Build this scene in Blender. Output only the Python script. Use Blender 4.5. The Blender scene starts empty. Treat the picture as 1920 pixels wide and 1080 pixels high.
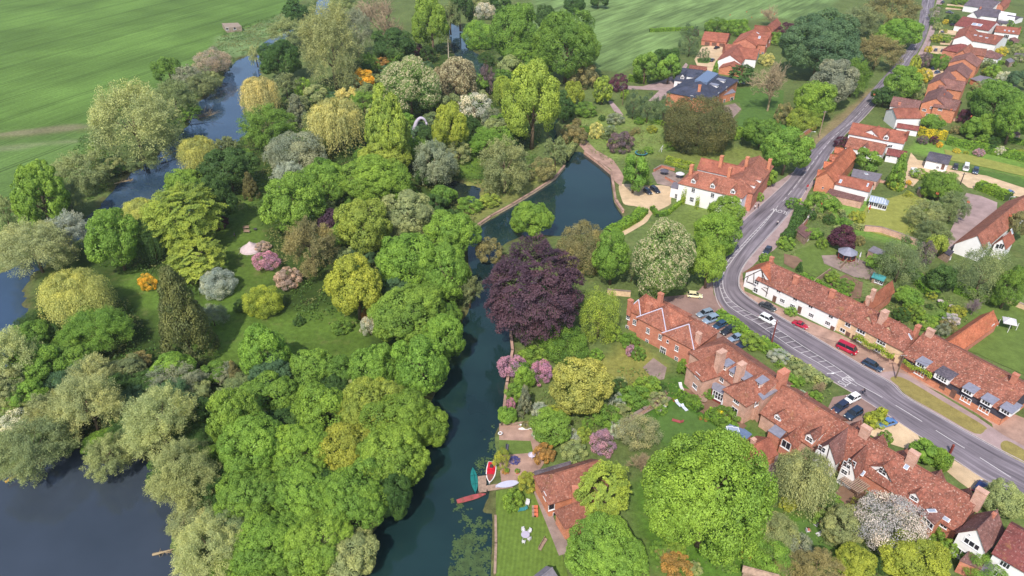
import bpy, bmesh, math, random
import numpy as np
from mathutils import Vector, Matrix
from mathutils.bvhtree import BVHTree
from mathutils.geometry import tessellate_polygon
random.seed(7); RNG = np.random.default_rng(7)
R = math.radians
S = bpy.context.scene
COL = S.collection
# ------------------------------------------------------------------ camera
CAM_H, PITCH, FPX = 105.0, R(33.0), 1350.0
cam = bpy.data.objects.new('camera', bpy.data.cameras.new('camera'))
COL.objects.link(cam); S.camera = cam
cam.location = (0, 0, CAM_H); cam.rotation_euler = (R(90) - PITCH, 0, 0)
cam.data.sensor_width = 36; cam.data.lens = 36 * FPX / 1920
cam.data.clip_start = 1; cam.data.clip_end = 9000
# ------------------------------------------------------------------ light
SUN_EL, SUN_AZ = R(50), R(197)          # azimuth clockwise from +Y: sun behind the camera, a little left
w = bpy.data.worlds.new('World'); S.world = w; w.use_nodes = True
nt = w.node_tree; bg = nt.nodes['Background']
sky = nt.nodes.new('ShaderNodeTexSky'); sky.sky_type = 'NISHITA'; sky.sun_disc = False
sky.sun_elevation = SUN_EL; sky.sun_rotation = SUN_AZ; sky.air_density = 1.0; sky.dust_density = 1.5
nt.links.new(sky.outputs[0], bg.inputs[0]); bg.inputs[1].default_value = 0.15
sun = bpy.data.objects.new('sun', bpy.data.lights.new('sun', 'SUN')); COL.objects.link(sun)
sun.data.energy = 3.5; sun.data.angle = R(0.8); sun.data.color = (1, 0.95, 0.86)
sd = Vector((math.sin(SUN_AZ) * math.cos(SUN_EL), math.cos(SUN_AZ) * math.cos(SUN_EL), math.sin(SUN_EL)))
sun.rotation_euler = sd.to_track_quat('Z', 'Y').to_euler()
S.view_settings.view_transform = 'Standard'; S.view_settings.look = 'None'
S.view_settings.exposure = 0.46; S.view_settings.gamma = 1
S.cycles.max_bounces = 6; S.cycles.diffuse_bounces = 3; S.cycles.glossy_bounces = 2
S.cycles.transmission_bounces = 3; S.cycles.transparent_max_bounces = 4
S.cycles.use_denoising = True
# ------------------------------------------------------------------ where a photo pixel meets a height
FW = Vector((0, math.cos(PITCH), -math.sin(PITCH))); UP = Vector((0, math.sin(PITCH), math.cos(PITCH)))
def ray(px, py):
    return FW + Vector((1, 0, 0)) * ((px - 960) / FPX) - UP * ((py - 540) / FPX)
def G(px, py, h=0.0):
    d = ray(px, py); t = (h - CAM_H) / d.z
    return Vector((d.x * t, d.y * t, h))
def depth(p):
    return (Vector(p) - Vector((0, 0, CAM_H))).dot(FW)
# ------------------------------------------------------------------ small helpers
def lin(c):
    f = lambda v: v / 12.92 if v <= 0.04045 else ((v + 0.055) / 1.055) ** 2.4
    return tuple(f(v / 255) for v in c)
def tag(o, label=None, cat=None, group=None, kind=None):
    if label: o['label'] = label
    if cat: o['category'] = cat
    if group: o['group'] = group
    if kind: o['kind'] = kind
    return o
def empty(name, loc, rz=0.0):
    o = bpy.data.objects.new(name, None); COL.objects.link(o)
    o.location = loc; o.rotation_euler = (0, 0, rz); o.empty_display_size = 0.3
    return o
def link(name, me, parent=None, loc=None):
    o = bpy.data.objects.new(name, me); COL.objects.link(o)
    if parent: o.parent = parent
    if loc is not None: o.location = loc
    return o
def copy_tree(o, parent=None):
    c = o.copy(); COL.objects.link(c); c.parent = parent
    for ch in o.children: copy_tree(ch, c)
    return c
class MB:
    """collects faces, builds one mesh object"""
    def __init__(s): s.v = []; s.f = []; s.m = []; s.uv = []
    def face(s, pts, m=0, uv=None):
        b = len(s.v); s.v += [tuple(p) for p in pts]; s.f.append(list(range(b, b + len(pts)))); s.m.append(m)
        s.uv.append(uv if uv else [(0, 0)] * len(pts))
    def wall(s, p, q, z0, z1, m=0):
        L = math.hypot(q[0] - p[0], q[1] - p[1])
        s.face([(p[0], p[1], z0), (q[0], q[1], z0), (q[0], q[1], z1), (p[0], p[1], z1)], m, [(0, z0), (L, z0), (L, z1), (0, z1)])
    def box(s, c, sz, m=0, mat=None):
        x, y, z = (k / 2 for k in sz); M = mat or Matrix()
        P = [M @ Vector((c[0] + i * x, c[1] + j * y, c[2] + k * z)) for i in (-1, 1) for j in (-1, 1) for k in (-1, 1)]
        for q, (a, b) in zip([(0, 1, 3, 2), (4, 6, 7, 5), (0, 4, 5, 1), (2, 3, 7, 6), (0, 2, 6, 4), (1, 5, 7, 3)], [(1, 2), (1, 2), (0, 2), (0, 2), (0, 1), (0, 1)]):
            s.face([P[i] for i in q], m, [(((i >> (2 - a)) & 1) * sz[a], ((i >> (2 - b)) & 1) * sz[b]) for i in q])
    def prism(s, poly, z0, z1, m=0, mtop=None):
        n = len(poly)
        ar = sum(poly[i][0] * poly[(i + 1) % n][1] - poly[(i + 1) % n][0] * poly[i][1] for i in range(n))
        if ar < 0: poly = poly[::-1]
        for i in range(n): s.wall(poly[i], poly[(i + 1) % n], z0, z1, m)
        s.face([(p[0], p[1], z1) for p in poly], m if mtop is None else mtop, [(p[0], p[1]) for p in poly])
        s.face([(p[0], p[1], z0) for p in poly[::-1]], m)
    def tube(s, pts, rad, n=6, m=0, cap=True):
        pts = [Vector(p) for p in pts]
        if not hasattr(rad, '__len__'): rad = [rad] * len(pts)
        rings = []
        for i, p in enumerate(pts):
            d = (pts[min(i + 1, len(pts) - 1)] - pts[max(i - 1, 0)]).normalized()
            u = d.orthogonal().normalized() if abs(d.z) > .99 or i == 0 else (rings[-1][1] - d * rings[-1][1].dot(d)).normalized()
            v = d.cross(u); b = len(s.v)
            s.v += [tuple(p + (u * math.cos(2 * math.pi * k / n) + v * math.sin(2 * math.pi * k / n)) * rad[i]) for k in range(n)]
            rings.append((b, u))
        for i in range(len(rings) - 1):
            a, b = rings[i][0], rings[i + 1][0]
            for k in range(n):
                s.f.append([a + k, a + (k + 1) % n, b + (k + 1) % n, b + k]); s.m.append(m); s.uv.append([(0, 0)] * 4)
        if cap:
            s.f.append([rings[0][0] + k for k in range(n)][::-1]); s.m.append(m); s.uv.append([(0, 0)] * n)
            s.f.append([rings[-1][0] + k for k in range(n)]); s.m.append(m); s.uv.append([(0, 0)] * n)
    def lathe(s, prof, n=12, c=(0, 0, 0), m=0):
        base = len(s.v)
        for r, z in prof:
            s.v += [(c[0] + r * math.cos(2 * math.pi * k / n), c[1] + r * math.sin(2 * math.pi * k / n), c[2] + z) for k in range(n)]
        for i in range(len(prof) - 1):
            for k in range(n):
                a = base + i * n; s.f.append([a + k, a + (k + 1) % n, a + n + (k + 1) % n, a + n + k]); s.m.append(m); s.uv.append([(0, 0)] * 4)
    def mesh(s, name, mats, smooth=False, org=(0, 0, 0)):
        me = bpy.data.meshes.new(name)
        v = [(p[0] - org[0], p[1] - org[1], p[2] - org[2]) for p in s.v]
        me.from_pydata(v, [], s.f)
        for m in (mats if isinstance(mats, (list, tuple)) else [mats]): me.materials.append(m)
        me.polygons.foreach_set('material_index', s.m)
        uv = me.uv_layers.new(name='UVMap')
        uv.data.foreach_set('uv', [c for f in s.uv for p in f for c in p])
        if smooth: me.polygons.foreach_set('use_smooth', [True] * len(s.f))
        me.update(); return me
    def build(s, name, mats, parent=None, smooth=False):
        org = parent.location if parent else (0, 0, 0)
        return link(name, s.mesh(name, mats, smooth, org), parent)
# ------------------------------------------------------------------ materials
class NT:
    def __init__(s, name):
        s.m = bpy.data.materials.new(name); s.m.use_nodes = True; s.t = s.m.node_tree
        s.b = s.t.nodes['Principled BSDF']; s.out = s.t.nodes['Material Output']
    def n(s, k, **kw):
        x = s.t.nodes.new('ShaderNode' + k)
        for a, v in kw.items(): setattr(x, a, v)
        return x
    def l(s, a, b): s.t.links.new(a, b)
    def mix(s, f, a, b, mode='MIX'):
        x = s.n('MixRGB', blend_type=mode)
        for i, v in enumerate((f, a, b)):
            if isinstance(v, (int, float)): x.inputs[i].default_value = v
            elif isinstance(v, tuple): x.inputs[i].default_value = (*v[:3], 1)
            else: s.l(v, x.inputs[i])
        return x.outputs[0]
    def coord(s, kind='Object', scale=(1, 1, 1), rz=0):
        tc = s.n('TexCoord'); mp = s.n('Mapping'); mp.inputs['Scale'].default_value = scale; src = tc.outputs[kind]
        if rz:
            m0 = s.n('Mapping'); m0.inputs['Rotation'].default_value = (0, 0, rz); s.l(src, m0.inputs[0]); src = m0.outputs[0]
        s.l(src, mp.inputs[0]); return mp.outputs[0]
    def noise(s, scale, vec=None, detail=3, rough=.6):
        x = s.n('TexNoise'); x.inputs['Scale'].default_value = scale; x.inputs['Detail'].default_value = detail; x.inputs['Roughness'].default_value = rough
        if vec is not None: s.l(vec, x.inputs['Vector'])
        return x.outputs[0]
    def ramp(s, f, *st):
        x = s.n('ValToRGB'); e = x.color_ramp.elements
        while len(e) < len(st): e.new(0.5)
        for i, (p, c) in enumerate(st):
            e[i].position = p; e[i].color = (*c, 1) if isinstance(c, tuple) else (c, c, c, 1)
        s.l(f, x.inputs[0]); return x.outputs[0]
    def bump(s, h, st, dist=.05):
        x = s.n('Bump'); x.inputs['Strength'].default_value = st; x.inputs['Distance'].default_value = dist
        s.l(h, x.inputs['Height']); s.l(x.outputs[0], s.b.inputs['Normal'])
    def fin(s, col, rough=.8, spec=.3, metal=0):
        if isinstance(col, tuple): s.b.inputs['Base Color'].default_value = (*col[:3], 1)
        else: s.l(col, s.b.inputs['Base Color'])
        s.b.inputs['Roughness'].default_value = rough; s.b.inputs['Specular IOR Level'].default_value = spec; s.b.inputs['Metallic'].default_value = metal
        return s.m
def plain(name, rgb, rough=.7, spec=.3, metal=0, var=.25, scale=1.5):
    t = NT(name); c = lin(rgb); n = t.noise(scale, t.coord())
    lo = tuple(v * (1 - var) for v in c); hi = tuple(min(1, v * (1 + var)) for v in c)
    return t.fin(t.ramp(n, (.3, lo), (.7, hi)), rough, spec, metal)
M = {}
def mat_tint(name, rough=.6, spec=.3, coat=0):
    t = NT(name); oi = t.n('ObjectInfo'); t.b.inputs['Coat Weight'].default_value = coat; t.b.inputs['Coat Roughness'].default_value = .05
    return t.fin(oi.outputs['Color'], rough, spec)
def mat_leaf(name, second, trans=.30):
    t = NT(name); oi = t.n('ObjectInfo'); at = t.n('Attribute', attribute_name='tone'); fl = t.n('Attribute', attribute_name='flow')
    gi = t.n('NewGeometry')
    a = t.n('Math', operation='MULTIPLY_ADD'); t.l(gi.outputs['Random Per Island'], a.inputs[0]); a.inputs[1].default_value = .42; a.inputs[2].default_value = .78
    b = t.n('Math', operation='MULTIPLY_ADD'); t.l(at.outputs['Fac'], b.inputs[0]); b.inputs[1].default_value = .55; b.inputs[2].default_value = .72
    c = t.n('Math', operation='MULTIPLY'); t.l(a.outputs[0], c.inputs[0]); t.l(b.outputs[0], c.inputs[1])
    k = t.mix(1, oi.outputs['Color'], t.n('CombineColor').outputs[0], 'MULTIPLY')
    cc = k.node.inputs[2].links[0].from_node
    for i in range(3): t.l(c.outputs[0], cc.inputs[i])
    hu = t.mix(.5, t.mix(1, k, (.86, .96, 1.06), 'MULTIPLY'), t.mix(1, k, (1.15, 1.04, .86), 'MULTIPLY')); t.l(at.outputs['Fac'], hu.node.inputs[0])
    col = t.mix(fl.outputs['Fac'], hu, second)
    t.fin(col, .55, .25)
    tr = t.n('BsdfTranslucent'); t.l(t.mix(1, col, (1.0, 1.02, .72), 'MULTIPLY'), tr.inputs[0])
    mx = t.n('MixShader'); mx.inputs[0].default_value = trans
    t.l(t.b.outputs[0], mx.inputs[1]); t.l(tr.outputs[0], mx.inputs[2]); t.l(mx.outputs[0], t.out.inputs[0])
    return t.m
M['leaf'] = mat_leaf('leaf', (.66, .60, .36)); M['blossom'] = mat_leaf('blossom', (.07, .11, .035))
M['bark'] = plain('bark', (112, 96, 78), .9, .1); M['twig'] = mat_tint('twig', .9, .1)
# ------------------------------------------------------------------ polygons of the ground plan (photo pixels -> ground)
def gp(pts, h=0): return [G(x, y, h) for x, y in pts]
def smooth_line(pts, n=6, closed=False):
    P = [Vector(p) for p in pts]; out = []; N = len(P)
    for i in range(N if closed else N - 1):
        g = (lambda k: P[k % N]) if closed else (lambda k: P[min(max(k, 0), N - 1)])
        a, b, c, d = g(i - 1), g(i), g(i + 1), g(i + 2)
        for k in range(n):
            t = k / n
            out.append(.5 * ((2 * b) + (c - a) * t + (2 * a - 5 * b + 4 * c - d) * t * t + (3 * b - a - 3 * c + d) * t ** 3))
    if not closed: out.append(P[-1])
    return out
def sdf(X, Y, poly):
    """signed distance, negative inside"""
    d2 = np.full(X.shape, 1e18); ins = np.zeros(X.shape, bool); n = len(poly)
    for i in range(n):
        ax, ay = poly[i][0], poly[i][1]; bx, by = poly[(i + 1) % n][0], poly[(i + 1) % n][1]
        ex, ey = bx - ax, by - ay; L = ex * ex + ey * ey + 1e-9
        t = np.clip(((X - ax) * ex + (Y - ay) * ey) / L, 0, 1)
        d2 = np.minimum(d2, (X - ax - t * ex) ** 2 + (Y - ay - t * ey) ** 2)
        if ay != by:
            c = ((ay > Y) != (by > Y)) & (X < ex * (Y - ay) / (by - ay) + ax); ins ^= c
    d = np.sqrt(d2); return np.where(ins, -d, d)
WATER = {
 'river': [(604,-25),(622,2),(612,40),(575,66),(520,76),(498,92),(492,112),(486,140),(470,168),(452,182),(458,208),(468,236),(448,262),(412,278),(362,300),(334,330),(312,356),(296,378),(250,392),(215,404),(160,440),(90,490),(52,530),(46,575),(44,625),(20,690),(-20,760),(-60,840),(-260,840),(-200,640),(-60,545),(20,498),(110,440),(180,392),(205,362),(228,334),(290,292),(318,264),(352,232),(362,196),(392,176),(412,150),(432,120),(470,98),(500,74),(560,46),(588,22)],
 'lake': [(-300,905),(-60,912),(0,898),(50,868),(100,842),(150,840),(200,858),(250,858),(286,872),(310,915),(340,965),(325,1010),(340,1050),(372,1090),(420,1180),(440,1300),(-500,1300)],
 'canal': [(1052,222),(1042,240),(1062,275),(1092,284),(1122,303),(1146,323),(1150,350),(1152,376),(1166,394),(1171,405),(1160,415),(1130,430),(1100,436),(1060,440),(1010,440),(968,446),(940,466),(928,510),(930,565),(957,612),(961,660),(951,720),(942,790),(934,812),(936,838),(930,858),(920,900),(918,938),(908,950),(928,962),(930,1000),(927,1080),(922,1300),(560,1300),(610,1150),(648,1080),(700,985),(742,905),(780,820),(806,745),(838,660),(868,590),(884,550),(880,500),(872,455),(884,428),(930,402),(962,380),(1000,356),(1040,330),(1058,308),(1050,282),(1030,255),(1030,235),(1046,216)],
 'backwater': [(842,40),(872,50),(884,88),(906,108),(912,145),(892,158),(872,124),(846,92)],
 'ditch': [(826,346),(862,338),(905,356),(884,384),(850,374)],
}
WPOLY = {k: [tuple(p)[:2] for p in smooth_line(gp(v), 4, True)] for k, v in WATER.items()}
WATER_Z = -0.55
C_ = lambda r, g, b: np.array(lin((r, g, b)))
REG = [  # polygon, colour, softness (m)
 ([(-600,-330),(640,-330),(620,-20),(560,2),(520,30),(440,64),(400,100),(330,150),(250,200),(170,236),(0,250),(-300,262)], (92,120,56), 2),
 ([(-300,275),(0,262),(110,250),(180,250),(220,300),(110,350),(40,400),(0,430),(-300,560)], (92,118,60), 2),
 ([(990,-300),(1640,-300),(1560,20),(1500,40),(1440,30),(1330,55),(1260,90),(1160,135),(1110,130),(1000,60)], (104,126,74), 2),
 ([(-100,250),(0,248),(60,243),(120,236),(172,233),(174,240),(110,246),(40,253),(0,258),(-100,262)], (116,114,84), 1.6), ([(-100,282),(0,276),(80,266),(150,262),(150,267),(70,274),(0,284),(-100,292)], (116,128,86), 1.4),
 ([(400,70),(440,60),(540,22),(560,40),(505,78),(455,105),(410,108)], (112,134,84), 2),
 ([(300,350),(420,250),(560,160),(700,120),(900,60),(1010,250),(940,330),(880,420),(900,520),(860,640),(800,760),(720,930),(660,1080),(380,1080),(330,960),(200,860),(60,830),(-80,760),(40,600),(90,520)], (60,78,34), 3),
 ([(395,420),(440,385),(480,330),(510,330),(490,400),(500,450),(520,520),(480,560),(420,545),(400,480)], (86,108,44), 2),
 ([(380,560),(440,520),(500,600),(620,570),(690,600),(690,650),(640,700),(540,680),(420,680),(330,640),(250,560),(230,500),(290,520)], (86,110,44), 2),
 ([(560,175),(600,160),(640,185),(600,215),(560,190)], (84,118,48), 2),
 ([(850,290),(900,265),(900,330),(850,330)], (96,122,46), 2),
 ([(850,345),(960,330),(1060,300),(1050,318),(960,376),(900,412),(880,425)], (118,122,66), 1),
 ([(1080,220),(1150,200),(1280,250),(1290,300),(1220,300),(1150,300),(1100,270)], (116,132,70), 2),
 ([(1225,290),(1480,270),(1450,300),(1300,320)], (112,122,62), 2),
 ([(1100,680),(1190,640),(1250,690),(1190,740),(1120,740)], (140,138,72), 1.5),
 ([(1210,440),(1300,380),(1400,400),(1340,450),(1240,480)], (108,124,62), 2),
 ([(1160,720),(1280,700),(1420,820),(1420,880),(1260,860),(1160,800)], (72,104,40), 2),
 ([(1180,900),(1260,860),(1500,960),(1600,1000),(1560,1080),(1200,1080)], (80,112,40), 2),
 ([(1395,225),(1470,210),(1480,260),(1420,275),(1372,228)], (80,130,52), 1.5),
 ([(1520,400),(1600,370),(1760,390),(1720,470),(1600,440)], (104,134,60), 1.5),
 ([(1720,255),(1920,290),(1960,345),(1780,300),(1700,285)], (110,140,62), 1.5),
 ([(1730,600),(1920,560),(1960,700),(1820,650)], (100,128,56), 2),
 ([(1460,460),(1560,440),(1700,520),(1640,560),(1500,500)], (110,124,70), 2),
 ([(1520,265),(1545,240),(1640,160),(1650,175),(1570,250),(1510,290)], (132,118,86), 1),
]
# ------------------------------------------------------------------ ground sheet
def axis(segs):
    out = []
    for a, b, st in segs: out += list(np.arange(a, b, st))
    return np.array(out + [segs[-1][1]])
xs = axis([(-6000, -1500, 900), (-1500, -450, 75), (-450, -190, 5), (-190, 200, 1.8), (200, 330, 4), (330, 450, 8), (450, 1500, 75), (1500, 6000, 900)])
ys = axis([(-3000, -200, 400), (-200, 40, 30), (40, 64, 4), (64, 230, 1.5), (230, 400, 2.6), (400, 720, 6), (720, 1500, 60), (1500, 9000, 900)])
X, Y = np.meshgrid(xs, ys)
def vnoise(x, y, s, seed):
    rs = np.random.default_rng(seed); T = rs.random((64, 64)); x = x / s; y = y / s
    i = np.floor(x).astype(int); j = np.floor(y).astype(int); u = x - i; v = y - j; u = u * u * (3 - 2 * u); v = v * v * (3 - 2 * v)
    t = lambda a, b: T[a % 64, b % 64]
    return (t(i, j) * (1 - u) + t(i + 1, j) * u) * (1 - v) + (t(i, j + 1) * (1 - u) + t(i + 1, j + 1) * u) * v
WD = np.full(X.shape, 1e9)
for k, pl in WPOLY.items():
    d = sdf(X, Y, pl); d = d + (vnoise(X, Y, 3.2, 3) - .5) * (0.5 if k == 'canal' else 2.2)
    WD = np.minimum(WD, d)
Z = np.where(WD < 0, -1.7 * np.clip(-WD / 2.2, 0, 1) ** .7, 0.0)
GC = np.empty(X.shape + (3,)); GC[:] = C_(94, 108, 60)
MASK = np.zeros(X.shape + (3,))
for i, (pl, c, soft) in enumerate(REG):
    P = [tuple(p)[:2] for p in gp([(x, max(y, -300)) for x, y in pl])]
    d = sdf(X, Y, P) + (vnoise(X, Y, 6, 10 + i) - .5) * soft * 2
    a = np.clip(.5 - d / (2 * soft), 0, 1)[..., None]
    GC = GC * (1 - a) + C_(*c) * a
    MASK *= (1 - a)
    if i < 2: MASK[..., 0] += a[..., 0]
    if i == 2: MASK[..., 1] += a[..., 0]
a = np.clip(1 - (WD - .2) / 1.6, 0, 1)[..., None] * (vnoise(X, Y, 5, 77) > .35)[..., None]
GC = GC * (1 - .7 * a) + C_(92, 84, 58) * .7 * a
ny, nx = X.shape
V = np.stack([X, Y, Z], -1).reshape(-1, 3)
I = np.arange(ny * nx).reshape(ny, nx)
Q = np.stack([I[:-1, :-1], I[:-1, 1:], I[1:, 1:], I[1:, :-1]], -1).reshape(-1, 4)
def fast_mesh(name, V, Q, attrs=None):
    me = bpy.data.meshes.new(name); k = Q.shape[1]
    me.vertices.add(len(V)); me.vertices.foreach_set('co', V.astype(np.float32).ravel())
    me.loops.add(Q.size); me.loops.foreach_set('vertex_index', Q.astype(np.int32).ravel())
    me.polygons.add(len(Q)); me.polygons.foreach_set('loop_start', np.arange(0, Q.size, k, dtype=np.int32))
    for n, a in (attrs or {}).items():
        if a.ndim == 1: me.attributes.new(n, 'FLOAT', 'POINT').data.foreach_set('value', a.astype(np.float32))
        else:
            c = np.ones((len(a), 4), np.float32); c[:, :3] = a
            me.attributes.new(n, 'FLOAT_COLOR', 'POINT').data.foreach_set('color', c.ravel())
    me.update(calc_edges=True); return me
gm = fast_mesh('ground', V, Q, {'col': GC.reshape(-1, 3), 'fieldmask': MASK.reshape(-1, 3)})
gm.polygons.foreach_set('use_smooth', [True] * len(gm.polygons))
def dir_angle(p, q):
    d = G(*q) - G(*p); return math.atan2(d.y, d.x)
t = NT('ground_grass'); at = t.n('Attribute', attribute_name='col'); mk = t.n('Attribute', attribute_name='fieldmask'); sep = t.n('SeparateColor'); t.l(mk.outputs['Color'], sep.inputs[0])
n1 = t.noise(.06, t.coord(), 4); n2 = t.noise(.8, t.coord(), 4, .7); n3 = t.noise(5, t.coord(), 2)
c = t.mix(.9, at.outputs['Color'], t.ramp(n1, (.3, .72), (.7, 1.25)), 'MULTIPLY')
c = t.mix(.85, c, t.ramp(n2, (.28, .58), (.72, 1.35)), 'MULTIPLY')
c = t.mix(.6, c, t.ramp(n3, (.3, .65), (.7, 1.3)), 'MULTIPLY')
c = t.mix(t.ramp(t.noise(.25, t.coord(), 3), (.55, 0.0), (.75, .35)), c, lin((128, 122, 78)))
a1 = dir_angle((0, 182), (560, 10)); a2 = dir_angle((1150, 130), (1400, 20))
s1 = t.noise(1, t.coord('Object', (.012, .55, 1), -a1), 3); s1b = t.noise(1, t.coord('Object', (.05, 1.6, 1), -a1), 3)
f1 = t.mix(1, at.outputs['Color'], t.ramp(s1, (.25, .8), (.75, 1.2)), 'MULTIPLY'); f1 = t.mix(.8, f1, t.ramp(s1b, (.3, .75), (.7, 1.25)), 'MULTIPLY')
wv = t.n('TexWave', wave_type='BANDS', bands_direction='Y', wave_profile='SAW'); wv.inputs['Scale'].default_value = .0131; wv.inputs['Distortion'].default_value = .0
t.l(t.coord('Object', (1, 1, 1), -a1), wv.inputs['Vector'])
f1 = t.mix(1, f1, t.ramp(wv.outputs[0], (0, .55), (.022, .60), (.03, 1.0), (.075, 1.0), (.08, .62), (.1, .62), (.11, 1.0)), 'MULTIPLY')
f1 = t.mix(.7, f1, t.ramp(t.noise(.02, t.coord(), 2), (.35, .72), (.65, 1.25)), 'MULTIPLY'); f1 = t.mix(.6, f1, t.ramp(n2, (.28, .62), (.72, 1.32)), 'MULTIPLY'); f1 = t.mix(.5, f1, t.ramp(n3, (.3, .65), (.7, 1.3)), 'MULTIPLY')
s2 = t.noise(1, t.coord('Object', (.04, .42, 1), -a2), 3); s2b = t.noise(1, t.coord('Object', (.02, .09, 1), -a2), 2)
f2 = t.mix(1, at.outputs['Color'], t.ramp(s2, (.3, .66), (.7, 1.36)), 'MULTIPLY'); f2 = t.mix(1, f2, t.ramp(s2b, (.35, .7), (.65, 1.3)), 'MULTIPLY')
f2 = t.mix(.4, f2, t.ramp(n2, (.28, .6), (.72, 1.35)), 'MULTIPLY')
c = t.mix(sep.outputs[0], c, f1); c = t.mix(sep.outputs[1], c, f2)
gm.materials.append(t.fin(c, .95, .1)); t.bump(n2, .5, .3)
tag(link('ground', gm), kind='structure')
# ------------------------------------------------------------------ water
def mat_water(name, a, b, spec):
    t = NT(name); c = t.ramp(t.noise(.05, t.coord(), 3), (.3, lin(a)), (.7, lin(b)))
    t.bump(t.noise(1.6, t.coord('Object', (1, .6, 1)), 4), .09, .05); m = t.fin(c, .03, .5); t.b.inputs['IOR'].default_value = spec; return m
WM = {'canal': mat_water('canal_water', (20, 40, 42), (30, 54, 54), 1.5), 'lake': mat_water('lake_water', (48, 56, 66), (58, 66, 78), 1.5), 'river': mat_water('river_water', (40, 58, 76), (52, 72, 96), 1.55), 'backwater': mat_water('backwater_water', (34, 50, 54), (44, 62, 72), 1.5), 'ditch': mat_water('ditch_water', (26, 36, 34), (34, 46, 42), 1.4)}  # river base is bluer: part of the sky reflection is put into its colour
def poly_mesh(name, P, mat):
    """flat sheet from an outline of world points"""
    me = bpy.data.meshes.new(name); P = [Vector(p) for p in P]
    tri = tessellate_polygon([P])
    nrm = (P[tri[0][1]] - P[tri[0][0]]).cross(P[tri[0][2]] - P[tri[0][0]]).z if tri else 1
    me.from_pydata([tuple(p) for p in P], [], [t if nrm > 0 else t[::-1] for t in tri]); me.materials.append(mat); me.update(); return me
def grow(P, d):
    n = len(P); ar = sum(P[i][0] * P[(i + 1) % n][1] - P[(i + 1) % n][0] * P[i][1] for i in range(n)); out = []
    for i in range(n):
        t = Vector(P[(i + 1) % n][:2]) - Vector(P[i - 1][:2]); nn = Vector((t.y, -t.x)).normalized() * (1 if ar > 0 else -1)
        out.append((P[i][0] + nn.x * d, P[i][1] + nn.y * d))
    return out
for k, pl in WPOLY.items():
    raw = [tuple(p)[:2] for p in gp(WATER[k])]
    o = link(k + '_water', poly_mesh(k, [(x, y, WATER_Z - .004 * list(WPOLY).index(k)) for x, y in grow(raw, 2.2)], WM[k]))
    tag(o, kind='structure')
# ------------------------------------------------------------------ roads, paths, paving
def mat_asphalt(name, rgb, var=.18):
    t = NT(name); c = lin(rgb); n = t.noise(.35, t.coord(), 4); n2 = t.noise(9, t.coord(), 2); n3 = t.noise(.09, t.coord(), 3)
    k = t.ramp(n, (.3, tuple(v * (1 - var) for v in c)), (.7, tuple(v * (1 + var) for v in c)))
    k = t.mix(.5, k, t.ramp(n2, (.3, .7), (.7, 1.25)), 'MULTIPLY'); k = t.mix(.5, k, t.ramp(n3, (.35, .75), (.65, 1.2)), 'MULTIPLY')
    return t.fin(k, .9, .2)
def mat_road():
    t = NT('road_asphalt'); uv = t.coord('UV'); n = t.noise(9, t.coord(), 2); n3 = t.noise(.12, t.coord(), 4)
    st = t.n('Mapping'); st.inputs['Scale'].default_value = (.03, 1.1, 1); t.l(uv, st.inputs[0])
    s1 = t.noise(1.4, st.outputs[0], 3)
    k = t.ramp(s1, (.34, lin((86, 79, 85))), (.66, lin((138, 128, 135))))
    k = t.mix(.35, k, t.ramp(n, (.3, .75), (.7, 1.2)), 'MULTIPLY'); k = t.mix(.6, k, t.ramp(n3, (.35, .78), (.65, 1.2)), 'MULTIPLY')
    return t.fin(k, .88, .25)
M['road'] = mat_road()
M['pave'] = mat_asphalt('pavement', (158, 136, 134)); M['cobble'] = mat_asphalt('cobble', (160, 130, 116), .3)
M['gravel'] = mat_asphalt('gravel', (196, 170, 138), .16); M['earth'] = mat_asphalt('earth', (124, 98, 80), .25)
M['patio'] = mat_asphalt('patio_stone', (140, 122, 114), .3); M['tarmac'] = mat_asphalt('brown_tarmac', (142, 116, 108), .14)
M['paint'] = plain('road_paint', (196, 190, 190), .7, .2, var=.1)
def mat_grass(name, rgb, var=.22):
    t = NT(name); c = lin(rgb); n = t.noise(.5, t.coord(), 4, .7); n2 = t.noise(6, t.coord(), 2)
    k = t.ramp(n, (.3, tuple(v * (1 - var) for v in c)), (.7, tuple(v * (1 + var) for v in c)))
    return t.fin(t.mix(.6, k, t.ramp(n2, (.3, .7), (.7, 1.3)), 'MULTIPLY'), .95, .1)
M['lawn'] = mat_grass('lawn_grass', (94, 112, 54)); M['verge'] = mat_grass('verge_grass', (136, 124, 74)); M['lawn2'] = mat_grass('green_lawn', (80, 106, 50)); M['drylawn'] = mat_grass('dry_lawn', (136, 138, 70))
t = NT('striped_lawn'); wv = t.n('TexWave', bands_direction='X'); wv.inputs['Scale'].default_value = .42; wv.inputs['Distortion'].default_value = .6
t.l(t.coord('Object', (1, 1, 1), R(6)), wv.inputs['Vector'])
k = t.ramp(wv.outputs[0], (.2, lin((92, 112, 48))), (.8, lin((98, 119, 51)))); M['stripe'] = t.fin(t.mix(.7, k, t.ramp(t.noise(1.2, t.coord(), 4, .7), (.3, .7), (.7, 1.3)), 'MULTIPLY'), .95, .1)
LAY = [0]
def sheet(name, px, mat, z=None, smooth=0):
    LAY[0] += 1; z = .02 + .0045 * LAY[0] if z is None else z
    P = gp(px)
    if smooth: P = smooth_line(P, smooth, True)
    return tag(link(name, poly_mesh(name, [(p[0], p[1], z) for p in P], mat)), kind='structure')
RL = [(1733,-25),(1729,0),(1725,25),(1721,50),(1713,75),(1694,100),(1669,130),(1643,160),(1613,193),(1578,230),(1546,256),(1518,284),(1497,310),(1476,339),(1432,380),(1397,411),(1373,440),(1354,474),(1341,507),(1338,530),(1341,552),(1350,575),(1377,600),(1413,627),(1467,660),(1513,687),(1557,713),(1600,738),(1640,763),(1723,817),(1790,862),(1847,900),(1920,940),(2010,990)]
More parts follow.
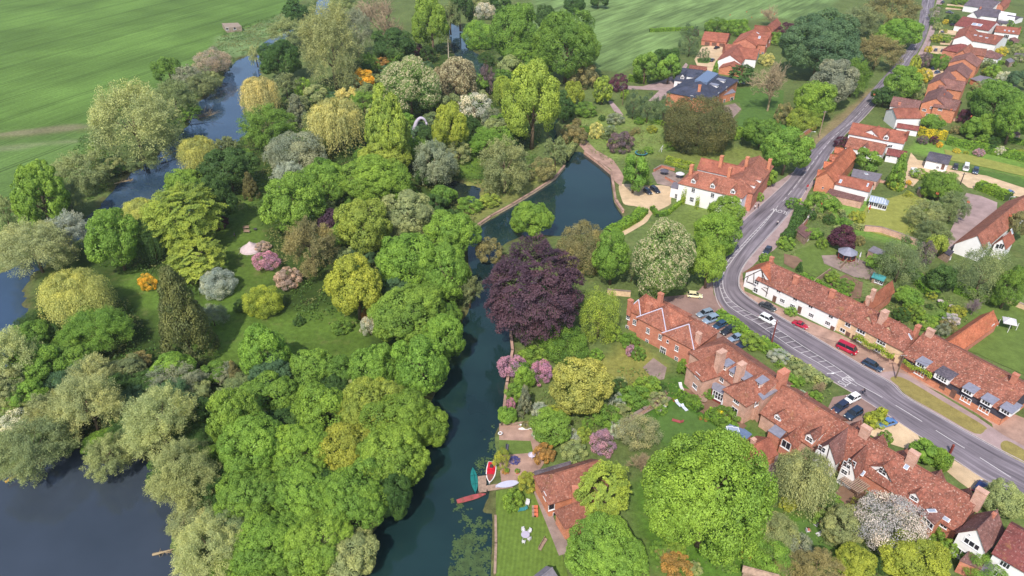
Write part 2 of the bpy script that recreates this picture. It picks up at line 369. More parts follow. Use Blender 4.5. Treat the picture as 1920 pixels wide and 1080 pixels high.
RR = [(1757,-25),(1753,0),(1748,25),(1742,50),(1733,75),(1719,100),(1702,128),(1672,160),(1645,193),(1615,226),(1587,250),(1561,284),(1545,310),(1524,338),(1493,385),(1462,422),(1436,450),(1407,483),(1391,507),(1386,527),(1391,545),(1415,565),(1460,592),(1513,623),(1563,653),(1613,683),(1647,703),(1675,720),(1699,743),(1760,779),(1827,817),(1880,846),(1930,872),(2010,918)]
L3 = smooth_line(gp(RL), 5); R3 = smooth_line(gp(RR), 5)
# make the two edges run in step
def resample(P, n):
    d = [0]
    for a, b in zip(P, P[1:]): d.append(d[-1] + (Vector(b) - Vector(a)).length)
    out = []; j = 0
    for i in range(n):
        s = d[-1] * i / (n - 1)
        while j < len(P) - 2 and d[j + 1] < s: j += 1
        f = (s - d[j]) / max(d[j + 1] - d[j], 1e-9); out.append(Vector(P[j]).lerp(Vector(P[j + 1]), f))
    return out
mb = MB(); n = len(L3); dist = 0; wid = 0
for i in range(n - 1):
    a, b, c, d = L3[i], R3[i], R3[i + 1], L3[i + 1]; st = ((c + d) / 2 - (a + b) / 2).length
    W1 = (b - a).length; K = 4
    for k in range(K):
        f0, f1 = k / K, (k + 1) / K; z = Vector((0, 0, .034))
        mb.face([a.lerp(b, f0) + z, d.lerp(c, f0) + z, d.lerp(c, f1) + z, a.lerp(b, f1) + z], 0, [(dist, f0 * 6), (dist + st, f0 * 6), (dist + st, f1 * 6), (dist, f1 * 6)])
    dist += st
tag(mb.build('road', M['road']), kind='structure')
def ribbon(mb, P, wd, z, m=0, side=0):
    P = [Vector((p[0], p[1], z)) for p in P]
    for i in range(len(P) - 1):
        def nrm(j):
            t = P[min(j + 1, len(P) - 1)] - P[max(j - 1, 0)]; return Vector((-t.y, t.x, 0)).normalized()
        a, b = nrm(i) * wd / 2, nrm(i + 1) * wd / 2; o1, o2 = nrm(i) * side, nrm(i + 1) * side
        f = [P[i] + a + o1, P[i] - a + o1, P[i + 1] - b + o2, P[i + 1] + b + o2]
        mb.face(f, m)
def cut(P, s0, s1):
    d = [0]
    for a, b in zip(P, P[1:]): d.append(d[-1] + (b - a).length)
    at = lambda s: next((P[i].lerp(P[i + 1], (s - d[i]) / max(d[i + 1] - d[i], 1e-9)) for i in range(len(P) - 1) if d[i + 1] >= s), P[-1])
    return [at(s0)] + [P[i] for i in range(len(P)) if s0 < d[i] < s1] + [at(s1)], d[-1]
mk = MB()
mid_far = smooth_line(gp([(1745,-25),(1741,0),(1737,25),(1731,50),(1723,75),(1707,100),(1686,129),(1658,160),(1629,193),(1597,228),(1567,253),(1540,284),(1521,310),(1500,338),(1470,375),(1459,386)]), 4)
mid_near = smooth_line(gp([(1606,719),(1657,747),(1715,782),(1775,820),(1840,860),(1906,902),(1980,946)]), 4)
_, L = cut(mid_far, 0, 1); s = 0
while s < L - 4: ribbon(mk, cut(mid_far, s, s + 4)[0], .16, .047); s += 6
_, L = cut(mid_near, 0, 1); s = 0
while s < L - 5: ribbon(mk, cut(mid_near, s, s + 6.0)[0], .17, .047); s += 9
HL = smooth_line(gp([(1455,391),(1427,422),(1400,450),(1370,483),(1352,510),(1348,527),(1352,547),(1363,570),(1390,590),(1420,607),(1453,630),(1493,657),(1533,680),(1570,703),(1606,724)]), 5)
HR = smooth_line(gp([(1459,386),(1437,415),(1407,448),(1377,483),(1358,510),(1355,527),(1358,545),(1370,563),(1393,580),(1427,598),(1467,623),(1507,650),(1547,675),(1580,697),(1606,719)]), 5)
ribbon(mk, HL, .14, .047); ribbon(mk, HR, .14, .047)
_, LL = cut(HL, 0, 1); _, LR = cut(HR, 0, 1); NR = 46
for i in range(2, NR):
    p = cut(HL, LL * max(i - .55, 0) / NR, LL)[0][0]; q = cut(HR, LR * i / NR, LR)[0][0]; ribbon(mk, [p, q], .13, .0475)
def rings(name):
    pass
edge = [r.lerp(l, .035) for l, r in zip(L3, R3)][70:]; ribbon(mk, edge, .09, .047)
tag(mk.build('road_markings', M['paint']), kind='structure')
def word(txt, px, up_px, size, stretch):
    cu = bpy.data.curves.new('road_lettering', 'FONT'); cu.body = txt; cu.size = size; cu.align_x = 'CENTER'; cu.align_y = 'CENTER'
    tmp = bpy.data.objects.new('tmp', cu); COL.objects.link(tmp)
    dg = bpy.context.evaluated_depsgraph_get(); me = bpy.data.meshes.new_from_object(tmp.evaluated_get(dg)); bpy.data.objects.remove(tmp)
    me.materials.clear(); me.materials.append(M['paint']); o = link('road_lettering', me)
    c = G(*px); d = G(*up_px) - c; o.location = (c.x, c.y, .052); o.rotation_euler = (0, 0, math.atan2(d.y, d.x) - R(90)); o.scale = (1, stretch, 1)
    return tag(o, kind='structure')
word('SLOW', (1462, 396), (1440, 421), 1.9, 1.7)
word('SLOW', (1588, 715), (1562, 700), 1.5, 2.0)
M['kerb'] = plain('kerb_stone', (172, 158, 156), .9, .2, var=.2, scale=3)
kb = MB()
def kerb(P, wd=.22, ht=.12):
    for p, q in zip(P, P[1:]):
        d = (q - p).normalized(); n = Vector((-d.y, d.x, 0)) * wd / 2
        kb.prism([tuple(v)[:2] for v in (p - n, q - n, q + n, p + n)], 0, ht)
kerb(L3[60:]); kerb(R3[40:]); tag(kb.build('kerb', M['kerb']), kind='structure')
pt = MB()
for i, f0, L_, w_ in ((66,.15,4,1.6),(84,.6,6,1.4),(95,.2,5,1.2),(112,.55,9,1.3),(126,.1,7,1.5),(139,.62,8,1.2),(150,.3,5,1.0),(158,.7,6,1.3)):
    if i + 3 < len(L3):
        a = R3[i].lerp(L3[i], f0); d = (R3[i + 1] - R3[i]).normalized(); n_ = Vector((-d.y, d.x, 0)); z = Vector((0, 0, .041))
        pt.face([a + z, a + d * L_ + z, a + d * L_ + n_ * w_ * -1 + z, a - n_ * w_ + z])
tag(pt.build('road_patches', mat_asphalt('patched_asphalt', (112, 104, 110), .12)), kind='structure')
# paved aprons, pavements, paths, lawns
sheet('pavement', [(1488,322),(1476,339),(1432,380),(1397,411),(1373,440),(1361,450),(1350,448),(1372,420),(1393,402),(1420,372),(1440,350),(1460,340)], M['pave'])
sheet('footway', [(1757,0),(1768,0),(1752,60),(1738,100),(1716,128),(1700,150),(1690,150),(1704,128),(1722,100),(1735,75),(1744,50),(1750,25)], M['pave'])
sheet('footway', [(1524,338),(1493,385),(1462,422),(1436,450),(1407,483),(1391,507),(1392,512),(1410,500),(1425,484),(1450,470),(1480,440),(1500,400),(1516,360),(1530,340)], M['pave'])
sheet('cobbled_apron', [(1391,505),(1386,527),(1391,545),(1415,565),(1460,592),(1513,623),(1563,653),(1613,683),(1647,703),(1675,720),(1700,705),(1720,716),(1760,735),(1830,775),(1860,795),(1868,830),(1885,850),(1935,875),(1935,790),(1860,760),(1700,690),(1640,660),(1575,627),(1500,595),(1440,565),(1396,546)], M['cobble'])
sheet('roadside_edge', [(1640,699),(1677,720),(1700,742),(1760,778),(1827,816),(1880,845),(1935,873),(1935,845),(1880,815),(1830,780),(1760,738),(1700,702),(1675,696)], M['pave'])
sheet('verge', [(1669,711),(1684,724),(1700,741),(1760,775),(1828,813),(1847,806),(1843,797),(1772,755),(1704,714),(1680,706)], M['verge'], smooth=3)
sheet('verge', [(1876,838),(1888,852),(1935,874),(1935,855),(1895,829),(1880,828)], M['verge'], smooth=3)
sheet('parking_yard', [(1355,575),(1338,552),(1336,530),(1338,515),(1310,545),(1285,553),(1215,560),(1190,590),(1260,620),(1340,650),(1380,660),(1410,640),(1375,606)], M['tarmac'])
sheet('parking_yard', [(1562,745),(1600,738),(1640,763),(1666,780),(1640,800),(1590,800),(1550,770)], M['tarmac'])
sheet('gravel_drive', [(1640,800),(1668,782),(1720,815),(1728,830),(1700,842),(1660,830),(1630,815)], M['gravel'])
sheet('gravel_drive', [(1780,858),(1847,900),(1870,915),(1850,940),(1800,905),(1770,880)], M['gravel'])
sheet('gravel_drive', [(1708,286),(1700,310),(1690,340),(1712,350),(1735,325),(1770,330),(1800,340),(1815,352),(1960,378),(1960,352),(1860,330),(1790,312),(1720,300)], M['gravel'])
sheet('gravel_drive', [(1812,362),(1840,368),(1870,380),(1868,400),(1835,425),(1780,470),(1768,462),(1788,420),(1800,380)], M['pave'])
sheet('gravel_drive', [(1160,350),(1172,345),(1200,348),(1255,350),(1258,375),(1255,385),(1225,400),(1214,415),(1200,425),(1160,447),(1143,450),(1140,440),(1165,430),(1190,410),(1205,398),(1196,388),(1172,384),(1165,372)], M['gravel'], smooth=3)
sheet('riverside_path', [(1088,255),(1098,262),(1118,282),(1150,300),(1170,330),(1165,350),(1152,340),(1146,318),(1118,298),(1096,283),(1084,270)], M['cobble'])
sheet('brick_terrace', [(1222,325),(1240,315),(1262,322),(1285,335),(1278,352),(1255,350),(1232,345)], M['patio'])
sheet('driveway', [(1130,160),(1205,162),(1240,152),(1268,140),(1286,118),(1290,122),(1276,145),(1285,170),(1235,190),(1215,190),(1236,170),(1200,168),(1128,168)], M['pave'])
sheet('driveway', [(1140,190),(1152,210),(1170,218),(1162,206),(1148,190)], M['pave'])
sheet('gravel_drive', [(1316,88),(1366,82),(1372,95),(1350,118),(1336,135),(1310,130),(1302,112)], M['gravel'])
sheet('front_lawn', [(1307,110),(1330,108),(1342,113),(1326,119),(1308,118)], M['lawn2'])
sheet('garden_terrace', [(1352,200),(1378,194),(1390,205),(1372,224),(1362,212)], M['patio'])
sheet('front_lawn', [(1372,170),(1400,164),(1470,170),(1465,240),(1420,260),(1376,235),(1392,206),(1386,192),(1372,192)], M['lawn2'])
sheet('back_lawn', [(1632,376),(1668,372),(1700,362),(1748,380),(1752,400),(1735,430),(1720,455),(1690,452),(1620,432),(1610,410)], M['drylawn'])
sheet('back_lawn', [(1490,470),(1540,455),(1580,470),(1560,505),(1530,520),(1500,505)], M['lawn'])
sheet('garden_bed', [(1555,530),(1585,515),(1618,530),(1614,560),(1590,560),(1560,548)], M['earth'])
sheet('garden_bed', [(1470,476),(1495,482),(1505,490),(1488,505),(1470,495)], M['earth'])
sheet('back_lawn', [(1760,610),(1830,560),(1960,590),(1960,720),(1890,690),(1810,655)], M['lawn'])
sheet('side_lawn', [(1795,310),(1960,345),(1960,366),(1850,330),(1780,318)], M['lawn2'])
sheet('side_lawn', [(1770,280),(1960,325),(1960,340),(1850,315),(1775,300)], M['drylawn'])
sheet('riverside_lawn', [(930,922),(950,918),(975,915),(1003,930),(1030,985),(1055,1045),(1070,1100),(1060,1200),(928,1200),(930,1010)], M['stripe'])
sheet('boardwalk', [(1000,922),(1016,920),(1046,990),(1076,1035),(1048,1043)], M['patio'])
sheet('garden_path', [(1240,740),(1262,748),(1235,762),(1200,782),(1140,815),(1105,832),(1106,822),(1160,794),(1208,765)], M['patio'])
sheet('garden_terrace', [(1205,690),(1225,672),(1250,690),(1245,712),(1228,715)], M['patio'])
sheet('garden_terrace', [(1280,728),(1310,735),(1350,745),(1378,775),(1400,800),(1385,812),(1340,790),(1300,765),(1272,745)], M['earth'])
sheet('garden_lawn', [(1240,778),(1262,760),(1300,775),(1340,800),(1380,830),(1330,850),(1240,830),(1225,800)], M['lawn2'])
sheet('riverside_garden', [(936,800),(975,795),(1010,800),(1020,870),(1000,900),(940,905),(936,870)], M['cobble'])
sheet('riverside_garden', [(936,826),(995,828),(1000,850),(936,855)], M['lawn'])
sheet('garden_lawn', [(1470,985),(1530,970),(1600,1010),(1640,1060),(1560,1080),(1500,1060)], M['lawn2'])
sheet('garden_terrace', [(1560,930),(1590,900),(1625,925),(1600,960)], M['earth'])
sheet('brick_patio', [(1420,850),(1460,852),(1450,905),(1425,900)], M['patio'])
sheet('garden_terrace', [(1540,480),(1590,478),(1640,500),(1650,530),(1600,520),(1545,495)], M['patio'])
for px in ([(1225,75),(1320,70),(1300,110),(1262,150),(1230,130)],): pass
for c, w_, h_ in (((1717,44),34,9),((1752,53),26,9),((1722,66),28,8),((1756,93),28,10)): 
    pass
sheet('front_drive', [(1776,8),(1815,10),(1812,20),(1772,18)], M['gravel']); sheet('front_drive', [(1762,56),(1794,58),(1790,72),(1758,68)], M['gravel'])
sheet('front_drive', [(1748,86),(1778,88),(1772,104),(1744,100)], M['gravel']); sheet('front_drive', [(1765,75),(1790,76),(1786,86),(1762,84)], M['gravel'])
sheet('front_drive', [(1735,130),(1768,128),(1770,145),(1740,145)], M['gravel'])
# ------------------------------------------------------------------ crowns: thousands of small leaf faces
def unit(v): return v / (np.linalg.norm(v, axis=-1, keepdims=True) + 1e-9)
def rdir(rng, n): return unit(rng.normal(size=(n, 3)))
def leaves(name, P, N, T, wl, ll, tone, flow, mat):
    """diamond leaf at each P, facing N, long axis near T"""
    T = unit(T - N * (T * N).sum(-1, keepdims=True)); B = np.cross(N, T)
    wl = np.broadcast_to(np.asarray(wl, float), (len(P),))[:, None]; ll = np.broadcast_to(np.asarray(ll, float), (len(P),))[:, None]
    V = np.stack([P + T * ll / 2, P + B * wl / 2, P - T * ll / 2, P - B * wl / 2], 1).reshape(-1, 3)
    Q = np.arange(len(P) * 4).reshape(-1, 4)
    me = fast_mesh(name, V, Q, {'tone': np.repeat(tone, 4), 'flow': np.repeat(flow, 4)}); me.materials.append(mat); return me
def sphere_pts(rng, n, zmin=-.5):
    """evenly spread directions"""
    k = np.arange(n) + .5; z = 1 - (1 - zmin) * k / n; ph = k * 2.39996 + rng.random() * 6.28
    r = np.sqrt(np.clip(1 - z * z, 0, 1)); return unit(np.stack([r * np.cos(ph), r * np.sin(ph), z], -1) + rng.normal(size=(n, 3)) * .10)
def crown_clumps(name, rng, nleaf, ncl, rc, shape='dome', mat='leaf', leaf=.05, asp=1.3, tilt=.55, flow=0.0, zmin=-.55, flat=1.0, jit=.16, fuzz=.12, out=.0):
    """cauliflower crown: clumps on an uneven envelope, leaves on the outside of each clump, and twigs' leaves inside"""
    d = sphere_pts(rng, ncl, zmin)
    rad = 1 - rc * .75 + rng.normal(size=ncl) * jit * .5
    c = d * rad[:, None]
    if shape == 'cone':
        t = np.clip((1 - c[:, 2]) / 2, 0, 1); c = np.stack([d[:, 0], d[:, 1], c[:, 2]], -1); h = unit(c * [1, 1, 0] + 1e-6) * (t ** .85)[:, None] * (1 - rc * .6)
        c = np.stack([h[:, 0], h[:, 1], c[:, 2]], -1)
    if shape == 'egg': c[:, :2] *= np.clip(1.08 - .45 * np.clip(c[:, 2], -1, 1), .3, 1.1)[:, None] * .92
    inner = rdir(rng, ncl // 3) * (rng.random((ncl // 3, 1)) ** .5 * .6); 
    if shape == 'cone': inner[:, :2] *= np.clip((1 - inner[:, 2:3]) / 2, .1, 1)
    C = np.concatenate([c, inner]); rcs = rc * (.7 + .6 * rng.random(len(C)))
    D = np.concatenate([unit(c - [0, 0, -.25]), unit(inner)])
    tn = rng.random(len(C))
    w = rcs ** 2; w[ncl:] *= .5; idx = rng.choice(len(C), nleaf, p=w / w.sum())
    dd = unit(rdir(rng, nleaf) + D[idx] * .75)
    bump = 1 + .16 * np.sin(dd @ rng.normal(size=3) * 7 + tn[idx] * 20) * np.sin(dd @ rng.normal(size=3) * 6)
    rr = rcs[idx] * (1 - fuzz + 2 * fuzz * rng.random(nleaf) ** 1.5) * bump
    P = C[idx] + dd * rr[:, None] * [1, 1, flat]
    N = unit(dd + rng.normal(size=(nleaf, 3)) * tilt)
    T = rng.normal(size=(nleaf, 3)) + D[idx] * out
    s = leaf * (.7 + .6 * rng.random(nleaf))
    fl = (rng.random(nleaf) < flow * (.4 + 1.2 * tn[idx])).astype(float)
    tone = np.clip(tn[idx] * .75 + .25 * rng.random(nleaf), 0, 1)
    return leaves(name, P, N, T, s, s * asp, tone, fl, M[mat])
def crown_cauli(name, rng, nleaf, nl, nb, mat='leaf', leaf=.03, asp=1.3, flow=0.0, zmin=-.6, shape=None, rb=.11, tilt=.38, hole=.0, asym=.16):
    """lobes -> bumps -> leaves: the knobbly crown of a lime or sycamore, dark creases between the bumps"""
    d1 = sphere_pts(rng, nl, zmin); r1 = .30 + .22 * rng.random(nl); c1 = d1 * (.98 - r1 + rng.normal(size=nl) * asym * .6)[:, None]
    if shape == 'egg': c1[:, :2] *= np.clip(1.0 - .42 * c1[:, 2:3], .3, 1.1)
    t1 = rng.random(nl)
    k = rng.integers(0, nl, nb); d2 = unit(rdir(rng, nb) + d1[k] * .95); ctr = c1[k] + d2 * (r1[k] * (.86 + .12 * rng.random(nb)))[:, None]
    # drop bumps that lie deep inside another lobe
    dist = np.linalg.norm(ctr[:, None] - c1[None], axis=2) / r1[None]; dist[np.arange(nb), k] = 9; keep = dist.min(1) > .80
    ctr, d2, k = ctr[keep], d2[keep], k[keep]; nb = len(k); t2 = np.clip(t1[k] * .5 + .5 * rng.random(nb), 0, 1); rbs = rb * (.65 + .7 * rng.random(nb))
    w = rbs ** 2; i = rng.choice(nb, nleaf, p=w / w.sum()); dd = unit(rdir(rng, nleaf) + d2[i] * .8)
    P = ctr[i] + dd * (rbs[i] * (.88 + .24 * rng.random(nleaf)))[:, None]
    ctr_s = np.percentile(np.linalg.norm(P, axis=1), 88); nin = nleaf // 8; j = rng.integers(0, nl, nin); dj = unit(rdir(rng, nin) + d1[j] * .6)
    P = np.concatenate([P, c1[j] + dj * (r1[j] * .78)[:, None]]) / ctr_s; N = unit(np.concatenate([dd, dj]) + rng.normal(size=(len(P), 3)) * tilt)
    s = leaf * (.7 + .6 * rng.random(len(P))); s[nleaf:] *= 1.9
    tone = np.concatenate([t2[i] * .8 + .2 * rng.random(nleaf), t1[j] * .5]); fl = np.zeros(len(P)); fl[:nleaf] = (vnoise(P[:nleaf, 0] + 10 + P[:nleaf, 2] * .7, P[:nleaf, 1] + 10 - P[:nleaf, 2] * .5, .030, 51) > 1 - flow * 1.25) & (dd[:, 2] > -.3) if flow else 0
    return leaves(name, P, N, rng.normal(size=(len(P), 3)), s, s * asp, tone, fl, M[mat])
def crown_plume(name, rng, nleaf, ncl, mat='leaf', leaf=.05, flow=0):
    """willow: several billowing heads of feathery upswept plumes"""
    nl = 11; d1 = sphere_pts(rng, nl, -.45); r1 = .42 + .16 * rng.random(nl); c1 = d1 * (1 - r1)[:, None] * .95; t1 = rng.random(nl)
    k = rng.integers(0, nl, ncl * 3); ncl = len(k); d = unit(rdir(rng, ncl) + d1[k] * .8 + [0, 0, .15]); tn = np.clip(.6 * t1[k] + .4 * rng.random(ncl), 0, 1)
    L = r1[k] * (.82 + .28 * rng.random(ncl)); idx = rng.integers(0, ncl, nleaf); s = rng.random(nleaf) ** .5
    base = c1[k][idx] + d[idx] * (L[idx] * s)[:, None]
    spread = (.012 + .05 * np.sin(s * 2.7))[:, None]
    P = base + np.clip(rng.normal(size=(nleaf, 3)), -1.7, 1.7) * spread
    P[:, 2] -= .08 * s ** 2 * (1 - d[idx][:, 2])
    T = unit(d[idx] + rng.normal(size=(nleaf, 3)) * .4); N = unit(rdir(rng, nleaf) + d[idx] * .6 + [0, 0, .3])
    w = leaf * (.5 + .5 * rng.random(nleaf)); fl = (rng.random(nleaf) < flow).astype(float)
    return leaves(name, P, N, T, w, w * 2.4, np.clip(tn[idx] * .7 + .3 * rng.random(nleaf), 0, 1), fl, M[mat])
def crown_weep(name, rng, nstr, per, mat='leaf', leaf=.035):
    """weeping willow: hanging curtains of thin strands"""
    ncl = 26; hd = sphere_pts(rng, ncl, -.1); hd[:, :2] *= .62; hd[:, 2] = hd[:, 2] * .45 + .42; tn = rng.random(ncl)
    k = rng.integers(0, ncl, nstr); az = rng.random(nstr) * 6.283
    o = np.stack([np.cos(az), np.sin(az), np.zeros(nstr)], -1); o = unit(o + unit(hd[k] * [1, 1, 0] + 1e-6) * .8)
    L = .55 + .75 * rng.random(nstr); ro = .12 + .30 * rng.random(nstr)
    s = np.tile(np.linspace(0, 1, per), nstr) + rng.random(nstr * per) * .5 / per; i = np.repeat(np.arange(nstr), per)
    P = hd[k][i] + o[i] * (ro[i] * (1 - np.exp(-3.2 * s)))[:, None]; P[:, 2] += .10 * np.sin(np.clip(s * 5, 0, 3.14)) - L[i] * s ** 1.6
    P += rng.normal(size=P.shape) * .018; P[:, 2] = np.maximum(P[:, 2], -.95)
    T = unit(np.stack([o[i][:, 0] * .6 * (1 - s), o[i][:, 1] * .6 * (1 - s), -s - .25], -1)); N = unit(o[i] + rng.normal(size=P.shape) * .5 + [0, 0, .35])
    w = leaf * (.6 + .6 * rng.random(len(P)))
    return leaves(name, P, N, T, w, w * 3.6, np.clip(tn[k][i] * .6 + .4 * rng.random(len(P)), 0, 1), np.zeros(len(P)), M[mat])
def crown_layer(name, rng, nleaf, nsp, mat='leaf', leaf=.04, flow=0):
    """beech / acacia: overlapping sprays that reach outwards and droop at the tips"""
    d = sphere_pts(rng, nsp, -.62); tn = rng.random(nsp); L = .30 + .18 * rng.random(nsp)
    r0 = .60 + .14 * rng.random(nsp)
    k = rng.integers(0, nsp, nleaf); s = rng.random(nleaf) ** .8
    hz = unit(d * [1, 1, 0] + rng.normal(size=d.shape) * [.25, .25, 0]); dr = unit(d * .75 + hz * .55)
    side = np.cross(dr, unit(rng.normal(size=d.shape) * .5 + [0, 0, 1])); side = unit(side)
    a = (rng.random(nleaf) - .5) * 2 * .22 * np.sin(np.clip(s * 3.0, 0, 3.14))
    P = d[k] * r0[k][:, None] + dr[k] * (L[k] * s)[:, None] + side[k] * a[:, None]
    P[:, 2] -= .13 * s ** 2.2 + .25 * a ** 2 * 4; P += rng.normal(size=P.shape) * .016
    nm = unit(d[k] * .6 + [0, 0, .8] + rng.normal(size=P.shape) * .45); T = unit(dr[k] + rng.normal(size=P.shape) * .5)
    w = leaf * (.7 + .6 * rng.random(nleaf))
    return leaves(name, P, nm, T, w, w * 1.7, np.clip(tn[k] * .7 + .3 * rng.random(nleaf), 0, 1), (rng.random(nleaf) < flow).astype(float), M[mat])
def branch_mesh(name, rng, depth_, crown=False):
    """limbs of a bare tree, unit radius, from z = -1 up"""
    mb = MB()
    def grow_(p, d, L, r, lev):
        q = p; pts = [p]; rad = [r]
        for i in range(3):
            d = (d + Vector(rng.normal(size=3)) * .16 + Vector((0, 0, .05))).normalized(); q = q + d * L / 3; pts.append(q); rad.append(r * (1 - .2 * (i + 1) / 1.6))
        mb.tube(pts, [max(v, .0052) for v in rad], 4 if lev < 2 else 3, cap=False)
        if lev >= depth_: return
        for i in range(5 if lev < 2 else 3 if lev > 3 else 4):
            dd = (d * .9 + Vector(rng.normal(size=3)) * .52).normalized(); 
            if dd.z < -.2: dd.z *= -.3
            st = pts[1 + int(rng.integers(0, 3))] if i else pts[-1]
            grow_(st, dd, L * (.62 + .22 * rng.random()), r * .56, lev + 1)
    grow_(Vector((0, 0, -1)), Vector((0, 0, 1)), .62, .05, 0)
    V = np.array(mb.v); s = np.percentile(np.hypot(V[:, 0], V[:, 1]), 99); zt = V[:, 2].max()
    mb.v = [(x / s, y / s, (z + 1) / (zt + 1) * 2 - 1) for x, y, z in mb.v]
    return mb.mesh(name, M['twig'])
rng = np.random.default_rng(11)
SPEC = {  # kind: (big, mid, small) builders
 'L': lambda n, k, q: crown_cauli('crown', rng, n, 20 if k > 60 else 13 if k > 30 else 8, int(k * 7), leaf=q, rb=.105 if k > 60 else .125 if k > 30 else .18),
 'F': lambda n, k, q: crown_cauli('crown', rng, n, 12, int(k * 6), leaf=q, rb=.13, tilt=.55, flow=.40, asp=1.1),
 'H': lambda n, k, q: crown_clumps('crown', rng, n, k, .25, mat='blossom', leaf=q, tilt=.8, flow=.13, asp=1.0, fuzz=.2),
 'B': lambda n, k, q: crown_clumps('crown', rng, n, int(k * 1.2), .22, leaf=q, tilt=.6, zmin=-.8, jit=.08, asp=1.3),
 'C': lambda n, k, q: crown_clumps('crown', rng, n, int(k * 1.8), .19, shape='cone', leaf=q, tilt=.55, zmin=-1, asp=1.8, jit=.1, out=2.5),
 'O': lambda n, k, q: crown_cauli('crown', rng, n, 16, int(k * 7), leaf=q, shape='egg', rb=.10, zmin=-.95, asp=1.6),
 'A': lambda n, k, q: crown_clumps('crown', rng, int(n * .62), k, .24, leaf=q * .95, tilt=.9, fuzz=.35, zmin=-.85, jit=.3, asp=1.4),
 'W': lambda n, k, q: crown_plume('crown', rng, n, int(k * 1.15), leaf=q * .82),
 'P': lambda n, k, q: crown_weep('crown', rng, max(200, n // 14), 14, leaf=q * .62),
 'K': lambda n, k, q: crown_layer('crown', rng, n, int(k * 2.2), leaf=q),
}
LOD = {0: (52000, 84, .0225), 1: (25000, 54, .031), 2: (8000, 26, .054)}
PROTO = {}
def proto(kind, lod):
    key = (kind, lod)
    if key not in PROTO:
        n, k, q = LOD[lod]
        PROTO[key] = [SPEC[kind](n, k, q) for _ in range(5 if kind in 'LW' else 2)]
    return PROTO[key][int(rng.integers(0, len(PROTO[key])))]
BARE = [branch_mesh('crown', rng, 5) for _ in range(2)]
def trunk_mesh():
    mb = MB(); mb.tube([(0, 0, 0), (.01, .02, .25), (-.02, .01, .5), (.01, 0, .72)], [.035, .026, .02, .01], 7)
    for i in range(6):
        a = i * 1.05 + .3; z = .3 + .06 * i; u = Vector((math.cos(a), math.sin(a), 0))
        mb.tube([Vector((0, 0, z)), u * .10 + Vector((0, 0, z + .10)), u * .24 + Vector((0, 0, z + .26))], [.016, .011, .004], 5)
    return mb.mesh('trunk', M['bark'], True)
TRUNK = trunk_mesh()
PAL = {  # crown colours (sRGB of the foliage itself)
 'lime': (132, 164, 56), 'lime2': (154, 172, 64), 'green': (112, 148, 54), 'mid': (126, 162, 58), 'dark': (78, 110, 50), 'blue': (92, 124, 84), 'acid': (162, 170, 56), 'yell': (184, 182, 84),
 'olive': (156, 166, 106), 'olive2': (132, 146, 94), 'pale': (174, 182, 120), 'gray': (146, 154, 126), 'silver': (176, 184, 166), 'gold': (200, 190, 116), 'ywil': (186, 188, 96), 'con': (116, 122, 70), 'gcon': (128, 132, 106),
 'copper': (86, 62, 78), 'purple': (104, 58, 76), 'purgrey': (124, 106, 110), 'orange': (232, 184, 42), 'brown': (146, 138, 88), 'yew': (112, 108, 64), 'pink': (206, 146, 176), 'pinkc': (190, 166, 150), 'white': (214, 208, 188), 'lilac': (206, 196, 198),
 'cream': (212, 204, 124), 'chest': (112, 142, 70), 'chestp': (140, 128, 96), 'bare': (150, 132, 104), 'bare2': (156, 144, 112), 'bronze': (178, 136, 70), 'birch': (132, 148, 98), 'dbirch': (100, 124, 84), 'rose': (196, 150, 170), 'twigg': (166, 162, 116), 'yhedge': (206, 190, 56), 'blueflower': (96, 96, 166),
}
NAME = {'L': 'broadleaf_tree', 'F': 'chestnut_tree', 'H': 'blossom_tree', 'B': 'shrub', 'C': 'conifer_tree', 'O': 'poplar_tree', 'A': 'birch_tree', 'W': 'willow_tree', 'P': 'weeping_willow', 'K': 'beech_tree', 'N': 'bare_tree'}
CAN_AREA = []
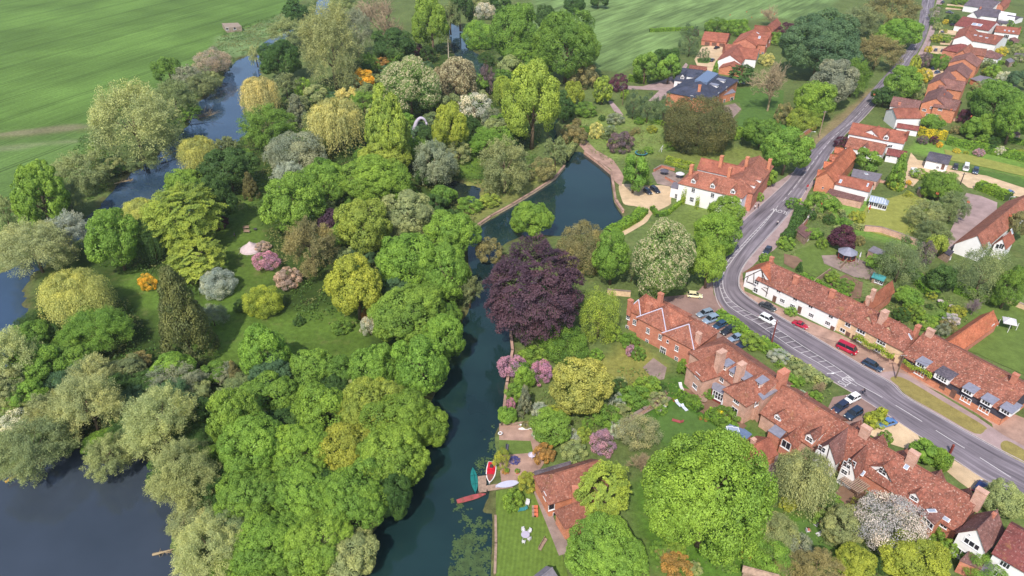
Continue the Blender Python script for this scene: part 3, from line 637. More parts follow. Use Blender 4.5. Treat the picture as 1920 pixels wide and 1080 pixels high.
def tree(cx, cy, rx, ry, kind, colr, label, cat=None, group=None, name=None, clear=None, zr=None):
    if kind in 'LWO': f_ = 1.1 if rx < 100 else 1.0; rx, ry = rx * f_, ry * f_
    base = {'B': .78, 'H': .92, 'C': 1.0, 'P': .98, 'W': .92, 'L': 1.05, 'O': .98, 'A': 1.0, 'F': 1.0}.get(kind, 1.12) if clear is None else clear
    hv = None; hc = 5.0
    for _ in range(6):
        p = G(cx, cy, hc); s = FPX / depth(p); r = rx / s; d = (p - Vector((0, 0, CAM_H))).normalized(); ph = math.asin(-d.z)
        q = (ry / s) ** 2 - (r * math.sin(ph)) ** 2
        hv = math.sqrt(max(q, 0)) / math.cos(ph); lo, hi = {'C': (1.2, 3.0), 'O': (1.0, 2.6), 'B': (.6, 1.2), 'N': (.8, 1.4)}.get(kind, (.72, 1.5))
        if zr: lo, hi = zr
        hv = min(max(hv, lo * r), hi * r); hc = hv * base
    x, y = p.x, p.y
    nm = name or NAME[kind]; small = rx < 17
    root = empty(nm, (x, y, 0)); tag(root, label, cat or {'B': 'shrub'}.get(kind, 'tree'), group)
    lod = 0 if rx > 62 else 1 if rx > 30 else 2
    if kind == 'N':
        me = BARE[int(rng.integers(0, 2))]; o = link('crown', me, root, (0, 0, hv)); o.scale = (r, r, hv)
    else:
        sx = 1 + .22 * (rng.random() - .5); o = link('crown', proto(kind, lod), root, (0, 0, hc)); o.scale = (r * sx, r * (2 - sx), hv)
        th = hc + .3 * hv; tr = link('trunk', TRUNK, root); k = th / .72 * .92; kk = min(k, r * 2.4); tr.scale = (kk, kk, k); tr.rotation_euler = (0, 0, rng.random() * 6)
    o.rotation_euler = (0, 0, rng.random() * 6.28) if kind != 'N' else (0, 0, 0)
    c = np.array(lin(PAL[colr])) * (1.0 + .16 * rng.random()); c *= 1 + (rng.random(3) - .5) * .08
    c = c * .93 + .07 * (c @ np.array([.3, .6, .1])) * np.array([1.05, 1.0, .85]); o.color = (*c, 1)
    return root
GRP = {'L': 'broadleaf trees', 'W': 'olive willows', 'P': 'weeping willows', 'B': 'garden shrubs', 'C': 'conifers', 'A': 'birches', 'N': 'bare trees', 'K': 'spreading layered trees', 'F': 'flowering chestnuts', 'H': 'trees and shrubs in blossom', 'O': 'dense upright trees'}
TREES = [
# far left bank of the river and the field edge
(315,130,27,24,'L','green','bright green bush at the field edge, left of the grey-brown thicket'),
(352,148,26,24,'W','gray','grey-brown thicket between green bush and pink blossom by the river'),
(378,160,30,18,'W','olive2','low olive scrub overhanging the blue river pool'),
(398,118,32,17,'H','pinkc','dusty pink blossoming thorn on the river bank beside the field'),
(252,232,80,76,'W','pale','largest pale olive willow between the striped field and the river'),
(328,188,38,40,'W','olive2','darker olive willow leaning over the river behind the largest one'),
(182,285,14,24,'L','lime','thin yellow-green sapling at the foot of the large riverside willow'),
(208,318,24,16,'B','dark','dark green shrub low on the bank below the large riverside willow'),
(150,322,52,40,'W','olive','rounded olive willow below the muddy field track'),
(78,368,46,62,'O','lime','bright yellow-green poplar standing alone at the left field edge'),
(128,372,28,36,'W','olive2','dull olive willow tucked behind the bright poplar'),
(8,400,26,42,'W','olive','olive sapling by the field at the left picture edge'),
(265,300,30,16,'W','olive2','low olive willow scrub trailing into the dark river bend'),
# top of the river
(556,22,26,17,'L','dark','dark green bush at the top of the field beside the river'),
(588,40,18,15,'W','olive','small olive willow beside the top glimpse of river'),
(540,62,38,22,'W','olive','olive willow thicket along the narrow upper river'),
(480,105,14,26,'W','pale','slim pale willow at the head of the blue pool'),
(525,112,38,34,'L','dark','dark green domed tree beside the head of the blue pool'),
(569,166,17,21,'B','lime','small round vivid green bush below the dark domed tree'),
(487,182,42,40,'P','gold','golden weeping willow hanging over the blue river pool'),
(536,160,26,26,'W','olive2','olive willow squeezed between golden willow and vivid green bush'),
(556,208,22,32,'C','gcon','grey-green conifer behind the golden weeping willow'),
(500,236,54,34,'W','green','broad green-grey willow on the bank below the golden willow'),
(622,88,60,78,'W','olive','very large feathery olive willow at upper left of the garden wood'),
(668,62,30,56,'W','gray','tall grey willow beside the bare brown tree'),
(645,12,30,26,'W','olive','olive tree cut by the top edge above the river'),
(606,62,12,12,'B','dark','small dark green bush beside the narrow upper river'),
(372,292,46,38,'P','ywil','yellow weeping willow at the river bend'),
(428,318,46,40,'L','dark','dark green round tree behind the yellow willow at the bend'),
(348,352,40,28,'L','lime','yellow-green tree at the foot of the yellow willow'),
(557,288,55,40,'B','gray','grey-green billowing tree beside the whitish shrub'),
(540,328,34,20,'W','silver','ragged whitish shrub at the edge of the shady clearing'),
(628,236,62,54,'P','gold','straw yellow fluffy willow left of the lime green column'),
(468,348,18,24,'C','yew','small brown conifer under the dark round tree'),
(585,232,20,24,'W','olive2','olive undergrowth left of the straw yellow willow'),
(650,182,20,20,'W','cream','cream leaved small tree above the straw yellow willow'),
# top middle
(722,30,60,54,'N','bare','large bare brown tree near the top of the picture'),
(738,88,40,20,'L','dark','dark green holly under the bare brown tree'),
(808,46,33,50,'L','lime','tall bright green tree right of the bare brown tree'),
(778,95,21,13,'B','purple','small dark purple shrub below the bare brown tree'),
(844,34,20,44,'W','olive2','drab olive willow right of the tall bright tree'),
(862,20,24,32,'L','dark','dark green tree cut by the top edge in the middle'),
(888,4,28,14,'W','olive','olive bushes cut by the top edge above the white blossom'),
(910,22,19,16,'H','white','white blossoming bush near the top edge of the picture'),
(935,10,24,16,'L','dark','dark green tree right of the white blossoming bush'),
(898,68,32,26,'B','mid','clipped dark green mound beside the backwater'),
(966,64,44,50,'L','green','large mid-green tree above the leaning bright tree'),
(1024,34,20,24,'L','dark','dark green tree at the edge of the silvery crop field'),
(1077,10,21,15,'L','dark','isolated dark tree on the silvery crop field'),
(1122,2,16,8,'L','dark','small dark treetop cut by the top edge on the silvery field'),
(1062,86,57,60,'L','green','large spreading green tree against the silvery crop field'),
(980,108,34,24,'L','mid','green tree low between the two large ones by the backwater'),
(952,160,16,38,'L','dark','dark narrow tree behind the light weeping strands'),
(942,170,20,36,'P','lime2','light green weeping strands left of the tall yellow-green tree'),
(998,198,50,84,'L','lime2','tall broad yellow-green tree above the pond'),
(1093,142,29,27,'B','brown','gold-brown round tree below the large spreading green one'),
(1078,176,19,24,'L','acid','small acid yellow tree beside the dark inlet'),
(1130,168,18,26,'O','lime2','light green pointed tree beside the purple maple'),
(1160,157,17,17,'B','purple','dark purple maple beside the far driveway'),
(1058,200,22,26,'L','dark','dark evergreen over the narrow inlet'),
(1096,206,22,13,'B','green','low green shrubs on the slope above the inlet'),
(1076,252,25,20,'B','brown','olive-brown shrub on the right bank of the inlet'),
(1118,246,14,17,'B','cream','bright cream-yellow shrub in the waterside garden'),
(1142,250,15,13,'B','olive2','olive shrub between cream shrub and purple-grey bush'),
(1165,268,26,20,'B','purgrey','purple-grey rounded bush on the waterside lawn'),
(1154,223,17,10,'B','gray','grey-green low shrub beside the garden path'),
(1190,326,26,33,'L','mid','dense green tree beside the two cars on the gravel'),
(770,166,64,60,'F','chest','large chestnut covered in creamy candles in the garden wood'),
(855,152,40,48,'F','chestp','chestnut with pinkish-brown candles right of the creamy one'),
(680,151,22,20,'B','orange','vivid orange-yellow shrub left of the flowering chestnuts'),
(682,192,28,22,'W','mid','dark green bush below the orange-yellow shrub'),
(722,118,18,13,'B','bronze','reddish shrub peeping above the creamy chestnut'),
(728,246,42,78,'O','lime2','lime green column-shaped tree left of the curved grey sculpture'),
(800,252,15,16,'L','dark','dark green tree beneath the curved grey sculpture'),
(846,244,34,46,'L','acid','acid yellow-green round tree right of the curved grey sculpture'),
(888,206,30,28,'H','white','cream-white blossoming tree right of the acid yellow tree'),
(922,224,19,20,'H','gray','grey-white blossoming shrub below the cream-white tree'),
(912,150,18,34,'W','purgrey','thin grey-brown tree beside the pinkish chestnut'),
(912,266,34,28,'W','mid','green feathery tree at the lawn end above the pond'),
(945,312,52,54,'W','olive','large olive willow left of the pond'),
(815,306,46,44,'W','gray','grey-olive airy tree beside the little garden lawn'),
(796,330,18,18,'L','dark','small dark evergreen by the shaded ditch'),
(720,302,46,30,'L','lime2','yellow-green crown behind the vivid green dome'),
(702,340,60,46,'L','lime','vivid green domed tree in the middle of the wood'),
(1015,320,26,24,'B','brown','pinkish-brown shrub at the pond edge'),
(1042,284,22,28,'W','olive2','olive shrub on the left bank of the upper pond'),
(880,384,24,14,'B','mid','low green reeds and shrub on the spit beside the pond'),
(918,376,20,10,'B','lime2','light green low shrub on the spit beside the pond'),
# right of the pond, far houses
(1310,237,68,52,'B','yew','big dark brown-olive yew in front of the slate-roofed house'),
(1248,107,24,18,'L','dark','dark green tree at the field edge left of the garages'),
(1210,128,26,26,'L','mid','round green tree at the field corner by the driveway'),
(1254,130,24,24,'L','mid','green tree beside the driveway of the slate-roofed house'),
(1294,78,18,34,'A','dbirch','slim green tree left of the triple garage'),
(1345,50,24,11,'B','green','green hedge bush behind the triple garage'),
(1386,54,20,15,'B','mid','green tree between triple garage and long red-roofed house'),
(1188,198,17,25,'A','dbirch','leftmost slim birch in front of the slate-roofed house'),
(1215,206,18,24,'A','dbirch','second slim birch in front of the slate-roofed house'),
(1246,204,18,25,'A','dbirch','third slim birch, nearest the big dark yew'),
(1172,178,9,9,'B','lime','small bright green bush by the far garden path'),
(1342,128,7,13,'C','mid','small clipped cone beside the white gabled wing'),
(1320,104,9,11,'A','dbirch','little round tree on the gravel island'),
(1304,62,7,7,'B','purple','tiny purple bush beside the triple garage'),
(1450,28,24,17,'N','bare','leafless tree beyond the long red-roofed house'),
(1476,58,17,14,'B','purple','dark purple tree at the end of the long red-roofed house'),
(1462,74,20,10,'B','mid','clipped hedge below the dark purple tree'),
(1540,86,66,55,'L','blue','largest blue-green tree between bare tree and road'),
(1562,158,44,40,'L','gray','grey-green tree below the largest blue-green one'),
(1566,44,20,13,'L','lime','yellow-green treetop above the largest blue-green tree'),
(1612,40,40,28,'W','olive2','grey-olive thicket at the top beside the road'),
(1672,18,48,36,'W','brown','brown-olive thicket at the top left of the road'),
(1690,62,34,26,'L','mid','green tree overhanging the left side of the far road'),
(1646,98,44,32,'W','brown','brown twiggy thicket along the left of the far road'),
(1602,145,28,36,'W','green','green roadside thicket below the brown twiggy one'),
(1528,190,40,34,'L','lime','bright green tree beside the pale roadside bank'),
(1508,224,32,20,'B','lime2','yellow-green bush at the end of the brick wall'),
(1475,286,42,40,'L','mid','dense bright green tree beside the white mill house'),
(1450,152,54,52,'N','bare','broad leafless tree standing on the far front lawn'),
(1392,138,25,17,'K','dark','dark cedar spreading beside the white gabled wing'),
(1470,214,17,36,'B','brown','olive-brown ivy clad column beside the far front lawn'),
(1428,248,36,24,'L','green','dark green tree below the far front lawn'),
(1438,112,14,12,'B','cream','cream yellow bush beside the long red-roofed house'),
(1376,252,12,12,'B','lime','small yellow-green hedge bush behind the big dark yew'),
(1448,335,10,18,'L','lime','yellow-green climber on the end wall of the mill house'),
(1424,370,8,16,'B','lime','bright green hedge block by the mill house porch'),
# upper right village
(1692,158,32,30,'L','mid','round green tree right of the road beside its shadow'),
(1658,182,22,16,'L','dark','dark green bush beside the white gabled cottage'),
(1717,170,16,18,'B','olive','olive bush behind the round roadside tree'),
(1714,126,9,22,'O','acid','narrow golden column in the front gardens'),
(1731,142,17,14,'B','yhedge','yellow bush beside the golden column'),
(1734,114,15,15,'B','purgrey','brown-purple bush in front of the brick terrace'),
(1762,118,16,15,'B','green','dark green bush in front of the brick terrace'),
(1741,93,7,6,'B','yhedge','small yellow bush beside the two parked dark cars'),
(1756,72,11,8,'B','acid','yellow-green hedge between two front drives'),
(1786,36,14,9,'B','dark','dark green bush near the top front gardens'),
(1773,41,5,5,'B','yhedge','tiny yellow bush near the top front gardens'),
(1756,26,12,12,'A','olive2','ragged palm-like shrub beside the far pavement'),
(1800,2,14,7,'B','green','green bush at the top edge beside the slate roofs'),
(1758,50,8,8,'B','olive','olive bush beside the far pavement'),
(1866,196,44,40,'L','green','dark green leafy tree right of the nearest brick terrace house'),
(1902,226,32,40,'L','mid','green tree at the right edge above the hedges'),
(1858,236,18,22,'L','lime','bright light green small tree below the dark leafy one'),
(1822,238,17,18,'L','mid','green shrub tree beside the purple garden tree'),
(1910,148,18,18,'L','blue','blue-green bush at the right edge'),
(1817,220,18,16,'B','purple','dark purple garden tree by the brick terrace corner'),
(1750,230,19,11,'L','mid','green tree under the wall of the nearest brick terrace house'),
(1878,97,10,9,'B','yhedge','bright yellow shrub behind the brick terrace'),
(1904,94,12,10,'B','olive','olive bush next to the bright yellow shrub'),
(1862,134,14,12,'B','lime','light green bush behind the grey garage roof'),
(1852,120,15,10,'B','olive2','olive rough shrub behind the brick terrace'),
(1838,163,14,10,'B','olive','yellowish bush under the grey garage'),
(1884,145,14,10,'H','white','pale blossoming bush right of the grey garage'),
(1900,60,12,8,'B','green','small tree among the white bungalows'),
(1912,110,12,8,'B','olive2','olive bush beside the yellow shed'),
(1893,45,9,7,'B','green','dark bush beside the cream lean-to'),
(1752,263,9,8,'B','purple','purple ball-shaped shrub before the yellow hedge'),
(1730,263,10,8,'B','purgrey','grey-purple shrub before the yellow hedge'),
(1762,272,5,6,'B','orange','small orange bush at the yellow hedge end'),
(1794,283,7,5,'B','yhedge','bright yellow cushion plant on the long lawn'),
(1812,286,5,3,'B','acid','lime cushion plant on the long lawn'),
(1836,286,10,8,'B','rose','dusty pink bush on the long hedge'),
(1875,284,8,9,'H','white','white flowering bush in the long hedge'),
(1580,268,15,12,'B','purple','maroon tree at the road corner of the white cottages'),
(1625,302,26,22,'L','mid','round green tree in the courtyard of the white cottages'),
(1685,322,19,32,'C','mid','pointed green conifer beside the gravel drive'),
(1680,348,14,9,'B','acid','olive-yellow bush at the foot of the pointed conifer'),
(1722,326,15,10,'B','lime','bright hedge bush beside the gravel yard'),
(1748,330,13,11,'B','mid','green bush under the white cottage with grey roof'),
(1704,342,5,5,'B','orange','small golden bush on the back lawn border'),
(1766,350,28,26,'L','green','green orchard tree between back lawn and gravel yard'),
(1745,354,17,16,'L','lime','yellow-green tree on the back lawn border'),
# middle right gardens
(1362,400,32,30,'L','lime','bright green tree on the road corner below the mill house'),
(1344,440,40,40,'L','lime','bright green tree in the roadside row, nearest the chestnut'),
(1330,494,32,48,'L','lime','tallest bright green tree at the inner road bend'),
(1246,490,64,78,'F','chest','large creamy flowering chestnut at the inner road bend'),
(1738,404,33,30,'W','olive','olive orchard tree on the back lawn'),
(1788,388,28,30,'W','olive2','olive tree bordering the gravel strip'),
(1752,440,32,26,'W','olive2','drab olive tree below the back lawn'),
(1757,460,17,22,'L','lime2','yellow-green bush by the white barn gable'),
(1607,408,15,14,'B','acid','yellow bush in the middle of the gardens'),
(1582,446,26,18,'L','purple','maroon spreading tree above the summerhouse'),
(1612,452,9,14,'B','brown','brown-green shrub beside the summerhouse'),
(1474,456,18,12,'B','lime','green bushes behind the timbered cottage'),
(1540,380,30,12,'B','mid','low green bushes beneath the brick gable'),
(1690,492,36,42,'A','birch','left of the two large airy birches in the gardens'),
(1842,512,38,50,'A','birch','right of the two large airy birches in the gardens'),
(1763,522,27,27,'L','dark','dark green tree between the two airy birches'),
(1735,478,18,32,'A','purgrey','purple-grey airy tree beside the left birch'),
(1892,540,28,38,'L','green','green tree at the right edge above the low wall'),
(1908,422,18,30,'L','brown','olive-brown tree before the white barn roof'),
(1706,560,22,18,'L','mid','round green tree behind the stone cottages'),
(1738,606,18,16,'B','lime','yellow-green bush behind the stone cottages'),
(1734,610,8,9,'H','white','white flowering shrub behind the stone cottages'),
(1768,620,13,14,'A','gray','grey-green yucca beside the long outbuilding'),
(1782,600,17,12,'B','lilac','lilac bush beside the long outbuilding'),
(1828,572,24,22,'N','purgrey','pinkish leafless tree beside the long outbuilding'),
(1690,590,15,14,'B','dark','dark shrub behind the stone cottage chimneys'),
(1646,492,22,14,'B','mid','green bush between summerhouse and greenhouse'),
(1560,520,14,12,'B','lime','yellow-green bush behind the white cottages'),
(1582,535,18,10,'B','green','clipped green hedge behind the white cottages'),
(1483,584,12,9,'B','mid','clipped oval shrub against the white cottage wall'),
(1436,484,12,10,'B','mid','dark hedge at the timbered gable corner'),
(1500,500,7,10,'C','dark','small dark cypress behind the timbered cottage'),
(1490,382,16,10,'B','green','green bushes beside the road below the brick gable'),
# roadside bushes in front of the brick houses
(1358,600,14,10,'B','mid','bush at the head of the roadside hedge'),
(1384,616,16,12,'B','mid','second bush along the roadside hedge, behind the cars'),
(1412,640,22,16,'B','lime','bright green bush at the foot of the telegraph pole'),
(1440,652,16,12,'B','mid','green roadside bush right of the telegraph pole'),
(1462,668,20,14,'B','silver','pale flowering bush along the roadside verge'),
(1500,698,22,14,'B','olive','yellowish hedge bush above the long tiled row'),
(1540,724,20,16,'N','bare','leafless bush beside the road lettering'),
(1530,745,14,11,'B','mid','green bush behind the porch gables'),
(1478,712,18,14,'B','mid','green bush behind the tall roadside chimney'),
(1736,850,26,22,'L','mid','tall hedge bush between two gravel drives'),
(1766,862,18,20,'L','lime','yellow-green hedge bush beside the red post'),
(1660,822,13,14,'B','mid','rounded bush by the chimney beside the blue saloon'),
(1642,788,20,10,'B','acid','yellow-green hedge beside the three parked cars'),
(1882,938,38,32,'L','olive','olive round tree at the lower right road edge'),
# garden side of brick houses
(1001,540,86,96,'K','copper','great copper beech in the middle of the picture'),
(996,411,40,31,'L','lime','round lime green tree in front of the pond'),
(1090,470,44,54,'B','brown','brown-olive tree behind the copper beech'),
(1148,484,34,50,'L','mid','green tree between copper beech and chestnut'),
(1185,510,14,40,'A','olive2','thin grey-green tree left of the large chestnut'),
(1124,590,36,48,'A','lime2','yellow-green birch beside the hipped brick house'),
(1000,668,27,20,'B','lime','bright green shrub under the copper beech'),
(1062,648,44,30,'B','green','large green shrub below the copper beech'),
(1030,640,22,16,'B','green','smaller green shrub at the foot of the copper beech'),
(1150,625,16,16,'B','lime','light green shrub beside the hipped brick house'),
(1182,640,20,10,'B','green','clipped hedge before the hipped brick house'),
(1118,666,14,12,'B','mid','round green shrub on the dry lawn'),
(1183,658,10,14,'B','rose','pale pink shrub on the terrace of the hipped brick house'),
(1198,664,13,14,'B','green','green shrub beside the pale pink one'),
(962,688,26,23,'H','pink','left pink rhododendron on the canal bank'),
(1014,698,24,18,'H','pink','right pink rhododendron on the canal bank'),
(982,708,18,22,'L','lime','light green bush between the two pink rhododendrons'),
(1090,726,54,52,'L','yell','olive-yellow rounded tree in the riverside garden'),
(958,758,9,14,'H','pink','small pink climber on the canal wall'),
(968,740,20,24,'B','mid','green shrub on the canal wall'),
(984,752,17,28,'C','gcon','grey-green conifer on the canal bank'),
(1032,800,38,32,'L','mid','spreading green tree above the two white boats'),
(1012,768,18,14,'B','silver','silvery shrub above the spreading green tree'),
(1140,782,28,24,'B','green','green shrubs beside the garden path'),
(1020,850,22,20,'B','bronze','bronze-gold shrub beside the slate lean-to'),
(1076,846,26,20,'B','olive','olive-green shrub behind the bronze-gold one'),
(1095,816,16,16,'B','lime2','yellow-green climbing shrub beside the garden path'),
(1130,832,25,22,'H','rose','purple-pink rhododendron at the end of the garden path'),
(1198,810,38,34,'A','twigg','twisted pale olive willow in the garden'),
(1205,862,34,26,'N','bare','leafless twisted tree beside the twisted willow'),
(1132,918,46,58,'K','lime2','yellow-green feathery tree over the boathouse cottage roof'),
(1140,1038,72,54,'L','mid','blue-green round tree at the bottom edge'),
(961,938,21,21,'B','lime','lime green ball-shaped tree on the riverside lawn'),
(990,904,21,13,'B','acid','olive-lime bush beside the white covered boat'),
(965,863,10,8,'B','blueflower','violet-blue flowering bush in the riverside garden'),
(942,860,15,18,'A','acid','yellow-green weeping shrub by the red motor boat'),
(948,884,7,5,'B','bronze','small orange-brown shrub beside the red motor boat'),
(1328,930,120,128,'L','lime','largest bright green lime tree in the lower right'),
(1270,1062,30,22,'B','bronze','bronze-red shrub at the bottom edge'),
(1236,1030,18,16,'B','green','green bush at the bottom beside the bronze shrub'),
(1510,900,62,60,'P','olive','broad green weeping tree against the long tiled row'),
(1668,985,60,58,'H','lilac','silver-lilac blossoming tree against the long tiled row'),
(1716,1050,55,38,'L','acid','acid yellow-green tree at the lower right'),
(1606,1056,36,24,'L','acid','yellow round bush at the bottom, smaller than its neighbour'),
(1580,985,40,27,'L','olive','olive-green garden tree left of the lilac blossom'),
(1452,1000,44,30,'B','olive','olive bush beside the great lime tree'),
(1440,1046,44,20,'B','mid','grey-green low bushes above the tan shed'),
(1502,1030,30,18,'H','gray','white-flecked shrub on the lower lawn'),
(1530,1066,46,20,'W','brown','brown-olive scrub at the bottom edge'),
(1400,1040,11,13,'B','orange','small bright orange-yellow shrub above the tan shed'),
(1650,1062,14,18,'L','dark','dark green bush between the two yellow trees'),
(1775,1030,20,20,'B','lime','light green bush below the white gabled house'),
(1750,1000,22,16,'B','green','green bush under the brick bay'),
(1560,960,24,16,'B','dark','dark shrubs below the pergola'),
(1620,955,16,14,'B','lime','light green climbing shrub beside the pergola'),
(1848,1072,40,14,'B','green','green bush at the bottom right corner wall'),
(1330,735,18,10,'B','green','low hedge on the brick house terrace'),
(1360,782,26,14,'B','green','hedge beside the lawn loungers'),
(1300,752,16,10,'B','green','hedge behind the garden table'),
(1432,755,12,12,'B','dark','round bush at the corner of the tall-chimney house'),
(1240,770,10,10,'B','mid','small bush at the end of the garden wall'),
(1215,725,26,16,'B','lime','yellow-green rockery bush on the garden slope'),
(1280,688,10,18,'L','lime','yellow-green climber between the two brick houses'),
(1190,745,30,18,'B','green','green shrubs above the garden path'),
# left wood
(62,466,72,56,'W','pale','broad pale olive willow at the left edge'),
(128,442,44,46,'W','silver','silvery grey willow beside the round green tree'),
(216,452,50,54,'L','mid','round green tree between silver willow and yellow tree'),
(282,448,38,44,'P','dark','dark green weeping tree behind the orange bush'),
(262,400,38,30,'P','ywil','small yellow willow at the river bend, behind the layered tree'),
(342,402,72,62,'K','lime2','large yellow-green layered tree above the dark conifer'),
(368,484,52,40,'K','lime2','lower yellow-green layered tree beside the dark conifer'),
(402,376,34,46,'L','dark','dark green tree right of the layered yellow-green one'),
(410,418,18,11,'B','purple','purple shrub in the shade of the layered tree'),
(145,560,76,54,'P','ywil','large yellow weeping willow in the lower left garden'),
(182,622,60,48,'W','green','dark green spreading tree below the yellow weeping willow'),
(277,530,15,32,'B','orange','vivid orange bush beside the dark conifer'),
(338,590,58,90,'C','con','great dark olive conifer on the lower left lawn'),
(408,532,33,27,'B','silver','silver-blue rounded shrub on the lawn'),
(500,490,22,20,'H','pink','pink blossom tree beside the pink tent'),
(492,462,14,9,'B','pinkc','pale blossom sprays over the pink tent'),
(582,466,50,56,'W','brown','olive-brown airy tree in the clearing'),
(540,522,26,22,'B','pinkc','reddish-brown shrubs below the airy clearing tree'),
(493,567,34,30,'B','acid','rounded yellow-olive bush casting a shadow on the lawn'),
(455,572,16,14,'B','dark','dark shrub left of the rounded yellow-olive bush'),
(25,672,52,62,'W','pale','pale willow at the left edge above the lake'),
(68,688,50,36,'L','mid','bright green round tree among the lake willows'),
(176,712,50,46,'W','pale','straw olive willow above the lake'),
(330,716,50,30,'W','gray','grey-green scrub below the dark conifer'),
(256,680,26,16,'B','brown','brown shrub left of the dark conifer base'),
(490,664,46,50,'L','mid','rounded green tree at the lower edge of the lawn'),
(586,696,42,38,'L','mid','green dome right of the rounded lawn-edge tree'),
(440,702,18,26,'C','brown','small brown conifer beside the lower wood'),
(398,592,28,24,'W','gray','thin grey bush in the conifer shadow'),
(552,386,56,54,'L','lime','lime green tree right of the shady clearing'),
(612,350,36,40,'L','mid','green tree between whitish shrub and vivid green dome'),
(622,418,26,26,'L','copper','small copper-leaved tree in the wood'),
(667,542,53,58,'L','acid','acid yellow-green tree on the right of the lawn'),
(680,426,50,52,'L','lime2','yellow-green tree in the middle of the wood'),
(765,404,46,42,'L','olive','olive-green tree left of the pond spit'),
(848,440,48,46,'L','lime','bright tree with yellow edge by the pond corner'),
(765,488,56,50,'L','mid','dark green dome in the wood beside the canal head'),
(835,520,44,56,'L','mid','green tree overhanging the head of the canal'),
(765,590,70,58,'L','mid','broad green dome beside the canal'),
(880,546,26,34,'W','olive2','sparse olive tree leaning over the canal'),
(918,470,26,24,'B','brown','olive shrub left of the copper beech'),
(692,612,16,20,'H','white','white flowering shrub at the lawn edge'),
(690,592,14,14,'B','bronze','reddish shrub under the acid yellow tree'),
(700,692,44,42,'L','mid','grey-green tree at the right end of the lawn'),
(788,690,52,54,'L','mid','green dome over the canal, right of the lawn'),
(832,636,38,44,'L','mid','green tree bulging over the canal bank'),
(30,790,28,20,'H','white','white blossoming thorn on the lake shore'),
(60,838,74,48,'W','olive2','dark olive willow over the lake at the left edge'),
(165,764,60,66,'W','pale','tall straw willow in the lake shore row'),
(200,856,46,42,'W','olive','low olive willow dipping into the lake'),
(95,776,44,46,'W','olive','olive willow behind the white blossoming thorn'),
(300,792,66,70,'W','pale','pale feathery willow beside the green lower wood'),
(342,890,70,66,'W','olive','olive willow spreading over the lake corner'),
(392,1028,66,62,'W','pale','pale willow at the bottom edge beside the lake'),
(232,712,20,16,'B','dark','dark shrub between two straw willows'),
(380,775,26,30,'L','dark','dark tree between pale willow and green lower wood'),
(442,790,48,60,'L','lime','yellow-green tree on the left flank of the lower wood'),
(505,745,52,42,'L','mid','green crown at the top of the lower wood'),
(598,775,56,52,'L','lime','lime crown in the middle of the lower wood'),
(690,765,60,54,'L','lime2','yellow-green crown high in the lower wood'),
(478,838,62,60,'L','mid','green crown left of centre in the lower wood'),
(560,850,58,54,'L','lime','lime green crown at the heart of the lower wood'),
(645,845,56,50,'L','acid','acid yellow crown at the heart of the lower wood'),
(752,788,58,56,'L','lime','lime crown beside the middle of the canal'),
(808,800,34,34,'L','lime','small crown furthest out over the canal'),
(728,862,64,60,'L','lime','lime crown above the narrow part of the canal'),
(470,932,62,56,'L','mid','blue-green crown in the lower wood beside the lake willow'),
(572,932,62,56,'L','mid','green crown in the lower middle of the wood'),
(662,940,62,62,'L','mid','green crown low on the canal side of the wood'),
(740,930,32,40,'L','dark','dark crown hanging over the canal below the lime one'),
(690,930,14,14,'H','lilac','grey blossom spray on the canal side of the wood'),
(500,1020,62,56,'L','mid','green crown near the bottom edge of the wood'),
(598,1020,62,58,'L','lime','lime crown near the bottom edge of the wood'),
(660,1042,50,44,'L','olive','olive-yellow crown at the bottom beside the canal'),
(420,700,26,20,'W','gray','grey shrub beside the small brown conifer'),
(640,612,20,12,'B','green','low shrub in the shade of the acid yellow tree'),
(560,602,12,7,'B','dark','small dark cushion on the lawn'),
]
for cx, cy, rx, ry, k, c, lab in TREES:
    tree(cx, cy, rx, ry, k, c, lab, group=GRP[k])

# countless look-alike bushes of the understorey and the garden borders, each one a thing
def inside(px, py, poly):
    r = False; n = len(poly)
    for i in range(n):
        (x0, y0), (x1, y1) = poly[i], poly[i - 1]
        if (y0 > py) != (y1 > py) and px < (x1 - x0) * (py - y0) / (y1 - y0) + x0: r = not r
    return r
WOOD = [[(300,330),(420,262),(560,190),(640,120),(760,110),(900,70),(1010,150),(1020,240),(960,330),(880,400),(870,500),(820,640),(700,620),(640,480),(560,440),(520,300),(420,330),(330,440),(250,470)], [(40,600),(200,590),(260,680),(420,690),(470,700),(640,690),(800,660),(720,900),(640,1060),(400,1070),(330,940),(200,840),(60,820),(-20,740)], [(150,330),(250,290),(330,170),(420,100),(480,60),(560,20),(590,20),(470,100),(380,190),(300,270),(220,330),(120,420)]]
NOGO = [[(440,400),(490,350),(505,440),(560,560),(640,590),(690,620),(650,670),(520,660),(440,640),(300,560),(380,580),(450,540)], [(330,60),(470,40),(450,110),(340,160)]]
YARD = [[(960,660),(1060,640),(1130,690),(1110,740),(1200,790),(1100,830),(1030,830),(950,790)], [(1150,700),(1220,720),(1290,740),(1150,800)], [(1500,400),(1560,375),(1600,420),(1560,460),(1500,470)], [(1600,480),(1690,470),(1780,560),(1700,600),(1640,540)], [(1690,580),(1800,560),(1790,630),(1740,620)], [(1060,205),(1190,215),(1290,270),(1200,300),(1110,270)], [(1480,290),(1545,210),(1660,100),(1690,60),(1600,70),(1500,200)],
  [(1400,930),(1600,940),(1760,1010),(1760,1075),(1240,1075),(1260,990)], [(1695,345),(1790,352),(1750,470),(1700,470)], [(1440,664),(1550,735),(1530,760),(1470,716)], [(1740,110),(1690,190),(1660,200),(1720,110)], [(1790,235),(1920,250),(1920,292),(1790,280)], [(1740,10),(1800,20),(1780,120),(1735,120)], [(1840,120),(1915,110),(1915,180),(1830,170)], [(1180,300),(1215,310),(1210,345),(1180,330)]]
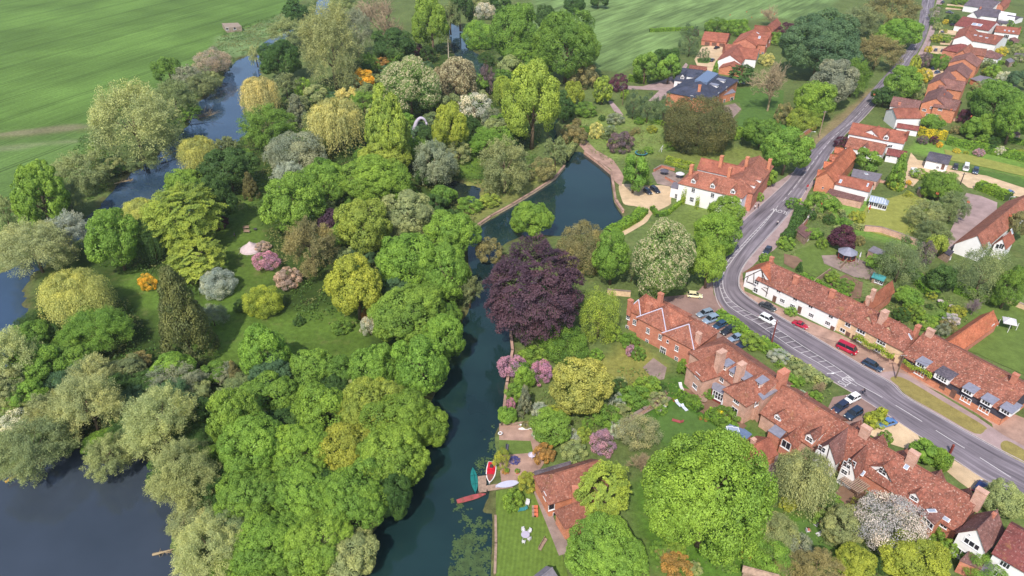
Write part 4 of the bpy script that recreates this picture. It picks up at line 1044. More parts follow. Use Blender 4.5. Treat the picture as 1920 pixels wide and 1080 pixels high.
big = [(t[0], t[1] + t[3] * .5, t[2] * .6, t[3] * .5) for t in TREES]
def strew(polys, count, rlo, rhi, kinds, cols, label, grp, avoid, nm_='shrub'):
    n = 0; tries = 0; wts = [max(x for x, _ in p) - min(x for x, _ in p) for p in polys]
    while n < count and tries < count * 60:
        tries += 1; pl = polys[int(rng.choice(len(polys), p=np.array(wts) / sum(wts)))]; xs_, ys_ = zip(*pl)
        px, py = min(xs_) + rng.random() * (max(xs_) - min(xs_)), min(ys_) + rng.random() * (max(ys_) - min(ys_))
        if not inside(px, py, pl) or any(inside(px, py, a) for a in avoid) or any(inside(px, py + 4, a) for a in WATER.values()): continue
        if any(((px - x) / a) ** 2 + ((py - y) / b) ** 2 < 1 for x, y, a, b in big): continue
        r = (rlo + rng.random() * (rhi - rlo)) * (.35 + .75 * py / 1080 + .1); k = kinds[int(rng.integers(0, len(kinds)))]; c = cols[int(rng.integers(0, len(cols)))]
        tree(px, py, r, r * (.6 + .35 * rng.random()), k, c, label, nm_, grp, nm_); big.append((px, py, r * .8, r * .6)); n += 1
strew(WOOD, 190, 26, 46, 'LBWLB', ['dark', 'green', 'olive2', 'mid', 'dark', 'olive', 'blue'], 'leafy understorey bush in the shade between larger trees', 'understorey bushes of the garden wood', NOGO, 'bush')
strew(YARD, 130, 8, 20, 'BBLBA', ['mid', 'green', 'lime', 'olive', 'dark', 'silver', 'acid', 'brown', 'mid'], 'small leafy border shrub in a village garden', 'small shrubs of the village gardens', [])
# ------------------------------------------------------------------ building materials
def mat_tiles(name, a, b, spot, dark=(70, 52, 48), spots=.5):
    t = NT(name); uv = t.coord('UV'); wc = t.coord('Object')
    vo = t.n('TexVoronoi'); vo.inputs['Scale'].default_value = 3.2; t.l(uv, vo.inputs['Vector'])
    k = t.mix(t.n('SeparateColor').outputs[0], lin(a), lin(b)); t.l(vo.outputs['Color'], k.node.inputs[0].links[0].from_node.inputs[0])
    k = t.mix(.9, k, t.ramp(t.noise(.35, wc, 4, .65), (.3, .68), (.7, 1.3)), 'MULTIPLY')
    k = t.mix(t.ramp(t.noise(1.1, wc, 4, .7), (.52, 0.0), (.72, .55)), k, lin(dark))
    k = t.mix(t.ramp(t.noise(3.4, wc, 2, .6), (.60, 0.0), (.68, spots)), k, lin(spot))
    oi = t.n('ObjectInfo'); k = t.mix(1, k, t.ramp(oi.outputs['Random'], (0, (.74, .76, .78)), (.35, (1.05, .98, .9)), (.7, (.9, .86, .84)), (1, (1.18, 1.06, .94))), 'MULTIPLY')
    k = t.mix(t.ramp(t.noise(.5, wc, 5, .7), (.60, 0.0), (.70, .5)), k, lin((142, 112, 64)))
    br = t.n('TexWave', bands_direction='Y'); br.inputs['Scale'].default_value = 1.4; t.l(uv, br.inputs['Vector'])
    k = t.mix(.5, k, t.ramp(br.outputs[0], (.0, .72), (.35, 1.08)), 'MULTIPLY')
    t.bump(br.outputs[0], .35, .04); return t.fin(k, .85, .2)
M['clay'] = mat_tiles('clay_tiles', (128, 82, 70), (156, 104, 88), (204, 172, 158))
M['clay_old'] = mat_tiles('old_clay_tiles', (116, 76, 66), (154, 100, 86), (206, 178, 166), spots=.62)
M['orange'] = mat_tiles('orange_tiles', (156, 90, 66), (178, 112, 86), (206, 156, 130), spots=.3)
M['pinkt'] = mat_tiles('red_tiles', (136, 82, 70), (156, 100, 84), (194, 148, 130), spots=.3)
M['purple_t'] = mat_tiles('weathered_tiles', (108, 78, 76), (132, 96, 92), (190, 172, 168), spots=.5)
M['darkred_t'] = mat_tiles('dark_red_tiles', (118, 66, 64), (138, 80, 76), (196, 164, 156), spots=.35)
M['slate'] = mat_tiles('slate_tiles', (84, 80, 92), (104, 98, 110), (170, 164, 168), (60, 58, 66), spots=.3)
M['slate_blue'] = mat_tiles('blue_slate_tiles', (58, 64, 82), (72, 78, 98), (92, 98, 118), (50, 54, 70), spots=.1)
M['lead'] = plain('lead_sheet', (142, 142, 156), .45, .5, .2, .15); M['leadblue'] = plain('blue_lead', (104, 120, 148), .45, .5, .1, .12)
M['flash'] = plain('pale_flashing', (186, 180, 196), .6, .3, var=.06); M['felt'] = plain('grey_felt', (118, 112, 120), .9, .2, var=.2)
def mat_brick(name, a, b, mortar):
    t = NT(name); br = t.n('TexBrick'); br.inputs['Scale'].default_value = 1.0; br.inputs['Brick Width'].default_value = .45; br.inputs['Row Height'].default_value = .15; br.inputs['Mortar Size'].default_value = .012
    br.inputs['Color1'].default_value = (*lin(a), 1); br.inputs['Color2'].default_value = (*lin(b), 1); br.inputs['Mortar'].default_value = (*lin(mortar), 1)
    t.l(t.coord('UV'), br.inputs['Vector']); k = t.mix(.7, br.outputs[0], t.ramp(t.noise(.7, t.coord(), 4, .7), (.3, .7), (.7, 1.25)), 'MULTIPLY')
    return t.fin(k, .9, .15)
M['brick'] = mat_brick('red_brick', (176, 104, 82), (192, 122, 98), (196, 156, 138)); M['brick_o'] = mat_brick('orange_brick', (180, 108, 78), (196, 126, 96), (212, 164, 136))
M['brick_p'] = mat_brick('pale_brick', (184, 138, 118), (200, 158, 140), (206, 180, 166)); M['stone'] = mat_brick('tan_stone', (206, 172, 136), (220, 188, 152), (214, 190, 164))
M['white'] = plain('white_render', (226, 222, 222), .8, .2, var=.06, scale=.6); M['cream'] = plain('cream_render', (222, 208, 186), .8, .2, var=.08)
M['black'] = plain('black_boards', (70, 66, 76), .8, .2, var=.2); M['timber'] = plain('dark_timber', (74, 60, 56), .8, .2)
M['wframe'] = plain('white_frame', (222, 220, 222), .5, .3, var=.04); M['glass'] = plain('window_glass', (44, 44, 52), .08, .6, var=.2); M['sky_glass'] = plain('roof_glass', (150, 160, 178), .08, .6, var=.1)
M['door'] = plain('wooden_door', (110, 80, 70), .6, .3); M['wood'] = plain('weathered_wood', (150, 126, 110), .85, .2, var=.3); M['redwood'] = plain('red_stained_wood', (120, 56, 48), .7, .3)
M['pot'] = plain('terracotta', (190, 104, 74), .8, .2); M['steel'] = plain('grey_metal', (140, 140, 146), .4, .5, .5); M['tarp'] = plain('teal_cover', (30, 112, 108), .6, .3, var=.15); M['conc'] = plain('old_concrete', (146, 130, 116), .9, .2, var=.3)
MD = {'white': 'clay'}
# window: a white frame with glazing bars, and its pane
def window_mesh(nx, ny):
    mb = MB(); w = .07
    for x in (-.5 + w / 2, .5 - w / 2): mb.box((x, .02, 0), (w, .09, 1))
    for z in (-.5 + w / 2, .5 - w / 2): mb.box((0, .02, z), (1 - 2 * w, .09, w))
    for i in range(1, nx): mb.box((-.5 + i / nx, .015, 0), (.05, .07, 1 - 2 * w))
    for j in range(1, ny): mb.box((0, .012, -.5 + j / ny), (1 - 2 * w, .06, .035))
    mb.box((0, .06, -.54), (1.1, .16, .06)); return mb.mesh('window', M['wframe'])
WIN = {k: window_mesh(*k) for k in ((2, 1), (2, 2), (3, 2), (2, 3), (3, 1), (1, 1), (4, 2))}
_p = MB(); _p.box((0, -.01, 0), (.96, .05, .96)); PANE = _p.mesh('pane', M['glass'])
_p = MB(); _p.box((0, .03, 0), (1, .08, 1)); DOOR = _p.mesh('door', M['door']); _p = MB(); _p.box((.35, .09, 0), (.06, .05, .05)); HANDLE = _p.mesh('handle', M['steel'])
def frame_matrix(p, n):
    n = Vector((n.x, n.y, 0)).normalized(); x = Vector((n.y, -n.x, 0)).normalized() * -1
    return Matrix(((x.x, n.x, 0, p.x), (x.y, n.y, 0, p.y), (x.z, 0, 1, p.z), (0, 0, 0, 1)))
class House:
    def __init__(s, name, label, cat, at, wall='white', roof='clay', group=None):
        s.root = empty(name, (at.x, at.y, 0)); tag(s.root, label, cat, group); s.wall, s.roof = wall, roof
        s.W = {}; s.Rf = {}; s.fv = []; s.ff = []; s.meta = []; s.nb = 0
    def reg(s, pts, kind, nrm):
        b = len(s.fv); s.fv += [Vector(p) for p in pts]; s.ff.append(tuple(range(b, b + len(pts)))); s.meta.append((kind, Vector(nrm)))
    def wmb(s, m): return s.W.setdefault((m, s.nb), MB())
    def rmb(s, m): return s.Rf.setdefault((m, s.nb), MB())
    def block(s, A, B, C, hr, he, ends='gg', wall=None, roof=None, ov=.35, base=0.0, foot=None, hip=.9, C2=None, he2=None, flash=False):
        a, b = G(*A, hr), G(*B, hr); d = (b - a); d.z = 0; L = d.length; d.normalize(); n = Vector((-d.y, d.x, 0))
        c = G(*C, he) if isinstance(C, tuple) else None
        if c is not None:
            sd = (c - a).dot(n); w = abs(sd)
            if sd < 0: n = -n
        else: w = C
        w2 = abs((G(*C2, he2) - a).dot(n)) if C2 else None
        return s.block3(a, b, d, n, w, hr, he, ends, wall, roof, ov, base, foot, hip, w2, he2, flash)
    def block3(s, a, b, d, n, w, hr, he, ends='gg', wall=None, roof=None, ov=.35, base=0.0, foot=None, hip=.9, w2=None, he2=None, flash=False):
        wall, roof = wall or s.wall, roof or s.roof
        s.nb += 1; wm, rm = s.wmb(wall), s.rmb(roof); sl = math.atan2(hr - he, w); Z = Vector((0, 0, 1)); th = .16
        ea = a - d * (.25 if ends[0] == 'g' else w * hip); eb = b + d * (.25 if ends[1] == 'g' else w * hip)
        Wd = {1: w, -1: w2 or w}; He = {1: he, -1: he2 if he2 is not None else he}; e = lambda p, sgn: Vector((p.x, p.y, He[sgn])) + n * sgn * Wd[sgn]
        def rf(pts, nrm):
            o = pts[0]; q = [Vector(p) for p in pts]; u = d if abs(nrm.dot(d)) < .5 else n; v = nrm.cross(u)
            uv = [((p - o).dot(u) + o.x * .37, (p - o).dot(v) + o.y * .29) for p in q]
            if (q[1] - q[0]).cross(q[2] - q[0]).dot(nrm) < 0: q = q[::-1]; uv = uv[::-1]
            rm.face(q, 0, uv); lo = [p - Z * th for p in q]; rm.face(lo[::-1], 0)
            for i in range(len(q)): rm.face([q[i], lo[i], lo[(i + 1) % len(q)], q[(i + 1) % len(q)]], 0)
            s.reg(q, 'roof', nrm)
        ra, rb = (ea if ends[0] == 'g' else a), (eb if ends[1] == 'g' else b)
        ra = Vector((ra.x, ra.y, hr)); rb = Vector((rb.x, rb.y, hr))
        for sg in (1, -1):
            sl_ = math.atan2(hr - He[sg], Wd[sg]); nn = (n * sg * math.sin(sl_) + Z * math.cos(sl_)).normalized()
            rf([e(ea, sg), e(eb, sg), rb, ra], nn)
        if ends[0] == 'h': rf([e(ea, 1), ra, e(ea, -1)], (-d * math.sin(sl) + Z * math.cos(sl)).normalized())
        if ends[1] == 'h': rf([e(eb, 1), rb, e(eb, -1)], (d * math.sin(sl) + Z * math.cos(sl)).normalized())
        if flash:
            for sg in (1, -1):
                f_ = MB(); f_.tube([a.lerp(a, 0) + Z * (hr - a.z + .05), e(ea, sg) + Z * .06], .13, 5); f_.build('hip_flashing', M['flash'], s.root)
        rm.tube([ra + Z * .03, rb + Z * .03], .13, 6, 0)
        wa = ea + d * ((.25 if ends[0] == 'g' else ov)); wb = eb - d * ((.25 if ends[1] == 'g' else ov)); iw = w - ov; iw2 = Wd[-1] - ov
        top = he - .1 + ov * (hr - he) / w - .12; top2 = He[-1] - .1 + ov * (hr - He[-1]) / Wd[-1] - .12
        k = [Vector((wa.x, wa.y, 0)) + n * iw, Vector((wb.x, wb.y, 0)) + n * iw, Vector((wb.x, wb.y, 0)) - n * iw2, Vector((wa.x, wa.y, 0)) - n * iw2]
        ctr = (k[0] + k[2]) / 2
        def wl(p, q, gable):
            dr = q - p; Ln = dr.length; nr = Vector((dr.y, -dr.x, 0)).normalized()
            if nr.dot((p + q) / 2 - ctr) < 0: p, q = q, p; nr = -nr
            z = lambda v, h: Vector((v.x, v.y, h)); tz = lambda v: top if (v - a).dot(n) > 0 else top2; pts = [z(p, base), z(q, base), z(q, tz(q))]; uv = [(0, base), (Ln, base), (Ln, tz(q))]
            if gable: rp = p - n * (p - a).dot(n); pts.append(z(rp, hr - .2)); uv.append(((rp - p).length, hr - .2))
            pts.append(z(p, tz(p))); uv.append((0, tz(p)))
            wm.face(pts, 0, uv); s.reg(pts, 'wall', nr)
            if foot: s.wmb(foot[0]).wall(z(p + nr * .03, 0), z(q + nr * .03, 0), 0, foot[1])
        wl(k[0], k[1], 0); wl(k[2], k[3], 0); wl(k[3], k[0], ends[0] == 'g'); wl(k[1], k[2], ends[1] == 'g')
        s.last = (a, b, d, n, w, hr, he); return s
    def flat(s, px, h, wall=None, roof='felt', lip=.12):
        s.nb += 1; P = [tuple(p)[:2] for p in gp(px, h)]
        s.wmb(wall or s.wall).prism(P, 0, h - .02); s.rmb(roof).prism(grow(P, lip), h - .02, h + .16)
        n = len(P); ctr = Vector((sum(p[0] for p in P) / n, sum(p[1] for p in P) / n, 0))
        for i in range(n):
            p, q = Vector((*P[i], 0)), Vector((*P[(i + 1) % n], 0)); dr = q - p; nr = Vector((dr.y, -dr.x, 0)).normalized()
            if nr.dot((p + q) / 2 - ctr) < 0: nr = -nr
            s.reg([p, q, q + Vector((0, 0, h)), p + Vector((0, 0, h))], 'wall', nr)
        s.reg([(p[0], p[1], h + .16) for p in P], 'roof', (0, 0, 1)); return s
    def done(s):
        for m, mb in s.W.items(): mb.build('wall', M[m[0]], s.root)
        for m, mb in s.Rf.items(): mb.build('roof', M[m[0]], s.root)
        s.bvh = BVHTree.FromPolygons(s.fv, s.ff); return s
    def hit(s, px, py, want=None):
        o = Vector((0, 0, CAM_H)); d = ray(px, py).normalized(); best = None
        for dx, dy in ((0, 0), (0, -3), (0, 3), (-3, 0), (3, 0), (-6, 0), (6, 0), (0, 7), (0, -7), (8, 8), (-8, -8)):
            d = ray(px + dx, py + dy).normalized(); st = o
            for _ in range(4):
                loc, _, i, _ = s.bvh.ray_cast(st, d)
                if i is None: break
                k, nr = s.meta[i]
                if (want is None or k == want) and (k != 'wall' or nr.dot(d) < 0): return loc, nr
                st = loc + d * .02
        return None
    def win(s, px, py, w=1.1, h=1.2, k=(2, 2), door=False):
        r = s.hit(px, py, 'wall')
        if not r: return
        p, nr = r; mt = frame_matrix(p - Vector(s.root.location), nr)
        o = link('door' if door else 'window', DOOR if door else WIN[k], s.root); o.matrix_local = mt @ Matrix.Diagonal((w, 1, h, 1))
        c = link('handle' if door else 'pane', HANDLE if door else PANE, o); return o
    def dormer(s, px, py, w=1.6, h=1.3, kind='gable', wall='white', roof=None, k=(2, 2)):
        r = s.hit(px, py, 'roof')
        if not r: return
        p, nr = r; hz = Vector((nr.x, nr.y, 0)); sl = math.atan2(hz.length, nr.z); hz.normalize(); x = Vector((-hz.y, hz.x, 0))
        D = (h + .7) / max(math.tan(sl), .3) + .4; fr = p + hz * (h * .55 / max(math.tan(sl), .3)); z0 = p.z - h * .55
        wm, rm = MB(), MB(); Z = Vector((0, 0, 1)); at = lambda u, v, z: fr + x * u - hz * v + Z * (z0 + z - fr.z)
        a = w / 2; ap = w * .48 if kind == 'gable' else 0
        fpts = [at(-a, 0, 0), at(a, 0, 0), at(a, 0, h)] + ([at(0, 0, h + ap)] if ap else []) + [at(-a, 0, h)]
        wm.face(fpts); wm.face([at(-a, 0, 0), at(-a, 0, h), at(-a, D, h), at(-a, D, 0)]); wm.face([at(a, 0, 0), at(a, D, 0), at(a, D, h), at(a, 0, h)])
        b = a + .18
        if kind == 'gable':
            for sg in (1, -1):
                q = [at(sg * b, -.2, h - .16), at(sg * b, D, h - .16), at(0, D + .6, h + ap + .06), at(0, -.2, h + ap + .06)]
                rm.face(q, 0, [(0, 0), (D, 0), (D, b), (0, b)]); rm.face([v - Z * .1 for v in q][::-1]); rm.face([q[0], q[3], q[3] - Z * .1, q[0] - Z * .1])
        else:
            q = [at(-b, -.2, h), at(b, -.2, h), at(b, D, h + .25), at(-b, D, h + .25)]; rm.face(q, 0, [(0, 0), (w, 0), (w, D), (0, D)])
            lo = [v - Z * .12 for v in q]; rm.face(lo[::-1])
            for i in range(4): rm.face([q[i], lo[i], lo[(i + 1) % 4], q[(i + 1) % 4]])
        o = wm.build('dormer', M[wall], s.root); R_ = rm.mesh('dormer_roof', M[roof or s.roof], False, s.root.location); link('dormer_roof', R_, o)
        mt = frame_matrix(at(0, 0, h * .5) - Vector(s.root.location), hz)
        f = link('window', WINP[k], o); f.matrix_local = mt @ Matrix.Diagonal((w * .78, 1, h * .72, 1))
    def skylight(s, px, py, w=.8, h=1.1):
        r = s.hit(px, py, 'roof')
        if not r: return
        p, nr = r; q = nr.to_track_quat('Z', 'Y').to_matrix().to_4x4(); up = Vector((nr.x, nr.y, 0))
        y = (Vector((0, 0, 1)) - nr * nr.z).normalized() if up.length > .05 else Vector((0, 1, 0)); x = y.cross(nr)
        m = Matrix(((x.x, y.x, nr.x, p.x), (x.y, y.y, nr.y, p.y), (x.z, y.z, nr.z, p.z), (0, 0, 0, 1))); m.translation -= Vector(s.root.location)
        mb = MB(); mb.box((0, 0, .05), (w, h, .12), 0); mb.box((0, 0, .1), (w * .78, h * .82, .06), 1); o = link('skylight', mb.mesh('skylight', [M['wframe'], M['sky_glass']]), s.root); o.matrix_local = m
    def chimney(s, px, py, ht=2.2, w=.9, d=.7, pots=2, mat=None):
        r = s.hit(px, py, 'roof') or s.hit(px, py)
        p = r[0] if r else G(px, py, 6); dd = s.last[2]; n = s.last[3]; mb = MB()
        m = Matrix(((dd.x, n.x, 0, p.x), (dd.y, n.y, 0, p.y), (0, 0, 1, p.z), (0, 0, 0, 1)))
        mb.box((0, 0, ht / 2 - .9), (w, d, ht + 1.8), 0, m); mb.box((0, 0, ht + .03), (w + .16, d + .16, .22), 0, m); mb.box((0, 0, ht - .35), (w + .08, d + .08, .1), 0, m)
        o = mb.build('chimney', M[mat or 'brick'], s.root)
        for i in range(pots):
            c = MB(); c.lathe([(.17, 0), (.15, .3), (.19, .5), (.15, .5), (.12, .35)], 8, m @ Vector(((i - (pots - 1) / 2) * .42, 0, ht + .12))); c.build('chimney_pot', M['pot'], o)
WINP = {}
for k_, me_ in WIN.items():
    m2 = me_.copy(); m2.materials.append(M['glass']); bm = bmesh.new(); bm.from_mesh(m2)
    r_ = bmesh.ops.create_cube(bm, size=1, matrix=Matrix.Translation((0, -.01, 0)) @ Matrix.Diagonal((.96, .05, .96, 1)))
    for f_ in {f for v in r_['verts'] for f in v.link_faces}: f_.material_index = 1
    bm.to_mesh(m2); bm.free(); WINP[k_] = m2
def beams(h, A, B, width=.2):
    """one dark timber on a wall between two photo points"""
    a, b = h.hit(*A, 'wall'), h.hit(*B, 'wall')
    if not a or not b: return
    mb = MB(); n = a[1]; mb.tube([a[0] + n * .02, b[0] + n * .02], width / 2, 4); mb.build('timber_beam', M['timber'], h.root)
# ------------------------------------------------------------------ buildings
def H(name, label, cat, at, **k): return House(name, label, cat, G(*at), **k)
# white mill house
h = H('mill_house', 'white three-storey mill house with red tiled roofs beside the gravel drive', 'house', (1340, 380), wall='white', roof='clay')
h.block((1307,320.6), (1384,338), (1330,357.5), 9.5, 6.6, 'hh', hip=.65); h.block((1316,296), (1396,313), 3.4, 9.4, 6.6, 'gg', roof='pinkt')
h.block((1390,334), (1424,292), (1433,337), 9.3, 6.5, 'hg', wall='brick', roof='clay', hip=.6)
h.flat([(1258,352),(1281,357),(1282,346),(1263,342)], 3.4, 'white'); h.done()
for x, y in ((1303,337),(1339,346),(1377,356)): h.dormer(x, y, 1.5, 1.3)
for x, y in ((1408,347),(1419,337)): h.dormer(x, y, 1.3, 1.2)
for x, y in ((1300,357),(1336,366.5)): h.win(x, y, 1.2, 1.7, (2,3))
for x, y in ((1297,374),(1333,384.5),(1269,368)): h.win(x, y, 1.4, 1.8, (3,2))
for x, y in ((1366.5,332),(1351,310),(1399,312),(1441,316),(1295,327)): h.chimney(x, y, 3.2, 1.4, 1.0, 2, 'brick_o')
# triple hipped brick house
h = H('brick_house', 'red brick house with three hipped roofs edged in white beside the parked cars', 'house', (1235, 640), wall='brick', roof='clay')
h.block((1197.5,562), (1212,551), (1193,599), 8.6, 5.6, 'hh', hip=.85, flash=True); h.block((1241,578), (1256,568), (1243,629), 8.65, 5.62, 'hh', hip=.85, flash=True); h.block((1291.7,608), (1306,598), (1293,662.5), 8.6, 5.64, 'hh', hip=.85, flash=True)
h.block((1213,553), (1300,601), 3.6, 8.3, 5.5, 'gg'); h.done()
for x, y in ((1172,594),(1190,604),(1215,620),(1238,632),(1269,653),(1170,615),(1213,641),(1268,677)): h.win(x, y, 1.0, 1.5, (2,3))
h.win(1237, 658, 1.7, 2.2, (3,2)); h.win(1252, 640, .6, .8, (1,1))
for x, y, t in ((1173,571,2.5),(1217,584,2.2),(1308,641,2.4),(1237,562,2.8)): h.chimney(x, y, t, 1.1, .9, 2, 'brick_p' if y > 600 else None)
# tall chimney house
h = H('brick_house', 'large brick house with two tall chimneys and lead-topped dormers above the garden terrace', 'house', (1360, 745), wall='brick_p', roof='clay')
h.block((1358,643), (1458,713), (1358,710), 8.6, 5.2, 'hg'); h.block((1322,672), (1372,656), (1328,712), 8.4, 5.2, 'hg', hip=.8); h.block((1398,715), (1436,695), (1402,762), 8.45, 5.22, 'hg', hip=.8)
h.flat([(1337,716),(1372,732),(1362,742),(1335,728)], 3.2, 'redwood', 'lead'); h.flat([(1422,740),(1461,716),(1464,728),(1430,750)], 6.2, 'brick_p', 'lead'); h.done()
h.chimney(1347, 691, 4.6, 1.9, 1.2, 3, 'brick_p'); h.chimney(1384, 714, 4.6, 1.7, 1.2, 3, 'brick_p'); h.chimney(1468, 726, 4.2, 2.2, 1.4, 3, 'brick')
for x, y, w in ((1364,684,1.6),(1379,697,1.2),(1396,708,3.2),(1428,716,1.5)): h.dormer(x, y, w, 1.3, 'flat', 'brick_p', 'lead', (2,2))
for x, y in ((1308,704),(1381,752),(1303,724),(1352,711),(1420,756)): h.win(x, y, 1.5, 1.2, (3,1))
h.win(1377, 771, 1.6, 2.0, (2,1)); h.win(1346, 742, 2.6, 2.0, (4,2))
# long tiled row
h = H('cottage_row', 'long row of red-brown tiled cottages with white gabled dormers along the road', 'house', (1560, 860), wall='brick', roof='clay_old')
h.block((1470,723), (1565,782.5), (1430,778), 8.0, 3.8, 'gg', wall='brick_p', roof='clay'); h.block((1562,780), (1832,938), (1700,940), 7.6, 3.2, 'gg')
h.block((1480,816), (1510,792), (1494,838), 5.6, 3.2, 'gg', wall='brick'); h.block((1556,831), (1589,803), (1575,865), 7.3, 3.7, 'gg', wall='white', roof='purple_t'); h.block((1598,862), (1625,836), (1609,893), 7.0, 3.6, 'gg', wall='white')
h.block((1658,873), (1676,860), (1672,906), 6.6, 4.6, 'gg', wall='white'); h.flat([(1441,808),(1463,790),(1482,800),(1462,822)], 3.4, 'brick', 'lead'); h.flat([(1729,962),(1752,953),(1770,966),(1752,984)], 5.2, 'brick_o', 'purple_t')
for x, y in ((1506,741),(1556,773),(1607,794),(1649,821),(1694,848),(1758,888),(1812,922)):
    d0 = G(1813, 930) - G(1470, 722); d0.normalize(); n0 = Vector((-d0.y, d0.x, 0)); a0 = G(x, y, 6.4) + n0 * 1.2
    h.block3(a0, a0 - n0 * 3.2, -n0, d0, 1.5, 6.4, 4.6, 'gg', 'brick', 'clay_old', .15)
h.done(); h.last = (0, 0, d0, n0)
h.dormer(1525, 818, 1.7, 1.5, 'gable', 'white'); h.dormer(1718, 930, 1.6, 1.2, 'gable', 'white'); h.dormer(1463, 780, 1.5, 1.0, 'gable', 'white')
for x, y in ((1541,842),(1588,872),(1655,884),(1600,868)): h.win(x, y, 1.5, 1.3, (2,2))
h.win(1474, 834, 2.0, 1.9, (2,1)); h.win(1740, 980, 2.2, 1.1, (3,1)); h.win(1583, 885, 1.2, 1.1); h.win(1770, 985, 1.2, 1.1)
for A, B in (((1524,838),(1556,836)),((1556,836),(1572,866)),((1540,840),(1538,858)),((1556,836),(1548,866)),((1578,868),(1600,866)),((1594,866),(1592,890)),((1600,866),(1607,893)),((1636,884),(1658,877)),((1658,877),(1670,905))): beams(h, A, B)
for x, y in ((1617,890),(1700,875)): h.skylight(x, y)
for x, y, t in ((1620,816,2.0),(1707,868,2.6),(1832,940,2.6)): h.chimney(x, y, t, 1.7, 1.0, 2, 'brick_p')
for x, y in ((1747,958),(1772,972)): h.skylight(x, y, 1.6, .7)
h = H('outbuilding', 'small red tiled brick outbuilding behind the great lime tree', 'outbuilding', (1430, 858), wall='brick_o', roof='pinkt')
h.block((1402,840), (1441,821), (1440,862), 4.6, 2.6, 'gg'); h.flat([(1384,814),(1395,805),(1409,815),(1398,825)], 2.8, 'brick', 'leadblue'); h.done(); h.chimney(1411, 832, 1.2, .8, .7, 1, 'brick_p')
h = H('glass_lean_to', 'blue glazed lean-to roof beside the brick house terrace', 'conservatory', (1377, 815), wall='wframe', roof='leadblue')
h.flat([(1355,808),(1368,797),(1394,806),(1384,817)], 2.6, 'wframe', 'leadblue'); h.done(); h.skylight(1370, 806, 1.4, 2); h.skylight(1380, 808, 1.4, 2)
# white gabled pair at lower right
h = H('white_house', 'white gabled house with weathered tile roof at the lower end of the row', 'house', (1820, 1030), wall='white', roof='clay_old')
h.block((1834,992), (1869,957), (1854,1031), 8.2, 4.9, 'gg', roof='purple_t'); h.flat([(1800,1052),(1822,1030),(1850,1045),(1838,1068)], 2.8, 'brick', 'purple_t'); h.done()
h.win(1822, 1020, 2.6, 1.2, (3,1)); h.win(1806, 1040, 2.6, 1.6, (3,1)); h.win(1818, 1003, .3, .3, (1,1)); h.chimney(1862, 968, .6, .5, .5, 1)
h = H('white_house', 'white walled house with dark red tiles in the bottom right corner', 'house', (1890, 1060), wall='white', roof='darkred_t')
h.block((1896,983), (1985,1032), (1886,1053), 8.3, 4.9, 'gg'); h.flat([(1833,1062),(1846,1051),(1864,1063),(1852,1080)], 2.7, 'wframe', 'felt'); h.done(); h.win(1884, 1059, 1.5, 1.2, (3,1)); h.win(1872, 1078, 1.6, 1.3, (3,1))
# white cottages with timbered gable
h = H('white_cottages', 'long white cottage row with timbered gable end at the road bend', 'house', (1500, 590), wall='white', roof='clay_old')
h.block((1427,501.5), (1447,488), (1443,537), 7.6, 4.4, 'gg', roof='orange'); h.block((1444,492), (1597,560), (1510,567.5), 7.5, 4.2, 'gg'); h.done()
for A, B in (((1398,520),(1427,503)),((1414,511),(1413,530)),((1400,528),(1440,541)),((1427,503),(1441,540)),((1430,506),(1429,530)),((1440,540),(1436,556)),((1403,519),(1400,527)),((1428,540),(1440,550))): beams(h, A, B, .22)
for x, y in ((1419,529),(1417,544)): h.win(x, y, 1.3, 1.4, (2,2))
for x, y in ((1460,546),(1491,561),(1520,575),(1558,594)): h.win(x, y, 1.2, .8, (2,1))
for x, y in ((1467,564),(1486,574),(1521,591),(1552,606)): h.win(x, y, 1.4, 1.1, (3,2))
h.win(1452, 561, 1.0, 2.0, door=True); h.win(1499, 581, 1.0, 2.0, door=True); h.win(1560, 618, 1.0, 2.0, door=True)
h.chimney(1491, 530, 1.9, 1.3, .8, 2, 'brick'); h.chimney(1559, 556, 1.8, 1.3, .8, 2, 'brick'); h.chimney(1446, 490, 1.2, .9, .7, 1)
# stone cottages
h = H('stone_cottages', 'tan stone cottages with two front gables and vine between white and black rows', 'house', (1630, 640), wall='stone', roof='clay_old')
h.block((1593,558.5), (1700,612), (1636,628.5), 7.6, 4.0, 'gh', hip=.75); h.block((1632,591.5), (1650,586), (1634,626), 7.2, 4.1, 'gg'); h.block((1669,611), (1686,603), (1672,648), 7.0, 4.05, 'gg'); h.done()
for x, y in ((1619,605),(1657,625)): h.win(x, y, .9, .8, (2,1))
for x, y in ((1615,620),(1653,641)): h.win(x, y, 2.2, 1.5, (3,2))
for x, y in ((1580,619),(1612,637),(1590,609),(1646,656)): h.win(x, y, 1.4, 1.0, (2,1))
h.win(1589, 629, 1.1, 2.0, door=True); h.win(1601, 636, 1.2, 2.1, door=True); h.win(1672, 678, 1.1, 2.0, door=True)
h.chimney(1654, 601, 2.6, 1.6, 1.2, 3, 'brick_p'); h.chimney(1716, 627, 2.4, 1.2, .8, 2); h.skylight(1706, 631, .5, 1.6)
h = H('rear_wing', 'orange tiled rear wing behind the stone cottages', 'house', (1655, 570), wall='brick', roof='orange')
h.block((1622,565), (1673,527), (1678,548), 6.2, 3.4, 'gg'); h.done(); h.chimney(1634, 556, 2.4, .9, .9, 2, 'brick_p'); h.chimney(1625, 570, 2.0, .9, .9, 2, 'brick_p')
